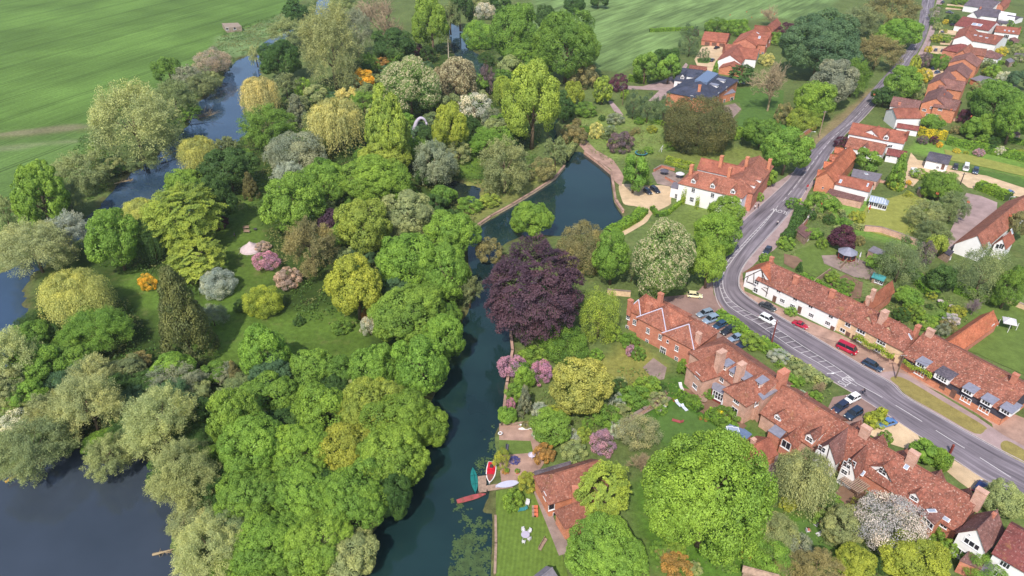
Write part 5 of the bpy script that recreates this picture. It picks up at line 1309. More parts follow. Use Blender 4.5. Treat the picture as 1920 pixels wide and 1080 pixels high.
# black boarded cottages
h = H('black_cottages', 'black boarded brick cottages with lead-topped white dormers along the verge', 'house', (1790, 740), wall='black', roof='clay_old')
h.block((1736,622), (1930,724), (1788,721), 7.5, 3.6, 'gg', foot=('brick_o', 1.7)); h.done()
for x, y in ((1732,681),(1820,731),(1855,751),(1899,776)): h.dormer(x, y, 2.2, 1.2, 'flat', 'white', 'lead', (3,1))
h.dormer(1773, 704, 3.2, 1.6, 'flat', 'white', 'slate', (4,2))
for x, y in ((1724,699),(1811,749),(1845,768)): h.win(x, y, 2.2, 1.3, (3,1))
h.win(1768, 723, 1.2, 2.0, door=True); h.win(1787, 738, 1.1, 2.0, door=True); h.chimney(1742, 629, 1.6, 1.5, .9, 2, 'brick_p'); h.chimney(1899, 716, 2.0, 1.1, .8, 1, 'brick')
h = H('long_outbuilding', 'long narrow outbuilding with orange tiled roof behind the black cottages', 'outbuilding', (1830, 620), wall='brick', roof='orange')
h.block((1777,642), (1862,583), (1843,629), 5.2, 2.6, 'gg', roof='orange'); h.done(); h.win(1855, 612, 1.2, 1.2)
# white barn
h = H('white_barn', 'big white walled barn with dark tiled roof at the right edge', 'barn', (1860, 440), wall='white', roof='pinkt')
h.block((1834,441), (1930,362), (1847,467), 7.6, 4.2, 'gg', roof='clay', C2=(1788,457), he2=2.8); h.block((1881,447), (1897,432), (1893,462), 6.4, 3.6, 'gg'); h.done()
for x, y in ((1897,431),(1886,437),(1855,466),(1905,426)): h.skylight(x, y, 1.0, 1.5)
h.win(1878, 462, 1.2, 1.8, (2,1)); h.win(1870, 462, .8, 1.6, (1,1))
# cottages at the far side of the road, white and orange
h = H('white_cottage', 'white cottage with long red roof, blank gable and one dormer', 'house', (1650, 280), wall='white', roof='pinkt')
h.block((1600,230), (1702,248), (1680,267), 7.6, 4.9, 'gg'); h.block((1635,243), (1648,236), (1651,262), 7.5, 4.92, 'gg'); h.done(); h.dormer(1663, 256, 1.7, 1.5)
for x, y in ((1667,274),(1671,274)): h.win(x, y, .7, 1.0, (1,1))
h.win(1638, 253, .4, .6, (1,1)); h.chimney(1700, 259, 1.8, 1.2, .8, 1, 'pinkt')
h = H('white_cottage', 'lower white cottage with mottled roof and gabled dormer before the long red roof', 'house', (1640, 300), wall='white', roof='clay')
h.block((1594,257), (1662,271), (1630,285), 5.6, 3.2, 'gg', roof='clay'); h.block((1666,278), (1700,284), (1676,292.5), 4.3, 2.8, 'gg', roof='darkred_t'); h.done(); h.dormer(1622, 278, 1.7, 1.6)
for x, y in ((1664,291),(1667,292),(1684,297)): h.win(x, y, .8, .9, (1,1))
h = H('brick_cottage', 'orange brick gabled cottage right beside the road with steep orange tiles', 'house', (1550, 350), wall='brick_o', roof='orange')
h.block((1551,323), (1594,275), (1565,343.6), 7.6, 4.8, 'gg')
for x, y in ((1535,318),(1547,303),(1558,289),(1567,276)): h.block((x, y), (x + 14, y + 2), 2.0, 6.3, 4.9, 'gg', roof='orange')
h.done(); h.win(1543, 352, .5, .7, (1,1)); h.chimney(1562, 302, 1.2, .8, .8, 1)
h = H('white_cottage', 'single-storey white wing with red roof beside the conservatory', 'house', (1600, 362), wall='white', roof='pinkt')
h.block((1564,325), (1637,342), (1600,353), 5.7, 3.5, 'gg'); h.flat([(1600,317),(1654,327),(1644,341),(1596,331)], 3.0, 'brick_p', 'felt'); h.flat([(1556,354),(1622,371),(1616,379),(1548,364)], 2.3, 'brick_p', 'purple_t'); h.done()
h.skylight(1576, 340, .8, 1.4); h.skylight(1627, 347, .5, 1.4); h.skylight(1624, 326, 1.0, 1.4)
h = H('white_gable_house', 'white house with blank gable and red roof beside the brick terrace', 'house', (1690, 225), wall='white', roof='pinkt')
h.block((1676,181), (1727,189), 5.2, 7.6, 5.0, 'gg', roof='purple_t'); h.block((1675,203), (1721,203), (1700,222), 7.0, 4.6, 'gg', roof='pinkt'); h.block((1684,231), (1723,237), (1700,242), 3.6, 2.5, 'gg', roof='darkred_t'); h.done(); h.chimney(1686, 196, .8, .9, .7, 1)
# brick terrace of crossing gables
def terr(lab, A, B, C, c=None, wall='brick_o', roof='purple_t', wins=()):
    h = H('brick_terrace_house', lab, 'house', (A[0], A[1] + 20), wall=wall, roof=roof, group='gabled houses of the far brick terrace'); h.block(A, B, C, 8.6, 5.6, 'gg')
    if c: h.block(*c, 8.2, 5.5, 'gg')
    h.done()
    for x, y in wins: h.win(x, y, 1.6, 1.0, (3,1))
    return h
terr('nearest brick terrace house, with four small windows in its wide gable wall', (1756,184), (1768,163), (1727,193), ((1760,181), (1801,188.5), (1783,206)), wins=((1748,202),(1763,205),(1733,206),(1755,217),(1740,215)))
terr('second brick terrace house from the front, behind the windowed gable', (1763,148.6), (1778,132), (1737,160), ((1768,146.5), (1811,153.5), (1785,168)))
terr('third brick terrace house, behind the second and right of the dark bush', (1793.5,131), (1804,117), (1812,150), None)
terr('fourth brick terrace house with narrow ridge, level with the two parked dark cars', (1809,110), (1820,98), (1829,130), None)
terr('farthest brick terrace house, beside the white gabled house', (1806,94), (1820,82), (1785,106), ((1816,88), (1850,92), (1838,104)), roof='clay')
h = H('white_gable_house', 'far white gabled house with long mottled red roof', 'house', (1820, 90), wall='white', roof='pinkt')
h.block((1809,66), (1819,48), (1821,85), 7.6, 4.9, 'gg'); h.block((1815,57), (1882,68), (1850,81), 7.2, 4.6, 'gg', roof='pinkt'); h.done()
for x, y in ((1829,66),(1839,68),(1850,71)): h.skylight(x, y, 1.4, 1.0)
h.chimney(1865, 73, 1.4, .9, .9, 1); h.win(1825, 90, .8, .8, (1,1)); h.win(1875, 90, 1, 1, (2,1))
h = H('chalet_bungalow', 'dark red roofed bungalow with two big skylights', 'house', (1830, 60), wall='white', roof='darkred_t')
h.block((1806,31), (1869,41), (1830,54), 6.6, 3.2, 'gg'); h.done(); h.skylight(1827, 45.5, 2.6, 2.6); h.skylight(1836.5, 47, 2.6, 2.6)
h = H('slate_house', 'white house with dark slate roof and broken gable boards', 'house', (1850, 30), wall='white', roof='slate'); h.block((1836,14), (1876,18.5), (1853,31), 6.8, 3.6, 'gg'); h.block((1826,22), (1842,16), (1840,30), 6.2, 3.4, 'gg'); h.done(); h.chimney(1838,17,1.2,.8,.8,1)
h = H('slate_house', 'slate roofed house cut by the top edge', 'house', (1850, 15), wall='white', roof='slate'); h.block((1824,-5), (1875,2), (1850,16), 6.8, 3.8, 'gg'); h.done()
h = H('red_roof_house', 'pinkish red roof beyond the slate house at the top edge', 'house', (1885, 12), wall='brick', roof='pinkt'); h.block((1876,6), (1890,-6), (1885,12), 6, 3.6, 'gg'); h.done()
h = H('bungalow', 'low white bungalow with bright red roof and three skylights', 'house', (1890, 65), wall='white', roof='pinkt'); h.block((1869,48), (1914,53), (1890,62.5), 5.0, 3.2, 'gg'); h.done()
for x, y in ((1884,57),(1892,58),(1900,59)): h.skylight(x, y, .9, 1.6)
h.win(1887, 68, 2.6, 1.8, (3,1)); h.chimney(1912, 56, 1.6, .8, .8, 1, 'pinkt')
h = H('flat_roof_extension', 'white flat-roofed box extension beside the small slate shed', 'extension', (1890, 27), wall='white', roof='white'); h.flat([(1875,21),(1905,26),(1901,40),(1872,35)], 3.2, 'white', 'white'); h.done(); h.win(1880, 25, 1.2, .8)
h = H('garden_room', 'small white garden room with slate roof among the bungalows', 'outbuilding', (1898, 38), wall='white', roof='slate'); h.block((1890,28), (1913,32), (1900,36), 3.6, 2.8, 'gg'); h.done(); h.win(1904, 40, .9, .9)
h = H('cream_lean_to', 'cream lean-to with slate roof behind the dark red bungalow', 'outbuilding', (1880, 46), wall='cream', roof='slate'); h.block((1872,38), (1891,41), (1881,44), 3.2, 2.5, 'gg'); h.done(); h.win(1878, 46, 1, 1)
h = H('hipped_bungalow', 'white bungalow wing with grey pyramid roof behind the brick terrace', 'house', (1860, 110), wall='white', roof='purple_t'); h.block((1855,94), (1861,95), (1866,110), 5.6, 3.2, 'hh'); h.done(); h.win(1855, 114, 1, 1)
h = H('hipped_house', 'dark brown hipped roof house behind the two parked dark cars', 'house', (1795, 100), wall='brick', roof='darkred_t'); h.block((1800,82), (1812,84), (1790,97), 7.6, 4.8, 'hh'); h.done()
h = H('white_garage', 'small white flat-roofed garage beside the two parked dark cars', 'garage', (1782, 100), wall='white', roof='felt'); h.flat([(1777,94),(1788,95),(1786,102),(1774,101)], 2.8, 'white', 'felt'); h.done(); h.win(1780, 103, 2.2, 1.8, (1,1))
h = H('grey_garage', 'garage with smooth grey sloping roof behind the brick terrace', 'garage', (1850, 160), wall='brick_o', roof='slate'); h.block((1838.6,141.5), (1868.5,152.8), (1846,157.5), 3.7, 2.6, 'gg', roof='felt'); h.done(); h.win(1868,163,1,1)
h = H('yellow_shed', 'yellow wooden shed with dark roof at the upper right edge', 'shed', (1910, 112), wall='cream', roof='slate'); h.block((1904,99), (1926,102), (1912,106), 3.2, 2.3, 'gg'); h.done(); h.win(1910, 110, .8, .8)
h = H('white_workshop', 'white block workshop with grey roof in front of the long lawn', 'outbuilding', (1750, 312), wall='white', roof='purple_t'); h.block((1743,286), (1783,294), (1756,304), 4.4, 3.2, 'gg', roof='slate'); h.done(); h.win(1758, 314, .9, .9); h.win(1768, 313, 1.0, 2.0, door=True)
# far left: slate roofed house and the long red house
h = H('slate_roof_house', 'brick house with blue slate hipped roof and flat lead top', 'house', (1320, 180), wall='brick_o', roof='slate_blue')
h.block((1306,157), (1335,138), (1360,168), 9.2, 6.0, 'hh', hip=.85); h.block((1276,127), (1318,132), (1277,152), 6.6, 3.6, 'gg', wall='white', roof='slate_blue'); h.flat([(1353,180),(1379,173),(1371,165),(1352,169)], 3.4, 'brick_o', 'lead'); h.done()
for x, y in ((1282,142),(1299,146)): h.dormer(x, y, 1.6, 1.5)
for x, y in ((1352,151),(1339,160)): h.dormer(x, y, 2.2, 1.0, 'flat', 'white', 'lead', (3,1))
h.chimney(1311, 171, 2.6, 1.2, 1.0, 2, 'brick_o')
for x, y in ((1297,183),(1341,177),(1352,171),(1362,163),(1346,190)): h.win(x, y, 1.2, 1.8, (2,2))
h.win(1358, 190, 1.2, 2.0, (2,2)); h.win(1372, 186, 2.2, 2.0, (2,1)); h.win(1274, 160, 2.4, 2.0, (1,1))
p = h.hit(1324, 143, 'roof'); mb = MB(); q = [G(x, y, 9.25) for x, y in ((1326,132),(1347,138),(1326,155),(1303,150))]; mb.prism([tuple(v)[:2] for v in q], 8.3, 9.36); mb.build('flat_lead_top', M['leadblue'], h.root)
h = H('triple_garage', 'red roofed triple garage with brown doors on the far gravel court', 'garage', (1345, 82), wall='brick', roof='pinkt'); h.block((1322,59), (1367,63), (1343,78), 5.2, 2.7, 'gg'); h.done()
for x, y in ((1326,82.5),(1339,83.5),(1353,85)): 
    o = h.win(x, y, 2.6, 2.1, door=True)
h = H('long_red_house', 'long red-roofed house of many gables with white end gable in the distance', 'house', (1390, 110), wall='brick', roof='pinkt')
h.block((1369,103), (1386,82), (1386,126), 7.6, 4.0, 'gg', wall='white'); h.block((1380,88), (1423,92), (1408,111), 7.0, 4.2, 'gg', wall='white'); h.block((1360,83), (1386,84), (1368,100), 6.2, 3.8, 'gg'); h.block((1398,72), (1413,55), (1416,90), 8.4, 5.2, 'gg'); h.block((1405,67), (1440,71), (1430,84), 8.0, 5.0, 'gg'); h.block((1412,56), (1446,61), (1440,73), 7.9, 5.05, 'gg')
h.block((1416,47), (1448,50), (1430,57), 6.4, 3.8, 'gg'); h.block((1440,49), (1457,34), (1466,44), 6.5, 3.6, 'gg'); h.block((1369,122), (1377,114), (1384,138), 5.0, 2.8, 'gg', wall='brick_o'); h.done()
for x, y in ((1421,62),(1407,81),(1424,70)): h.skylight(x, y, 1.2, 1.6)
for x, y in ((1437,85),(1443,78),(1372,142),(1430,100)): h.win(x, y, 1.2, 1.3)
h = H('garage', 'low red roofed garage behind the slate-roofed house', 'garage', (1308, 130), wall='brick', roof='pinkt'); h.block((1294,121.5), (1325,125.5), (1308,131), 4.2, 2.5, 'gg'); h.done(); h.win(1300, 134, 2, 1.8)
# boathouse cottage
h = H('boathouse_cottage', 'riverside cottage with two orange hipped roofs beside the mown lawn', 'house', (1060, 930), wall='brick_o', roof='orange')
h.block((1040,888), (1124,863), (1060,937), 7.0, 3.8, 'hg', hip=.75, roof='clay'); h.block((1060,950), (1096,937), (1070,988), 6.2, 3.4, 'hg', hip=.5, roof='clay'); h.done(); h.last = (0,0,Vector((1,0,0)),Vector((0,1,0)))
h.chimney(1078, 934, 2.2, 1.1, .9, 2); h.win(1022, 930, 1.2, 1.4, (1,1)); h.win(1034, 950, 1.2, 1.6, (1,1)); h.win(1042, 965, 1.2, 1.6, (1,1))
h = H('slate_lean_to', 'grey slate roofed shed against the riverside cottage', 'shed', (1035, 895), wall='brick', roof='purple_t'); h.block((1004,884), (1068,866), (1040,887), 3.6, 2.6, 'gg', roof='slate'); h.done(); h.win(1010, 902, .8, 1.0)
h = H('garden_shed', 'grey roofed shed cut by the bottom edge beside the lawn', 'shed', (1035, 1085), wall='wood', roof='felt'); h.block((1014,1082), (1034,1066), (1048,1082), 3.2, 2.2, 'gg', roof='felt'); h.done(); h.win(1030, 1090, .8, .8)
h = H('garden_shed', 'tan felt roofed shed below the great lime tree', 'shed', (1425, 1078), wall='wood', roof='felt'); h.block((1396,1062), (1458,1078), (1420,1080), 2.9, 2.2, 'gg', roof='wood'); h.done(); h.win(1420, 1086, .8, .8)
h = H('pillbox', 'low concrete pillbox with openings in the green field', 'bunker', (433, 52), wall='conc', roof='conc'); h.flat([(416,44),(446,43),(453,50),(424,53)], 2.6, 'conc', 'conc'); h.done()
for x, y in ((426,51),(440,50.5)): h.win(x, y, 1.5, 1.4, (1,1))
for lab, px, hh, mt in (('dark grey felt roofed shed behind the green bush by the summerhouse', [(1628,470),(1638,462),(1660,472),(1650,480)], 2.3, 'felt'), ('black shed with flat roof beside the white barn gable', [(1763,470),(1770,464),(1788,472),(1780,480)], 2.3, 'black'), ('ruined lean-to with brown roof in the allotment', [(1492,432),(1504,420),(1522,436),(1510,447)], 2.2, 'purple_t')):
    h = H('garden_shed', lab, 'shed', px[3], wall='wood', roof=mt); h.flat(px, hh, 'wood', mt); h.done(); h.win(px[3][0] + 5, px[3][1] + 4, .8, .8)
# conservatory
h = H('conservatory', 'white framed glass conservatory on the back lawn', 'conservatory', (1648, 385), wall='wframe', roof='sky_glass'); h.block((1634,367), (1658,372), (1648,381), 3.6, 2.4, 'gh', roof='sky_glass'); h.done()
for x, y in ((1634,382),(1642,384),(1650,387),(1658,389)): h.win(x, y, 1.3, 1.4, (2,1))
a, b, d, n, w, hr, he = h.last
for i in range(7):
    p = a + d * ((b - a).length * i / 5 - .2); mb = MB(); mb.tube([Vector((p.x, p.y, hr + .05)), Vector((p.x, p.y, he + .06)) + n * w], .06, 4); mb.tube([Vector((p.x, p.y, hr + .05)), Vector((p.x, p.y, he + .06)) - n * w], .06, 4); mb.build('glazing_bar', M['wframe'], h.root)

for lab, px in (('small dark roofed shed behind the red roofed bungalow', [(1893,72),(1903,70),(1912,76),(1902,79)]), ('pale roofed shed between the yellow shrub and the yellow shed', [(1886,112),(1895,109),(1903,115),(1893,118)]), ('grey shed among the bushes right of the grey garage', [(1888,158),(1898,155),(1906,161),(1896,165)]), ('brown shed at the right edge above the long hedge', [(1894,248),(1906,246),(1914,252),(1902,255)]), ('low grey shed beside the gravel yard orchard tree', [(1722,352),(1732,349),(1740,355),(1729,359)])):
    h = H('garden_shed', lab, 'shed', px[3], wall='wood', roof='felt'); h.flat(px, 2.3, 'wood', 'felt' if 'grey' in lab or 'pale' in lab else 'purple_t'); h.done(); h.win(px[3][0] + 4, px[3][1] + 3, .8, .8)
# ------------------------------------------------------------------ hedges and undergrowth
def leaf_cloud(name, P, N, s, tone, mat, parent=None):
    me = leaves(name, P, N, rng.normal(size=(len(P), 3)), s, s * 1.4, tone, np.zeros(len(P)), M[mat]); return link(name, me, parent)
def hedge(px, wd, ht, colr, label, den=26):
    P = [Vector(p) for p in gp(px)]; root = empty('hedge', P[0]); tag(root, label, 'hedge', 'garden hedges'); pts, nrm = [], []
    for a, b in zip(P, P[1:]):
        d = b - a; L = d.length; d.normalize(); n = Vector((-d.y, d.x, 0)); k = int(den * L * (wd + 2 * ht))
        u = rng.random(k) * L; f = rng.random(k) * (wd + 2 * ht)
        for ui, fi in zip(u, f):
            if fi < ht: q = a + d * ui - n * wd / 2 + Vector((0, 0, fi)); m = -n
            elif fi < ht + wd: q = a + d * ui + n * (fi - ht - wd / 2) + Vector((0, 0, ht)); m = Vector((0, 0, 1))
            else: q = a + d * ui + n * wd / 2 + Vector((0, 0, fi - ht - wd)); m = n
            pts.append(q - P[0]); nrm.append(m)
    pts = np.array(pts); nrm = np.array(nrm); N = unit(nrm + rng.normal(size=nrm.shape) * .4); pts = pts + rng.normal(size=pts.shape) * .07
    lump = vnoise(pts[:, 0] + 500, pts[:, 1] + 500, 1.1, 5) - .5; pts[:, 2] *= 1 + .28 * lump
    o = leaf_cloud('foliage', pts, N, .3 * (.7 + .6 * rng.random(len(pts))), np.clip(.5 + lump + .3 * (rng.random(len(pts)) - .5), 0, 1), 'leaf', root); o.color = (*lin(PAL[colr]), 1)
    c = MB()
    for a, b in zip(P, P[1:]):
        d = (b - a).normalized(); n = Vector((-d.y, d.x, 0)) * (wd / 2 - .12); c.prism([tuple((v - P[0]) + w_)[:2] for v, w_ in ((a, n), (b, n), (b, -n), (a, -n))], 0, ht - .2)
    me = c.mesh('hedge_core', M['leaf_core']); link('branches', me, root)
M['leaf_core'] = plain('inner_hedge', (62, 78, 42), .95, .1)
for a in [
 ([(1720,253),(1773,262)], 2.6, 3.0, 'yhedge', 'clipped golden yellow hedge behind the purple ball shrub'),
 ([(1775,268),(1850,284),(1960,310)], 4.5, 2.2, 'mid', 'long green hedge across the gardens at the right edge'),
 ([(1800,246),(1870,262),(1940,275)], 3, 1.6, 'green', 'rough hedge above the long green one'),
 ([(1178,152),(1212,154)], 3.0, 2.6, 'lime', 'clipped lime green hedge beside the far driveway'),
 ([(1190,221),(1225,230),(1268,240)], 2.2, 1.3, 'lime', 'low bright hedge below the slim birches'),
 ([(1206,398),(1192,412),(1168,426),(1140,440)], 3.4, 1.7, 'mid', 'curved green hedge between gravel drive and pond'),
 ([(1222,392),(1233,407),(1252,402)], 1.6, 1.2, 'green', 'clipped dark box hedge at the mill drive bend'),
 ([(1252,402),(1270,386),(1282,378)], 1.2, 1.0, 'lime', 'clipped yellow-green box hedge before the mill house'),
 ([(1250,298),(1275,304),(1300,311)], 1.6, .9, 'lime2', 'low lime parterre hedge behind the brick terrace'),
 ([(1247,305),(1268,312),(1290,318)], 1.2, .8, 'lime2', 'second low parterre hedge nearest the white parasol'),
 ([(1500,398),(1485,440),(1470,455)], 3.2, 2.2, 'dark', 'dark green roadside hedge above the timbered cottage'),
 ([(1832,352),(1858,362),(1888,376)], 4.0, 2.4, 'lime', 'bright green hedge between gravel yard and white barn'),
 ([(1345,590),(1380,612),(1405,634)], 2.0, 1.5, 'mid', 'hedge between the parked cars and the road'),
 ([(1478,682),(1515,703),(1552,728)], 2.4, 1.7, 'olive', 'yellowish hedge along the verge beside the road lettering'),
 ([(1425,640),(1452,660),(1475,676)], 2.0, 1.4, 'mid', 'green hedge along the verge at the telegraph pole'),
 ([(1625,800),(1648,782),(1656,776)], 1.6, 1.5, 'acid', 'short clipped hedge between parked cars and blue saloon'),
 ([(1716,842),(1745,862),(1775,880)], 3.0, 2.4, 'mid', 'tall roadside hedge between two gravel drives'),
 ([(1270,742),(1290,752),(1312,772)], 1.8, 1.3, 'green', 'clipped hedge beside the striped loungers'),
 ([(1325,778),(1352,796),(1378,812)], 2.2, 1.5, 'mid', 'thick clipped hedge at the lawn edge below the brick house'),
 ([(1320,730),(1345,745)], 1.4, 1.0, 'green', 'small hedge on the brick house terrace'),
 ([(1330,50),(1365,46),(1400,44)], 3, 2.2, 'mid', 'far hedge behind the triple garage and red house'),
 ([(1460,72),(1485,76),(1510,70)], 3, 2.4, 'mid', 'far hedge under the purple tree at the field edge'),
 ([(1640,482),(1660,490),(1676,500)], 2, 1.8, 'mid', 'green hedge below the dark grey shed'),
 ([(1500,520),(1540,540),(1590,562)], 2, 1.3, 'green', 'hedge behind the white cottage row'),
 ([(1620,432),(1590,425),(1575,400)], 1.6, 1.4, 'olive', 'thin hedge beside the yellow garden bush'),
 ([(1690,500),(1720,530),(1750,560)], 3, 2.0, 'green', 'dark hedge between the two airy birches'),
 ([(1790,545),(1830,560),(1870,566)], 3, 2.0, 'mid', 'hedge behind the two round lawn tables'),
 ([(1380,250),(1420,262),(1440,256)], 3, 2.4, 'lime', 'hedge at the lower edge of the far front lawn'),
 ([(1218,60),(1300,56)], 2, 1.8, 'mid', 'far hedge along the silvery crop field'),
 ([(1060,300),(1085,262),(1098,240)], 2.4, 1.6, 'olive', 'waterside hedge along the pond path'),
 ([(1755,12),(1810,18)], 1.4, 1.2, 'green', 'clipped hedge between the top two front drives'),
 ([(1760,66),(1800,72)], 1.4, 1.2, 'olive', 'front garden hedge beside the pale drive'),
 ([(1745,106),(1785,110)], 1.6, 1.4, 'green', 'front garden hedge below the two parked dark cars'),
 ([(1880,82),(1920,90)], 1.6, 1.6, 'green', 'hedge between the far bungalow garden and the yellow shrub'),
 ([(1845,112),(1880,122)], 1.6, 1.5, 'mid', 'hedge behind the fourth brick terrace garden'), ([(1850,176),(1905,186)], 2, 1.8, 'green', 'hedge below the grey garage garden'),
 ([(1815,178),(1840,190)], 1.4, 1.4, 'mid', 'hedge in the nearest brick terrace garden'),
]: hedge(*a)
def scatter(name, polys, n, hgt, size, cols, label, inner=None):
    pts = []; 
    for pl in polys:
        P = np.array([tuple(p)[:2] for p in gp(pl)]); lo, hi = P.min(0), P.max(0); k = int(n * (hi - lo).prod() / 100)
        q = lo + rng.random((k, 2)) * (hi - lo); d = sdf(q[:, 0], q[:, 1], P); wd = np.full(k, 9.)
        for w_ in WPOLY.values(): wd = np.minimum(wd, sdf(q[:, 0], q[:, 1], w_))
        cl = vnoise(q[:, 0] + 700, q[:, 1] + 700, 3.5, 21) * .6 + vnoise(q[:, 0] + 300, q[:, 1] + 300, 1.3, 22) * .4
        m = (d < 0) & (wd > .3) & (cl > .42); q = q[m]; cl = cl[m]
        z = hgt * np.clip((cl - .42) * 3.2, 0.1, 1) * rng.random(len(q)) ** .4; pts.append(np.column_stack([q, z]))
    P = np.concatenate(pts); N = unit(rng.normal(size=P.shape) * .55 + [0, 0, 1]); c = np.array([lin(c) for c in cols])
    tone = np.clip(vnoise(P[:, 0] + 900, P[:, 1] + 900, 2.2, 31), 0, 1)
    me = leaves(name, P, N, rng.normal(size=P.shape), size * (.6 + .8 * rng.random(len(P))), size * 1.3, tone, (vnoise(P[:, 0] + 100, P[:, 1] + 100, 6, 41) > .6).astype(float), M['cover'])
    o = link(name, me); o.color = (*lin(cols[0]), 1); tag(o, label, 'undergrowth', kind='stuff')
M['cover'] = mat_leaf('cover', lin((124, 128, 74)))
scatter('undergrowth', [[(300,350),(420,250),(560,160),(700,110),(900,60),(1040,110),(1000,330),(900,400),(880,520),(840,640),(560,600),(480,400),(420,400),(380,560),(230,500)],
  [(60,600),(240,560),(300,660),(440,700),(680,680),(800,660),(720,930),(640,1080),(380,1080),(330,960),(200,860),(60,840),(-80,760)], [(150,260),(330,180),(420,60),(600,0),(612,40),(480,110),(420,170),(330,290),(200,360),(60,440),(-60,470),(20,400),(110,330)]],
  330, 1.5, .42, [(84, 112, 50)], 'low tangled undergrowth covering the floor of the garden wood')
scatter('border_plants', [[(960,660),(1060,640),(1130,690),(1110,740),(1200,790),(1100,830),(1030,830),(950,790)], [(1150,690),(1270,700),(1290,740),(1150,800)], [(1480,400),(1560,370),(1620,430),(1560,460),(1480,480)], [(1560,470),(1700,470),(1780,560),(1700,620),(1600,560)], [(1680,560),(1840,560),(1790,640),(1720,620)],
  [(1060,200),(1190,215),(1290,260),(1180,330),(1110,290)], [(1470,300),(1540,240),(1660,110),(1690,60),(1600,60),(1500,200)], [(1380,900),(1600,930),(1780,1000),(1780,1080),(1230,1080),(1250,960)], [(1690,340),(1800,350),(1760,480),(1700,480)], [(1440,660),(1560,740),(1540,770),(1470,720)], [(1730,140),(1690,200),(1650,200),(1720,100)], [(1770,230),(1930,250),(1930,300),(1780,280)]],
  210, 1.0, .34, [(112, 136, 66)], 'mixed low plants filling the village garden borders')
# water lilies
P = []
for pl, n in (([(845,930),(900,945),(928,965),(928,1080),(840,1080),(850,1000)], 3600), ([(895,850),(934,800),(936,840),(915,880),(880,890)], 900), ([(918,760),(942,770),(936,830),(905,840)], 160)):
    Q = np.array([tuple(p)[:2] for p in gp(pl)]); lo, hi = Q.min(0), Q.max(0); q = lo + rng.random((n * 2, 2)) * (hi - lo)
    q = q[(sdf(q[:, 0], q[:, 1], Q) < 0) & (sdf(q[:, 0], q[:, 1], WPOLY['canal']) < -.8) & (vnoise(q[:, 0] + 90, q[:, 1] + 90, 3.0, 9) * .6 + vnoise(q[:, 0] + 50, q[:, 1] + 90, .9, 19) * .4 > .25 + .35 * rng.random(len(q)) + .3 * np.clip(1 + sdf(q[:, 0], q[:, 1], Q) / 2.5, 0, 1))]; P.append(q[:n])
q = np.concatenate(P); mb = MB()
for x, y in q:
    r0 = .09 + .15 * rng.random() ** 1.5; a0 = rng.random() * 6
    mb.face([(x + r0 * math.cos(a0 + i * .95), y + r0 * math.sin(a0 + i * .95), WATER_Z + .02 + .03 * rng.random()) for i in range(6)])
tag(mb.build('lily_pads', plain('lily_pad', (66, 84, 46), .5, .4, var=.4, scale=.9)), 'mass of green lily pads floating along the canal bank', 'lily pads', kind='stuff')
# ------------------------------------------------------------------ walls
def wall(px, ht, th, mat, label, name='garden_wall', cap='patio'):
    P = gp(px); root = empty(name, P[0]); tag(root, label, 'wall'); a, b = MB(), MB()
    for p, q in zip(P, P[1:]):
        d = (q - p).normalized(); n = Vector((-d.y, d.x, 0)) * th / 2; e = d * th / 2
        a.prism([tuple(v)[:2] for v in (p - n, q - n + e * .8, q + n + e * .8, p + n)], -1.2 if name == 'river_wall' else 0, ht); b.prism([tuple(v)[:2] for v in (p - n * 1.25, q - n * 1.25 + e, q + n * 1.25 + e, p + n * 1.25)], ht + .002, ht + .1)
    a.build('wall', M[mat], root); b.build('coping', M[cap], root)
wall([(957,622),(961,660),(951,720),(943,788)], .7, .5, 'brick', 'brick wall along the canal bank below the copper beech', 'river_wall', 'cobble')
wall([(882,432),(920,406),(960,384),(1000,360),(1040,334),(1058,312)], .3, .6, 'stone', 'low stone edging along the left bank of the pond', 'river_wall', 'cobble')
wall([(1096,286),(1122,305),(1146,325),(1150,350),(1154,376),(1168,397)], .6, .6, 'brick_p', 'stone retaining wall on the right bank of the pond', 'river_wall', 'cobble')
wall([(936,800),(940,800),(990,795)], .5, .5, 'wood', 'timber edged inlet beside the two white boats', 'river_wall', 'wood')
wall([(929,968),(930,1020),(928,1075)], .3, .35, 'wood', 'timber edging of the riverside lawn', 'river_wall', 'wood')
wall([(1531,388),(1513,416)], 2.0, .3, 'white', 'white painted wall of the overgrown allotment'); wall([(1513,417),(1490,444)], 1.6, .3, 'brick', 'brown wall continuing the white allotment wall')
wall([(1498,262),(1512,252),(1530,241)], 1.8, .4, 'brick_o', 'orange brick wall at the road end of the far hedge')
wall([(1250,738),(1205,775),(1160,800),(1108,828)], 1.2, .5, 'brick_p', 'old stone wall running down to the flowering rhododendron')
wall([(1619,433),(1650,436),(1680,446),(1717,460)], 1.9, .4, 'brick_p', 'old brick wall below the back lawn')
wall([(1875,562),(1900,572),(1940,590)], 1.4, .5, 'stone', 'low stone wall behind the white garden pavilion')
wall([(1700,352),(1670,346),(1650,342)], .9, .3, 'brick_p', 'low brick wall at the top of the back lawn'); wall([(1590,425),(1600,412)], 1.5, .2, 'wood', 'short fence by the yellow garden bush', 'garden_fence', 'wood')
wall([(1555,512),(1530,530),(1515,545)], 1.5, .15, 'wood', 'wooden fence between the cottage gardens', 'garden_fence', 'wood')
wall([(1600,478),(1575,505)], 1.4, .15, 'wood', 'wooden fence in front of the summerhouse', 'garden_fence', 'wood')
wall([(1226,322),(1240,314),(1264,320)], 1.0, .4, 'brick', 'brick wall around the mill house terrace'); wall([(1247,335),(1275,350)], 1.0, .4, 'brick', 'short brick wall below the white parasol')
wall([(1182,556),(1140,552)], 1.6, .5, 'stone', 'old wall behind the hipped brick house'); wall([(1368,150),(1396,158)], 1.8, .2, 'sky_glass', 'pale blue fence beside the dark cedar', 'garden_fence', 'wood')
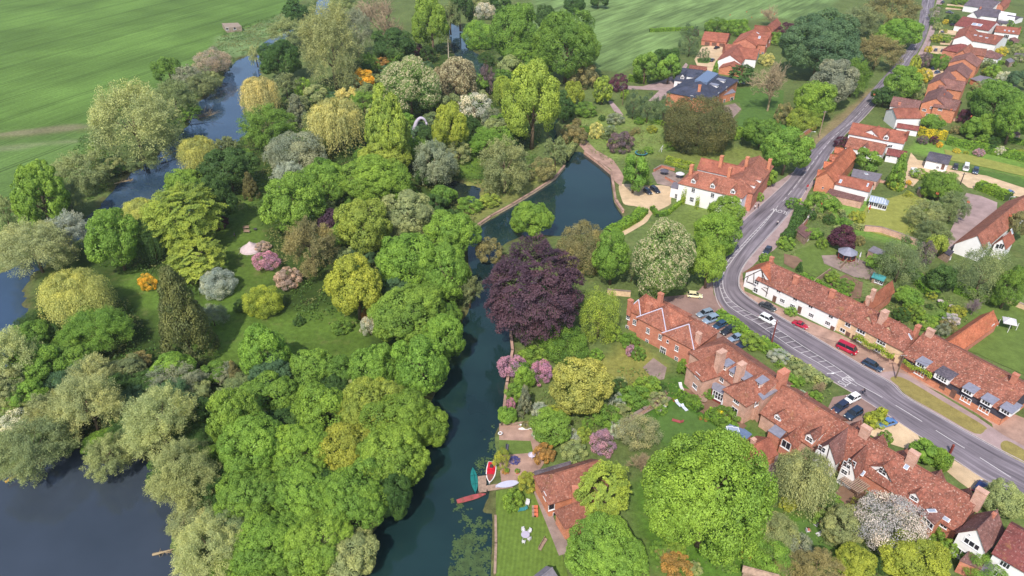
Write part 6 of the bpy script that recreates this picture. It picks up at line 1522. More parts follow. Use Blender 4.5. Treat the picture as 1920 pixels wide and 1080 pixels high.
wall([(1795,228),(1755,222)], 1.2, .3, 'brick_p', 'garden wall of the nearest brick terrace house')
wall([(1880,292),(1916,300)], 1.5, .15, 'wood', 'pale wooden fence on the long lawn', 'garden_fence', 'wood')
# ------------------------------------------------------------------ vehicles
M['paintwork'] = mat_tint('car_paint', .3, .5, .6); M['carglass'] = plain('car_glass', (34, 40, 46), .06, .6, var=.1); M['tyre'] = plain('tyre', (44, 42, 44), .9, .2); M['rim'] = plain('alloy_rim', (170, 170, 174), .35, .5, .6); M['lamp'] = plain('headlight_glass', (226, 226, 220), .2, .6, var=.05); M['tail'] = plain('tail_light', (170, 30, 30), .3, .5, var=.05)
def loft(mb, secs, m=0):
    n = len(secs[0]); b = len(mb.v)
    for s_ in secs: mb.v += [tuple(p) for p in s_]
    for i in range(len(secs) - 1):
        for k in range(n):
            a = b + i * n; mb.f.append([a + k, a + (k + 1) % n, a + n + (k + 1) % n, a + n + k]); mb.m.append(m); mb.uv.append([(0, 0)] * 4)
    mb.f.append([b + k for k in range(n)][::-1]); mb.f.append([b + (len(secs) - 1) * n + k for k in range(n)]); mb.m += [m, m]; mb.uv += [[(0, 0)] * n] * 2
def sec(x, z0, z1, w, top=.86): return [(x, -w * .93, z0), (x, -w, z0 + .3 * (z1 - z0)), (x, -w * .97, z1 - .1), (x, -w * top, z1), (x, w * top, z1), (x, w * .97, z1 - .1), (x, w, z0 + .3 * (z1 - z0)), (x, w * .93, z0)][::-1]
CARK = {  # length, half width, bonnet z, roof z, glasshouse (rear base, rear roof, front roof, front base), open
 'hatch': (4.1, .87, .86, 1.47, (-1.9, -1.45, .25, 1.05)), 'saloon': (4.6, .89, .86, 1.43, (-1.55, -.85, .35, 1.15)), 'estate': (4.7, .89, .88, 1.47, (-2.15, -1.8, .3, 1.1)),
 'suv': (4.6, .95, 1.02, 1.72, (-2.1, -1.75, .35, 1.15)), 'van': (4.8, .92, 1.12, 2.02, (-2.3, -2.15, 1.45, 2.05)), 'roadster': (4.0, .86, .80, 1.22, (-1.1, -.7, .15, .75))}
def car_proto(kind):
    L, W, zb, zr, (rb, rr, fr, fb) = CARK[kind]; h = L / 2; root = empty('parked_car' if kind != 'van' else 'camper_van', (0, 0, 0)); b = MB()
    loft(b, [sec(-h, .42, zb - .18, W * .80), sec(-h + .12, .30, zb - .06, W * .92), sec(-h + .6, .24, zb, W), sec(0, .22, zb + .02, W), sec(fb, .24, zb, W), sec(h - .55, .26, zb - .12, W * .97), sec(h - .12, .32, zb - .26, W * .88), sec(h, .42, zb - .34, W * .74)])
    rw = W * .74; b.box(((rr + fr) / 2, 0, zr - .02), (fr - rr + .1, rw * 2, .07)); b.box((fr * .5 + fb * .5 - .1, 0, zr - .35), (.01, .01, .01))
    for s_ in (-1, 1):   # pillars
        b.tube([(rb + .1, s_ * W * .84, zb - .05), (rr, s_ * rw, zr - .02)], .05, 4); b.tube([(fb - .05, s_ * W * .84, zb - .05), (fr, s_ * rw, zr - .02)], .04, 4); b.tube([((rb + fb) / 2, s_ * W * .88, zb - .05), ((rr + fr) / 2, s_ * rw, zr - .02)], .04, 4); b.box((fb - .25, s_ * (W + .08), zb + .06), (.12, .16, .12))
    link('body', b.mesh('body', M['paintwork'], True), root)
    g = MB(); lo, hi = [(rb, W * .86), (fb, W * .86)], [(rr, rw), (fr, rw)]
    q = lambda x, y, z: (x, y, z); a0, a1 = W * .85, rw * .98; z0, z1 = zb - .03, zr - .05
    V8 = [q(rb, -a0, z0), q(fb, -a0, z0), q(fb, a0, z0), q(rb, a0, z0), q(rr, -a1, z1), q(fr, -a1, z1), q(fr, a1, z1), q(rr, a1, z1)]
    for f in ((0, 1, 5, 4), (1, 2, 6, 5), (2, 3, 7, 6), (3, 0, 4, 7), (4, 5, 6, 7)): g.face([V8[i] for i in f])
    link('windows', g.mesh('windows', M['carglass']), root)
    wr = .31 if kind not in ('suv', 'van') else .35
    for x in (-h + .78, h - .80):
        for s_ in (-1, 1):
            t_ = MB(); m = Matrix.Translation((x, s_ * (W - .1), wr)) @ Matrix.Rotation(R(90), 4, 'X'); t_.lathe([(.02, -.1), (wr * .9, -.1), (wr, -.06), (wr, .06), (wr * .9, .1), (.02, .1)], 14); t_.v = [tuple(m @ Vector(v)) for v in t_.v]
            o = link('wheel', t_.mesh('wheel', M['tyre']), root); r_ = MB(); r_.lathe([(.01, -.115), (wr * .62, -.11), (wr * .62, .11), (.01, .115)], 12); r_.v = [tuple(m @ Vector(v)) for v in r_.v]; link('rim', r_.mesh('rim', M['rim']), o)
    for s_ in (-1, 1):
        l_ = MB(); l_.box((h - .09, s_ * W * .62, zb - .32), (.16, .34, .16)); link('headlight', l_.mesh('headlight', M['lamp']), root)
        l_ = MB(); l_.box((-h + .06, s_ * W * .68, zb - .2), (.12, .26, .2)); link('tail_light', l_.mesh('tail_light', M['tail']), root)
    return root
CARP = {}
def car(kind, px, to, rgb, label, cat=None, z=.045):
    first = kind not in CARP
    if first: CARP[kind] = car_proto(kind); o = CARP[kind]
    else: o = copy_tree(CARP[kind])
    p = G(*px); d = G(*to) - p; o.location = (p.x, p.y, z); o.rotation_euler = (0, 0, math.atan2(d.y, d.x))
    tag(o, label, cat or ('van' if kind == 'van' else 'car'), 'vehicles parked or driving in the village')
    for c in o.children:
        if c.name.startswith('body'): c.color = (*lin(rgb), 1)
    return o
SIL, NAV, BLK, WHT = (128, 142, 158), (40, 50, 74), (36, 36, 42), (228, 228, 228)
for a in [
 ('estate', (1321,591), (1304,596), SIL, 'silver estate car at the top of the row beside the brick house'), ('suv', (1332,603), (1318,608), (132,150,170), 'pale silver people carrier, second in the row beside the brick house'),
 ('hatch', (1349,613), (1336,619), (44,70,96), 'dark blue hatchback, third in the row beside the brick house'), ('estate', (1365,623), (1350,630), (38,40,48), 'black car, fourth in the row beside the brick house'),
 ('saloon', (1380,637), (1364,642), (126,144,166), 'silver blue saloon, fifth in the row beside the brick house'), ('estate', (1394,649), (1380,654), NAV, 'navy car half hidden behind the tall chimney house roof'),
 ('hatch', (1302,557), (1312,558), (222,214,170), 'cream car under the flowering chestnut'), ('saloon', (1439,578), (1458,587), (52,56,58), 'dark classic saloon parked before the white cottages'),
 ('suv', (1439,603), (1457,612), WHT, 'white four-wheel drive with black roof driving round the bend'), ('roadster', (1500,612), (1516,619), (168,24,52), 'red convertible parked on the cobbled apron'),
 ('van', (1587,658), (1604,666), (176,16,52), 'red camper van parked on the cobbled apron'), ('estate', (1635,689), (1653,698), (38,58,82), 'dark blue estate parked at the end of the verge'),
 ('hatch', (1597,751), (1583,758), WHT, 'white hatchback on the drive beside the road'), ('estate', (1574,767), (1562,775), (38,46,70), 'dark navy car nearest the porch gable beside the white hatchback'),
 ('suv', (1599,780), (1586,788), (34,50,70), 'dark blue car on the drive below the white hatchback'), ('saloon', (1661,797), (1641,803), (84,120,168), 'light blue saloon on the gravel drive'),
 ('hatch', (1836,917), (1846,904), (30,46,92), 'deep blue hatchback on the lower gravel drive'), ('hatch', (1438,473), (1430,482), (50,56,70), 'dark car parked behind the timbered cottage'),
 ('hatch', (1790.5,316), (1789,325), (50,40,44), 'dark car left of the white van on the gravel yard'), ('van', (1810,318), (1808,330), WHT, 'white van on the gravel yard'),
 ('suv', (1828,324), (1826,334), (48,62,84), 'dark blue car right of the white van on the gravel yard'), ('hatch', (1892,364), (1900,360), (76,104,150), 'blue car at the bright green hedge by the barn'),
 ('hatch', (1803.5,387), (1803,396), (222,224,216), 'white car on the paved strip beside the barn'), ('hatch', (1214,362), (1222,368), (36,40,52), 'left black car by the mill house'),
 ('estate', (1228,359), (1237,365), (34,34,46), 'right black car by the mill house, longer than its neighbour'), ('saloon', (1344,91.5), (1351,89), BLK, 'black car in front of the triple garage'),
 ('saloon', (1335.5,115), (1342,109), (54,62,76), 'dark car beside the gravel island of the far court'), ('hatch', (1753.7,96), (1756,91), (46,46,70), 'left dark car on the pale drive by the brick terrace'),
 ('estate', (1767,97), (1771,91), (44,48,76), 'right dark car on the pale drive by the brick terrace'), ('hatch', (1770,80), (1775,78), (60,50,60), 'dark car on the drive before the white gabled house'),
 ('hatch', (1766,63), (1771,60), (96,76,98), 'purple car on the far front drive'), ('estate', (1787,48), (1796,47), (40,44,54), 'long dark car beside the dark red bungalow'),
 ('saloon', (1780,25), (1788,26), (70,70,80), 'dark car on the second front drive from the top'), ('saloon', (1750,131), (1757,129), (34,44,72), 'navy car before the brick terrace bush'),
 ('hatch', (1757,138), (1763,136), (84,108,140), 'light blue car before the brick terrace'), ('saloon', (1767,6), (1772,4), (60,60,68), 'dark car at the top edge beside the far road'),
]: car(*a)
t_ = empty('box_trailer', G(1712.6, 328)); tag(t_, 'white box trailer on the gravel drive end', 'trailer'); mb = MB(); mb.box((0, 0, 1.25), (3.2, 1.9, 1.6)); mb.box((0, 0, 2.08), (3.3, 2.0, .06)); link('box', mb.mesh('box', M['wframe']), t_)
mb = MB(); mb.tube([(1.6, 0, .5), (2.8, 0, .45)], .05, 5); mb.box((0, 0, .42), (3.0, 1.5, .1)); link('drawbar', mb.mesh('drawbar', M['steel']), t_)
for s_ in (-1, 1): mb = MB(); mb.lathe([(.02, -.1), (.32, -.1), (.32, .1), (.02, .1)], 12); mb.v = [(v[0], v[2] + s_ * .9, v[1] + .32) for v in mb.v]; link('wheel', mb.mesh('wheel', M['tyre']), t_)
t_.rotation_euler = (0, 0, R(80))
# ------------------------------------------------------------------ poles and signs
def pole(base, top, rad, label, name='telegraph_pole', mat='bark', arm=None):
    b = G(*base); h = 6.0
    for _ in range(40):
        p = Vector((b.x, b.y, h)); z = depth(p); py = 540 - FPX * (p - Vector((0, 0, CAM_H))).dot(UP) / z; h += (py - top) * z / FPX / .8
    root = empty(name, b); tag(root, label, name.replace('_', ' ').replace('telegraph ', '')); mb = MB(); mb.tube([(0, 0, 0), (0, 0, h)], [rad, rad * .7], 8); link('post', mb.mesh('post', M[mat]), root)
    mb = MB()
    if arm == 'lamp': mb.tube([(0, 0, h - .1), (.5, 0, h + .05), (1.1, 0, h)], .05, 5); mb.box((1.3, 0, h), (.6, .25, .14)); link('lamp_head', mb.mesh('lamp_head', M['wframe']), root)
    else:
        mb.box((0, 0, h - .5), (1.5, .1, .1)); link('crossarm', mb.mesh('crossarm', M['timber']), root)
        for x in (-.6, -.2, .2, .6): mb = MB(); mb.lathe([(.05, 0), (.07, .08), (.03, .16)], 6, (x, 0, h - .45)); link('insulator', mb.mesh('insulator', M['wframe']), root)
    return Vector((b.x, b.y, h - .4))
W0 = pole((1445,650), 600, .19, 'dark red-brown telegraph pole at the inner bend beside the white car', mat='redwood')
W1 = pole((1679,709), 664, .17, 'telegraph pole at the tip of the long verge'); W2 = pole((1535,259), 208, .2, 'tall pale telegraph pole on the roadside bank', mat='wood'); W3 = pole((1794.5,362), 324, .2, 'dark telegraph pole on the gravel yard', mat='timber')
pole((1516,270), 247, .09, 'street lamp beside the orange brick wall', 'street_lamp', 'steel', 'lamp'); pole((1887,387), 369, .09, 'pale lamp post at the white barn hedge', 'street_lamp', 'steel', 'lamp'); pole((1167,197), 160, .16, 'telegraph pole beside the purple maple'); pole((1736,92), 66, .12, 'far telegraph pole on the right pavement', mat='wood'); pole((1545,717), 700, .05, 'thin lamp post beside the road lettering', 'street_lamp', 'steel', 'lamp')
for a, b in ((W0, W1), (W0, G(1357, 643, 9)), (W1, G(1896, 709, 8.6)), (W3, W2)):
    pts = [a.lerp(b, i / 12) - Vector((0, 0, 1.2 * math.sin(math.pi * i / 12))) for i in range(13)]; mb = MB(); mb.tube(pts, .025, 4)
    o = mb.build('overhead_cable', M['timber']); 
    tag(o, {0: 'overhead cable between the bend pole and the verge pole', 1: 'overhead cable from the bend pole to the tall chimney house', 2: 'overhead cable from the verge pole to the black cottages', 3: 'overhead cable from the gravel yard pole across to the far roadside'}[sum(1 for x in bpy.data.objects if x.name.startswith('overhead_cable')) - 1], 'cable')
def sign(px, rgb, label, w_, h_):
    root = empty('road_sign', G(*px)); tag(root, label, 'road sign'); mb = MB(); mb.tube([(0, 0, 0), (0, 0, 2.2)], .05, 6); link('post', mb.mesh('post', M['steel']), root)
    mb = MB(); mb.box((0, -.06, 1.9), (w_, .05, h_)); link('plate', mb.mesh('plate', plain('sign_face', rgb, .5, .3, var=.03)), root); root.rotation_euler = (0, 0, R(25))
sign((1497,385), (220, 214, 90), 'yellow rectangular sign at the roadside hedge', 1.5, 1.1); sign((1512,358), (176, 60, 66), 'small red sign before the orange brick cottage', .9, .9)
root = empty('gate_post', G(1781, 850)); tag(root, 'red-brown post in the hedge between the gravel drives', 'post'); mb = MB(); mb.box((0, 0, 1.1), (.35, .35, 2.2)); link('shaft', mb.mesh('shaft', M['redwood']), root); mb = MB(); mb.lathe([(.3, 0), (.3, .1), (0, .3)], 4, (0, 0, 2.2)); link('cap', mb.mesh('cap', M['redwood']), root)
# ------------------------------------------------------------------ boats and landing stage
def hull(root, L, W, D, mat, bow=1.0, stern=1.0, name='hull', top=None):
    mb = MB(); secs = []; n = 12
    for i in range(n + 1):
        t_ = i / n; x = (t_ - .5) * L; w_ = W / 2 * (min(1, (math.sin(math.pi * min(t_ / .9, 1) ** .8 / 1) + .02)) if 0 else max(.03, (1 - abs(2 * t_ - 1) ** (2.4)) if stern and bow else max(.03, (1 - max(0, 2 * t_ - 1) ** 2.4)) * (.8 + .2 * min(1, t_ * 4))))
        secs.append([(x, -w_ * .45, 0), (x, -w_, D * .7), (x, -w_, D), (x, w_, D), (x, w_, D * .7), (x, w_ * .45, 0)][::-1])
    loft(mb, secs); return link(name, mb.mesh(name, M[mat], False), root)
def boat(name, a, b, W, D, mat, label, sharp=True):
    p, q = G(*a, WATER_Z), G(*b, WATER_Z); root = empty(name, (p + q) / 2 + Vector((0, 0, -.08)), math.atan2(q.y - p.y, q.x - p.x)); tag(root, label, 'boat'); L = (q - p).length
    hull(root, L, W, D, mat, 1, 1 if sharp else 0); return root, L
M['redpaint'] = plain('faded_red_paint', (158, 78, 78), .6, .3, var=.2); M['redseat'] = plain('red_seat', (190, 30, 50), .6, .3); M['whitehull'] = plain('white_hull', (226, 222, 222), .35, .5, var=.05); M['hullwood'] = plain('varnished_wood', (134, 76, 64), .4, .5, var=.2)
r0, L = boat('canoe', (892,926), (886.5,879), 1.35, .5, 'tarp', 'teal covered double-ended boat moored at the wooden landing stage'); mb = MB()
mb.tube([(-L * .46, 0, .5), (-L * .2, 0, .66), (0, 0, .7), (L * .2, 0, .66), (L * .46, 0, .5)], [.03, .09, .1, .09, .03], 5); link('cover_ridge', mb.mesh('cover_ridge', M['tarp']), r0)
for x in (-.18, .16): mb = MB(); mb.tube([(L * x, -.62, .5), (L * x, 0, .7), (L * x, .62, .5)], .045, 4); link('strap', mb.mesh('strap', plain('dark_teal', (22, 84, 84))), r0)
r0, L = boat('motor_boat', (923,869), (918,908), 1.9, .6, 'whitehull', 'red and white motor boat with red seats beside the landing stage', False)
mb = MB(); loft(mb, [[(x, -w_, .62), (x, w_, .62), (x, w_, .64), (x, -w_, .64)][::-1] for x, w_ in ((-L * .48, .72), (-L * .1, .82), (L * .12, .74))]); link('cockpit_floor', mb.mesh('cockpit_floor', M['redseat']), r0)
mb = MB(); loft(mb, [[(x, -w_, .62), (x, w_, .62), (x, w_, .70), (x, -w_, .70)][::-1] for x, w_ in ((L * .12, .72), (L * .3, .52), (L * .45, .12))]); link('foredeck', mb.mesh('foredeck', M['hullwood']), r0)
for x in (-.36, -.1, .08): mb = MB(); mb.box((L * x, 0, .78), (.4, 1.3, .3)); link('seat', mb.mesh('seat', M['redseat']), r0)
mb = MB(); mb.box((-L * .22, 0, .85), (.7, .6, .45)); mb.tube([(-L * .04, .3, .7), (L * .0, .3, 1.0)], .04, 5); link('engine', mb.mesh('engine', M['timber']), r0)
r0, L = boat('punt', (857,942), (911,927), 1.1, .35, 'redpaint', 'long faded red punt moored below the landing stage', False)
for x in (-.3, 0, .3): mb = MB(); mb.box((L * x, 0, .37), (.5, .86, .06)); link('thwart', mb.mesh('thwart', M['hullwood']), r0)
p = G(930, 914, .5); q = G(975, 905, .5)
def dry_boat(name, a, b, W, D, mat, label, z):
    p, q = G(*a, z), G(*b, z); root = empty(name, ((p.x + q.x) / 2, (p.y + q.y) / 2, z), math.atan2(q.y - p.y, q.x - p.x)); tag(root, label, 'boat'); L = (q - p).length; hull(root, L, W, D, mat)
    mb = MB(); mb.tube([(-L * .4, 0, D), (0, 0, D + .06), (L * .4, 0, D)], [.04, .07, .04], 5); link('keel', mb.mesh('keel', M[mat]), root)
dry_boat('dinghy', (929,914), (975,906), 1.5, .45, 'leadc', 'pale grey upturned boat lying on the jetty', .12) if 'leadc' in M else (M.__setitem__('leadc', plain('pale_cover', (186, 184, 204), .5, .4, var=.06)), dry_boat('dinghy', (929,914), (975,906), 1.5, .45, 'leadc', 'pale grey upturned boat lying on the jetty', .12))
dry_boat('kayak', (972,798), (999,797), .75, .35, 'whitehull', 'upper of two white boats lying on the canal bank', .1); dry_boat('kayak', (972,806), (999,804), .75, .35, 'whitehull', 'lower of two white boats lying on the canal bank', .1)
r0 = empty('landing_stage', G(904, 908, 0)); tag(r0, 'wooden landing stage between the teal boat and the red motor boat', 'jetty')
def deck(px, z, name):
    mb = MB(); P = [tuple(v)[:2] for v in gp(px, z)]; mb.prism(P, z - .15, z); o = mb.build(name, M['wood'], r0)
    for v in P: q_ = MB(); q_.tube([(v[0], v[1], -1.6), (v[0], v[1], z + .25)], .09, 6); q_.build('pile', M['timber'], r0)
deck([(896,893),(911,891),(913,921),(897,923)], .05, 'platform'); deck([(912,910),(958,903),(962,914),(913,920)], .06, 'walkway')
mb = MB(); mb.lathe([(.28, 0), (.38, .07), (.48, 0), (.38, -.07), (.28, 0)], 16, tuple(G(938, 812, .75))); tag(mb.build('lifebuoy', M['wframe']), 'white lifebuoy ring at the canal inlet', 'lifebuoy')
# ------------------------------------------------------------------ garden furniture
def legs4(root, x, y, h, r=.03, mat='wframe'):
    for i in (-1, 1):
        for j in (-1, 1): mb = MB(); mb.tube([(i * x, j * y, 0), (i * x, j * y, h)], r, 5); link('leg', mb.mesh('leg', M[mat]), root)
def round_table(px, r, mat, label, z=0.03):
    root = empty('garden_table', G(*px)); root.location.z = z; tag(root, label, 'table'); mb = MB(); mb.lathe([(0, .72), (r, .72), (r, .76), (0, .77)], 20); link('table_top', mb.mesh('table_top', M[mat]), root); legs4(root, r * .55, r * .55, .72, .04, mat)
def chair(px, face, mat, label, z=.1, sc=1.0):
    root = empty('garden_chair', G(*px)); root.location.z = z; d = G(*face) - G(*px); root.rotation_euler = (0, 0, math.atan2(d.y, d.x)); tag(root, label, 'chair')
    mb = MB(); mb.box((0, 0, .44 * sc), (.5 * sc, .52 * sc, .06)); link('seat', mb.mesh('seat', M[mat]), root); mb = MB(); mb.box((-.27 * sc, 0, .75 * sc), (.07, .52 * sc, .62 * sc)); link('backrest', mb.mesh('backrest', M[mat]), root)
    for s_ in (-1, 1): mb = MB(); mb.box((0, s_ * .29 * sc, .64 * sc), (.5 * sc, .06, .05)); link('armrest', mb.mesh('armrest', M[mat]), root)
    legs4(root, .22 * sc, .22 * sc, .44 * sc, .03, mat)
def lounger(px, to, mat, label, L=1.9, z=.05):
    root = empty('sun_lounger', G(*px)); root.location.z = z; d = G(*to) - G(*px); root.rotation_euler = (0, 0, math.atan2(d.y, d.x)); tag(root, label, 'sun lounger')
    mb = MB(); mb.box((-.2, 0, .36), (L * .68, .7, .1)); link('mattress', mb.mesh('mattress', M[mat]), root); mb = MB(); m_ = Matrix.Translation((L * .28, 0, .4)) @ Matrix.Rotation(R(-35), 4, 'Y'); mb.box((L * .16, 0, 0), (L * .34, .7, .1), 0, m_); link('backrest', mb.mesh('backrest', M[mat]), root); legs4(root, L * .3, .3, .34, .03, 'steel')
M['lav'] = plain('pale_lilac_paint', (178, 168, 184), .5, .3, var=.05); M['cloth'] = plain('white_canvas', (200, 196, 200), .8, .2, var=.05); M['pinkcl'] = plain('pink_canvas', (190, 172, 172), .9, .1, var=.1); M['teal'] = plain('teal_fabric', (62, 128, 130), .7, .2); M['yellow'] = plain('yellow_fabric', (230, 206, 40), .7, .2); M['darkgrey'] = plain('dark_fabric', (86, 84, 96), .8, .2)
t = NT('striped_fabric'); wv = t.n('TexWave', bands_direction='Y'); wv.inputs['Scale'].default_value = 1.6; t.l(t.coord(), wv.inputs['Vector']); M['stripec'] = t.fin(t.ramp(wv.outputs[0], (.45, lin((150, 160, 190))), (.55, lin((230, 230, 234)))), .8, .2)
round_table((985,1008), .75, 'lav', 'round lilac-white garden table on the striped lawn', .1)
for px, lab in (((981,998),'upper left'),((993,1000),'upper right'),((992,1014),'lower right'),((982,1019),'lower left')): chair(px, (985,1008), 'cloth', 'white chair at the %s side of the round lawn table' % lab)
chair((989,948), (986,956), 'cloth', 'single white armchair beside the lime ball tree', .1, 1.25); lounger((978,958), (990,956), 'teal', 'teal lounger beside the single white armchair', 2.0, .1)
def bench(px, to, mat, label, L=1.8):
    root = empty('garden_bench', G(*px)); root.location.z = .1; d = G(*to) - G(*px); root.rotation_euler = (0, 0, math.atan2(d.y, d.x)); tag(root, label, 'bench')
    mb = MB(); mb.box((0, 0, .45), (L, .5, .07)); link('seat', mb.mesh('seat', M[mat]), root); mb = MB(); mb.box((0, .26, .75), (L, .06, .5)); link('backrest', mb.mesh('backrest', M[mat]), root); legs4(root, L * .44, .2, .45, .04, mat)
bench((1018,1024), (1025,1012), 'wood', 'weathered wooden bench beside the boardwalk', 2.6); bench((462,430), (468,429), 'wood', 'upper wooden bench in the shady clearing'); bench((463,437), (469,437), 'wood', 'lower wooden bench in the shady clearing'); bench((879,299), (885,301), 'wood', 'grey bench on the small lawn above the pond'); bench((951,842), (952,832), 'darkgrey', 'dark bench on the canal bank lawn', 1.6)
r0 = empty('log_store', G(1003, 962)); tag(r0, 'orange-brown stack of logs and crates by the boardwalk', 'crates')
for i in range(6): mb = MB(); mb.box((.4 * (i % 2) - .2, .75 * (i // 2) - .7, .3 + .05 * i), (.7, .65, .5)); link('crate', mb.mesh('crate', M['pot'] if i % 2 else M['wood']), r0)
lounger((1272,760), (1268,756), 'stripec', 'upper striped lounger on the garden lawn'); lounger((1283,768), (1279,764), 'stripec', 'lower striped lounger on the garden lawn'); lounger((1277,729), (1274,722), 'cloth', 'white recliner on the terrace edge', 2.2); lounger((1240,770), (1248,765), 'cloth', 'white cushioned lounger beside the garden wall', 2.2); lounger((1269,792), (1280,795), 'redpaint', 'faded red hammock seat on the garden lawn', 2.4)
round_table((1318,754), .8, 'wood', 'round wooden table on the brick house terrace'); chair((1308,748), (1318,754), 'wood', 'wooden chair left of the round terrace table'); chair((1317,763), (1318,754), 'wood', 'wooden chair below the round terrace table'); chair((1340,768), (1345,762), 'wood', 'wooden chair beside the closed white parasol')
def parasol(px, h_, r, mat, label, open_=True):
    root = empty('parasol', G(*px)); tag(root, label, 'parasol'); mb = MB(); mb.tube([(0, 0, 0), (0, 0, h_)], .04, 6); link('pole', mb.mesh('pole', M['wframe']), root); mb = MB()
    mb.lathe([(r, h_ - .6), (r * .55, h_ - .22), (.02, h_ + .05)] if open_ else [(.1, h_ - 1.7), (.24, h_ - 1.5), (.16, h_ - .5), (.02, h_ + .1)], 8); link('canopy', mb.mesh('canopy', M[mat]), root); mb = MB(); mb.lathe([(.35, 0), (.35, .1), (.05, .12)], 10); link('base', mb.mesh('base', M['conc']), root)
parasol((1274,335), 2.5, 1.6, 'cloth', 'open white parasol on the mill house terrace'); parasol((1245,328), 2.2, 1.6, 'darkgrey', 'open dark grey parasol on the mill house terrace'); parasol((1351,768), 3.0, .3, 'cloth', 'closed white parasol on the brick house terrace', False); parasol((1609,492), 3.4, .3, 'cloth', 'closed white parasol beside the summerhouse', False); parasol((1628,400), 3.0, .35, 'redseat', 'closed red parasol beside the conservatory', False); parasol((1349,778), 1.6, .9, 'yellow', 'small yellow sunshade at the hedge corner'); parasol((997,862), 2.0, .8, 'lav', 'small lilac parasol in the riverside garden')
for px, lab in (((1264,752),'by the garden wall'),((1313,787),'left of a pair on the path'),((1323,790),'right of a pair on the path'),((950,887),'near the red motor boat'),((970,888),'on the riverside paving')):
    root = empty('plant_pot', G(*px)); tag(root, 'terracotta plant pot ' + lab, 'plant pot'); mb = MB(); mb.lathe([(.25, 0), (.4, .55), (.45, .6), (.36, .6), (.3, .5), (0, .5)], 12); link('pot', mb.mesh('pot', M['pot']), root); o = link('plant', proto('B', 2), root, (0, 0, .8)); o.scale = (.5, .5, .4); o.color = (*lin(PAL['mid']), 1)
for px, lab in (((1762.5,569),'left round pinkish table on the far lawn'),((1784.5,579),'right round pinkish table on the far lawn')): round_table(px, .8, 'pinkcl', lab)
root = empty('trampoline', G(1202, 290)); tag(root, 'round black trampoline with blue rim on the waterside lawn', 'trampoline'); mb = MB(); mb.lathe([(0, .84), (2.0, .85)], 24); link('mat', mb.mesh('mat', M['black']), root); mb = MB(); mb.lathe([(2.0, .82), (2.0, .92), (2.4, .92), (2.4, .80)], 24); link('rim', mb.mesh('rim', M['teal']), root)
for i in range(6): mb = MB(); a_ = i * 1.047; mb.tube([(2.2 * math.cos(a_), 2.2 * math.sin(a_), 0), (2.2 * math.cos(a_), 2.2 * math.sin(a_), .85)], .04, 5); link('leg', mb.mesh('leg', M['steel']), root)
root = empty('goal', G(1241, 283)); tag(root, 'small white football goal near the dark yew', 'goal'); mb = MB(); mb.tube([(-1.2, 0, 0), (-1.2, 0, 1.8), (1.2, 0, 1.8), (1.2, 0, 0)], .07, 5); mb.tube([(-1.2, 0, 1.8), (-1.2, 1, 0)], .04, 4); mb.tube([(1.2, 0, 1.8), (1.2, 1, 0)], .04, 4); link('frame', mb.mesh('frame', M['wframe']), root); root.rotation_euler = (0, 0, R(70))
# summerhouse, greenhouse, pavilion, pergola, tent
root = empty('summerhouse', G(1586, 485)); tag(root, 'octagonal red-brown summerhouse with grey roof in the gardens', 'summerhouse'); mb = MB(); mb.lathe([(2.75, 2.2), (2.75, 2.3), (.1, 3.7)], 8); link('roof', mb.mesh('roof', M['lead']), root)
for i in range(8):
    a_ = i * math.pi / 4; b_ = a_ + math.pi / 4; p_, q_ = Vector((2.4 * math.cos(a_), 2.4 * math.sin(a_), 0)), Vector((2.4 * math.cos(b_), 2.4 * math.sin(b_), 0)); mb = MB(); mb.box((p_.x, p_.y, 1.1), (.18, .18, 2.2)); link('post', mb.mesh('post', M['redwood']), root)
    mb = MB(); mb.wall(p_, q_, 0, .8); mb.wall(p_ * .985, q_ * .985, 0, .8); link('panel', mb.mesh('panel', M['redwood']), root); mb = MB(); mb.wall(p_ * .98, q_ * .98, .8, 2.2); link('window', mb.mesh('window', M['glass']), root)
h = House('greenhouse', 'small wooden greenhouse with teal glass roof behind the stone cottages', 'greenhouse', G(1648, 525), wall='wood', roof='teal'); h.block((1640,512), (1660,519), (1644,523), 2.6, 1.8, 'gg', roof='teal'); h.done(); h.win(1644, 527, 1.2, 1.0, (3,1)); h.win(1652, 530, 1.0, 1.0, (2,1))
root = empty('garden_pavilion', G(1887, 616)); tag(root, 'white square garden pavilion at the right edge', 'pavilion'); mb = MB(); mb.lathe([(2.1, 2.1), (2.1, 2.3), (.05, 3.2)], 4); link('canopy', mb.mesh('canopy', M['cloth']), root); legs4(root, 1.4, 1.4, 2.2, .07); root.rotation_euler = (0, 0, R(20))
root = empty('pergola', G(1597, 922)); tag(root, 'slatted wooden pergola beside the timber gabled cottage', 'pergola'); root.rotation_euler = (0, 0, math.atan2(*(lambda v: (v.y, v.x))(G(1610, 930) - G(1590, 915)))); legs4(root, 1.7, 1.4, 2.3, .08, 'wood')
for i in range(12): mb = MB(); mb.box((-1.9 + i * .345, 0, 2.42), (.2, 3.4, .1)); link('slat', mb.mesh('slat', M['wood']), root)
for s_ in (-1.4, 1.4): mb = MB(); mb.box((0, s_, 2.31), (4.0, .12, .1)); link('rail', mb.mesh('rail', M['wood']), root)
root = empty('bell_tent', G(471, 468)); tag(root, 'pale pink bell tent in the shady clearing', 'tent'); mb = MB(); mb.lathe([(3.2, 0), (3.0, .5), (1.3, 1.6), (.05, 2.7)], 14); link('canvas', mb.mesh('canvas', M['pinkcl']), root); mb = MB(); mb.tube([(0, 0, 0), (0, 0, 2.9)], .05, 5); link('pole', mb.mesh('pole', M['wood']), root)
for i in range(8): a_ = i * .785; mb = MB(); mb.tube([(3.0 * math.cos(a_), 3 * math.sin(a_), .7), (4.0 * math.cos(a_), 4 * math.sin(a_), 0)], .015, 3); link('guy_rope', mb.mesh('guy_rope', M['cloth']), root)
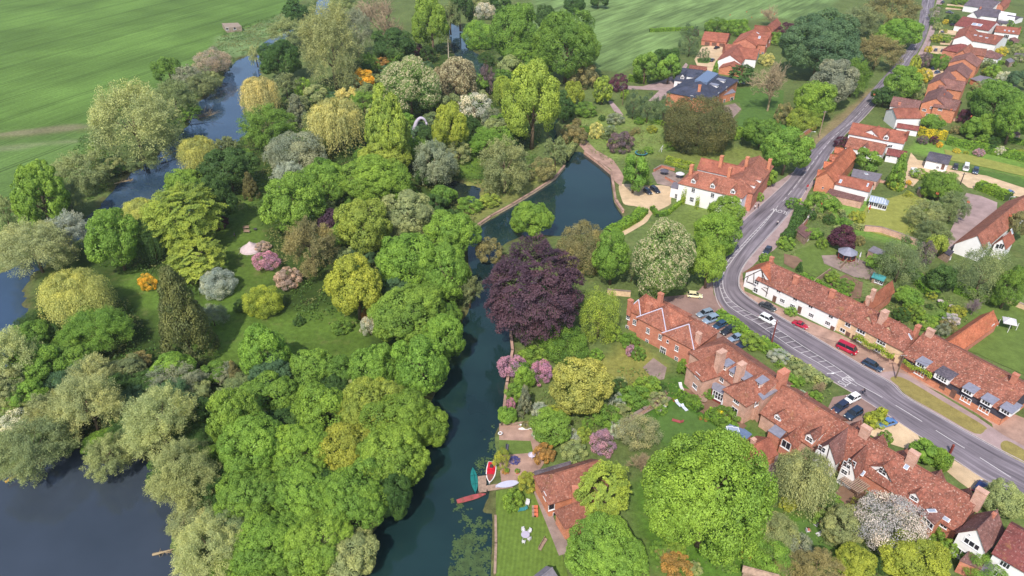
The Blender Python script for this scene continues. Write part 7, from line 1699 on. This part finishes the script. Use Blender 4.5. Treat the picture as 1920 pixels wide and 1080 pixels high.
root = empty('fire_pit', G(479, 432)); tag(root, 'dark fire bowl beside the clearing benches', 'fire pit'); mb = MB(); mb.lathe([(.1, .2), (.5, .5), (.55, .55), (.45, .5), (0, .3)], 12); link('bowl', mb.mesh('bowl', M['black']), root); legs4(root, .25, .25, .3, .03, 'black')
# curved grey sculpture standing among the trees
b_ = G(777, 262); root = empty('sculpture', b_); tag(root, 'tall curved grey long-necked sculpture rising among the trees', 'sculpture'); mb = MB()
pts = smooth_line([(0, 0, 0), (.1, 0, 2.5), (.6, 0, 5.2), (1.5, 0, 7.4), (2.8, 0, 8.7), (4.0, 0, 8.6), (4.8, 0, 7.7), (5.1, 0, 6.9)], 4); n = len(pts)
mb.tube(pts, [.8 * (1 - i / n) ** .8 + .2 for i in range(n)], 10); link('neck', mb.mesh('neck', M['lav'], True), root); mb = MB(); mb.tube([(5.0, 0, 7.2), (5.2, 0, 6.5), (5.5, 0, 5.9)], [.35, .48, .2], 8); link('head', mb.mesh('head', M['lav'], True), root)
# dead wood
def deadwood(px, to, L, label, n=26, z0=.3, name='fallen_tree', colr='bare'):
    p = G(*px); d = G(*to) - p; root = empty(name, p, math.atan2(d.y, d.x)); tag(root, label, 'fallen tree'); mb = MB(); mb.tube([(0, 0, z0), (L * .5, 0, z0 + .5), (L, .3, z0 + .7)], [.28, .18, .06], 6)
    o = link('trunk', mb.mesh('trunk', M['twig']), root); o.color = (*lin(PAL[colr]), 1)
    mb = MB()
    for i in range(n):
        x = L * (.15 + .8 * rng.random()); v = Vector((rng.random() * 1.2 - .1, rng.normal() * .6, .2 + .6 * rng.random())).normalized(); q = Vector((x, 0, z0 + .5 * x / L)); l_ = L * (.12 + .25 * rng.random())
        mb.tube([q, q + v * l_ * .5, q + v * l_ + Vector((0, 0, -.1 * l_))], [.08, .05, .015], 4)
    o = link('branches', mb.mesh('branches', M['twig']), root); o.color = (*lin(PAL[colr]), 1)
deadwood((322,232), (395,220), 17, 'fallen pale tree lying across the blue river pool', 46); deadwood((215,345), (245,342), 6, 'grey dead brushwood at the dark river bend', 30, .1); deadwood((300,300), (335,285), 8, 'broken branch trailing into the river below the large willow', 20)
deadwood((10,905), (45,888), 7, 'tangle of bare roots at the lake edge', 30, .1, colr='bronze'); deadwood((330,1000), (345,985), 4, 'pale broken branch sticking out of the lake corner', 10); deadwood((285,1036), (312,1034), 3.5, 'driftwood floating near the lake corner', 14, -.6)
root = empty('dead_tree', G(841, 108)); tag(root, 'slim dead tree trunk beside the backwater', 'tree'); mb = MB(); mb.tube([(0, 0, 0), (.1, 0, 5), (0, 0, 10)], [.3, .2, .06], 6); o = link('trunk', mb.mesh('trunk', M['twig']), root); o.color = (*lin((190, 176, 156)), 1)
for i in range(9): mb = MB(); a_ = i * 2.4; z_ = 3 + i * .7; mb.tube([(0, 0, z_), (1.5 * math.cos(a_) * (1.2 - i * .08), 1.5 * math.sin(a_) * (1.2 - i * .08), z_ + .3)], [.07, .02], 4); o = link('branch', mb.mesh('branch', M['twig']), root); o.color = (*lin((190, 176, 156)), 1)
# vines on walls
for hp, lab, n, wd, ht, px in (('stone', 'climbing vine along the stone cottage front', 1500, 9.5, .9, (1640, 648)), ('black', 'wisteria along the black cottage eaves', 700, 6.5, .7, (1722, 690)), ('white', 'climbing rose on the white mill house wall', 420, 1.5, 3.6, (1282, 371)), ('white', 'second climber on the white mill house wall', 380, 1.3, 3.0, (1308, 380))):
    p = G(*px, 3.0 if ht < 1 else 2.2); q = G(px[0] + 50, px[1] + (26 if ht < 1 else 12), p.z); d = (q - p).normalized(); nn = Vector((d.y, -d.x, 0)) * (1 if d.x > 0 else -1)
    u = (rng.random(n) - .5) * wd; v = rng.normal(size=n) * ht * .4; P = np.array([tuple(d * a_ + nn * (.1 + .35 * abs(rng.normal())) + Vector((0, 0, b2 + .35 * math.sin(a_ * 1.3)))) for a_, b2 in zip(u, v)])
    root = empty('climbing_plant', (p.x, p.y, p.z)); tag(root, lab, 'climber'); o = leaf_cloud('foliage', P, unit(np.array([tuple(nn)] * n) + rng.normal(size=(n, 3)) * .6), .22 * (.7 + .6 * rng.random(n)), rng.random(n), 'leaf', root); o.color = (*lin(PAL['lime2']), 1)
    mb = MB(); mb.tube([d * (-wd / 2) + nn * .08, nn * .08, d * (wd / 2) + nn * .08], .04, 4); o = link('stem', mb.mesh('stem', M['twig']), root); o.color = (*lin(PAL['bare']), 1)
# ------------------------------------------------------------------ people
M['skin'] = plain('skin', (206, 158, 134), .6, .3, var=.03); M['hair'] = plain('dark_hair', (60, 46, 40), .8, .2); M['trous'] = plain('dark_trousers', (52, 54, 70), .8, .2)
def figure(pose):
    """one continuous skinned body; joints in metres"""
    J = {'pelvis': (0, 0, .95), 'waist': (0, 0, 1.1), 'chest': (0, .02, 1.32), 'neck': (0, 0, 1.47), 'head': (0, -.02, 1.58), 'crown': (0, 0, 1.70)}
    for s_, t_ in ((-1, 'l'), (1, 'r')):
        st = .16 * s_ if pose == 'walk' else 0
        J.update({'hip' + t_: (.1 * s_, 0, .90), 'knee' + t_: (.11 * s_, -.06 - st * .6, .50), 'ankle' + t_: (.11 * s_, .02 - st * 1.2, .09), 'toe' + t_: (.12 * s_, -.16 - st * 1.2, .04), 'sh' + t_: (.19 * s_, .02, 1.40), 'el' + t_: (.25 * s_, .05 + st * .5, 1.13), 'wr' + t_: (.26 * s_, -.06 + st * .9, .90), 'ha' + t_: (.26 * s_, -.09 + st * .9, .83)})
        for k in range(4): J['f%s%d' % (t_, k)] = (.26 * s_ + (k - 1.5) * .018, -.11 + st * .9, .74 + .012 * abs(k - 1.3))
        J['th' + t_] = (.22 * s_, -.13 + st * .9, .79)
    if pose in ('sit', 'lie', 'ride'):
        for s_, t_ in ((-1, 'l'), (1, 'r')):
            if pose == 'lie': J.update({'knee' + t_: (.12 * s_, -.45, 1.02), 'ankle' + t_: (.12 * s_, -.88, .95), 'toe' + t_: (.13 * s_, -.92, 1.1)})
            else: J.update({'knee' + t_: (.13 * s_, -.44, .92 if pose == 'sit' else .62 + .12 * s_), 'ankle' + t_: (.12 * s_, -.46 if pose == 'sit' else -.25, .46 if pose == 'sit' else .2 + .12 * s_), 'toe' + t_: (.13 * s_, -.66 if pose == 'sit' else -.42, .42 if pose == 'sit' else .18 + .12 * s_)})
            y_ = -.55 if pose == 'ride' else -.28
            J.update({'el' + t_: (.25 * s_, -.18, 1.18), 'wr' + t_: (.2 * s_, y_, 1.08), 'ha' + t_: (.2 * s_, y_ - .06, 1.06), 'th' + t_: (.16 * s_, y_ - .1, 1.06)})
            for k in range(4): J['f%s%d' % (t_, k)] = (.2 * s_ + (k - 1.5) * .018, y_ - .15, 1.03 + .01 * k)
        if pose in ('lie', 'ride'):
            a_ = R(35) if pose == 'lie' else R(-28); ks = [k for k in J if k in ('waist', 'chest', 'neck', 'head', 'crown') or (k[:2] in ('sh',)) or (pose == 'lie' and k[:2] in ('el', 'wr', 'ha', 'th') or pose == 'lie' and k[0] == 'f')]
            for k in ks: x, y, z = J[k]; dz = z - .95; J[k] = (x, y * math.cos(a_) + dz * math.sin(a_), .95 + dz * math.cos(a_) - y * math.sin(a_))
    E = [('pelvis', 'waist'), ('waist', 'chest'), ('chest', 'neck'), ('neck', 'head'), ('head', 'crown')]; rad = {'pelvis': .15, 'waist': .13, 'chest': .16, 'neck': .06, 'head': .10, 'crown': .075}
    for t_ in 'lr':
        E += [('pelvis', 'hip' + t_), ('hip' + t_, 'knee' + t_), ('knee' + t_, 'ankle' + t_), ('ankle' + t_, 'toe' + t_), ('chest', 'sh' + t_), ('sh' + t_, 'el' + t_), ('el' + t_, 'wr' + t_), ('wr' + t_, 'ha' + t_), ('ha' + t_, 'th' + t_)] + [('ha' + t_, 'f%s%d' % (t_, k)) for k in range(4)]
        rad.update({'hip' + t_: .10, 'knee' + t_: .065, 'ankle' + t_: .045, 'toe' + t_: .035, 'sh' + t_: .065, 'el' + t_: .045, 'wr' + t_: .03, 'ha' + t_: .036, 'th' + t_: .009}); rad.update({'f%s%d' % (t_, k): .008 for k in range(4)})
    K = list(J); me = bpy.data.meshes.new('body'); me.from_pydata([J[k] for k in K], [(K.index(a), K.index(b)) for a, b in E], []); ob = bpy.data.objects.new('tmp', me); COL.objects.link(ob)
    ob.modifiers.new('s', 'SKIN'); sk = me.skin_vertices[0].data if me.skin_vertices else None
    if sk is None:
        bm = bmesh.new(); bm.from_mesh(me); bm.verts.layers.skin.verify(); bm.to_mesh(me); bm.free(); sk = me.skin_vertices[0].data
    for k, v in zip(K, sk): v.radius = (rad[k], rad[k]); v.use_root = k == 'pelvis'
    ob.modifiers.new('d', 'SUBSURF').levels = 1
    dg = bpy.context.evaluated_depsgraph_get(); out = bpy.data.meshes.new_from_object(ob.evaluated_get(dg)); bpy.data.objects.remove(ob); out.polygons.foreach_set('use_smooth', [True] * len(out.polygons)); return out, J
FIG = {}
def person(px, face, pose, top, label, z=.05, lift=0.0):
    if pose not in FIG: FIG[pose] = figure(pose)
    me, J = FIG[pose]; p = G(*px); d = G(*face) - p; root = empty('person', (p.x, p.y, z + lift)); root.rotation_euler = (0, 0, math.atan2(d.y, d.x) + R(90)); tag(root, label, 'person', 'people in the village')
    b = me.copy(); b.materials.clear(); tm = plain('shirt', top, .8, .2, var=.05)
    for m in (M['skin'], tm, M['trous']): b.materials.append(m)
    nk, pv = Vector(J['neck']), Vector(J['pelvis']); cut_ = {'walk': .93}.get(pose)
    for f in b.polygons:
        c = Vector(f.center); dn = (c - nk).dot((Vector(J['crown']) - pv).normalized())
        legs = min((c - Vector(J[k + t_])).length for k in ('knee', 'ankle') for t_ in 'lr') < .42 and min((c - Vector(J[k])).length for k in ('waist', 'chest')) > .22 or (c - pv).length < .14
        arm = min((c - Vector(J[k + t_])).length for k in ('wr', 'ha') for t_ in 'lr') < .22
        f.material_index = 0 if dn > .02 or arm else (2 if legs else 1)
    link('body', b, root); hd = Vector(J['head']); ax = (Vector(J['crown']) - hd).normalized()
    mb = MB(); mb.lathe([(.118, -.03), (.124, .04), (.10, .11), (.02, .145)], 10); q = ax.to_track_quat('Z', 'Y').to_matrix(); mb.v = [tuple(q @ Vector(v) + hd + Vector((0, .02, .02))) for v in mb.v]; link('hair', mb.mesh('hair', M['hair'], True), root)
    fc = MB()
    for x in (-.036, .036): fc.box((hd.x + x, hd.y - .098, hd.z + .012), (.022, .012, .012))
    fc.box((hd.x, hd.y - .105, hd.z - .055), (.045, .012, .01)); link('face_features', fc.mesh('face_features', M['hair']), root)
    fc = MB(); fc.box((hd.x, hd.y - .112, hd.z - .018), (.022, .03, .035)); link('nose', fc.mesh('nose', M['skin']), root)
    return root
person((1415,393), (1420,385), 'walk', (214, 206, 206), 'pedestrian in pale top, left of the pair on the pavement'); person((1421,391), (1426,384), 'walk', (52, 48, 56), 'pedestrian in dark top, right of the pair on the pavement')
person((441,446), (450,448), 'walk', (60, 62, 84), 'dark clothed figure standing alone by the clearing'); person((1534,984), (1526,990), 'lie', (206, 130, 120), 'person in pink reclining on the upper garden lounger', .05, -.5); person((1514,998), (1524,998), 'sit', (214, 120, 110), 'person in coral top sitting on the lower lawn', .05, -.45); person((1350,772), (1345,778), 'sit', (64, 80, 120), 'person in blue sitting under the small yellow sunshade', .05, -.45)
lounger((1533,984), (1540,979), 'cloth', 'white lounger under the reclining person in pink', 1.9); lounger((1537,1003), (1544,1000), 'cloth', 'empty pale lounger on the lower lawn', 1.7); chair((1513,999), (1524,998), 'cloth', 'white chair under the person in coral'); chair((1351,771), (1345,778), 'wood', 'wooden chair under the person in blue')
def bike(px, face, label, rider, top):
    p = G(*px); d = G(*face) - p; a_ = math.atan2(d.y, d.x); root = empty('bicycle', (p.x, p.y, .045), a_); tag(root, label, 'bicycle')
    for x in (-.52, .52):
        mb = MB(); mb.lathe([(.30, -.02), (.34, 0), (.30, .02), (.28, 0), (.30, -.02)], 18); mb.v = [(v[0] + x, v[2], v[1] + .34) for v in mb.v]; link('wheel', mb.mesh('wheel', M['tyre']), root)
    mb = MB()
    for q in ([(-.52, 0, .34), (-.05, 0, .3), (.38, 0, .8), (-.18, 0, .82), (-.52, 0, .34)], [(-.05, 0, .3), (-.2, 0, .92)], [(.38, 0, .95), (.42, 0, .75), (.52, 0, .34)], [(.38, -.26, 1.0), (.38, 0, .97), (.38, .26, 1.0)]): mb.tube(q, .022, 5)
    link('frame', mb.mesh('frame', M['black']), root); mb = MB(); mb.box((-.22, 0, .96), (.26, .14, .06)); link('saddle', mb.mesh('saddle', M['tyre']), root)
    r_ = person(px, face, 'ride', top, rider, .045, .05); r_.location.x -= .2 * math.cos(a_); r_.location.y -= .2 * math.sin(a_)
bike((1457,422), (1450,430), 'bicycle riding along the pavement side of the bend', 'cyclist in white top near the first road lettering', (224, 220, 222)); bike((1618,740), (1606,733), 'bicycle on the road beside the white hatchback', 'cyclist in dark top beside the white hatchback', (48, 44, 54))
# ------------------------------------------------------------------ air
hz = bpy.data.materials.new('haze'); hz.use_nodes = True; hz.node_tree.nodes.clear()
vo = hz.node_tree.nodes.new('ShaderNodeVolumePrincipled'); ou = hz.node_tree.nodes.new('ShaderNodeOutputMaterial'); hz.node_tree.links.new(vo.outputs[0], ou.inputs['Volume'])
vo.inputs['Density'].default_value = 0.00009; vo.inputs['Color'].default_value = (.92, .95, 1, 1); vo.inputs['Anisotropy'].default_value = .2
mb = MB(); mb.box((0, 3000, 55), (12400, 12400, 116)); o = mb.build('haze', hz); tag(o, kind='stuff')
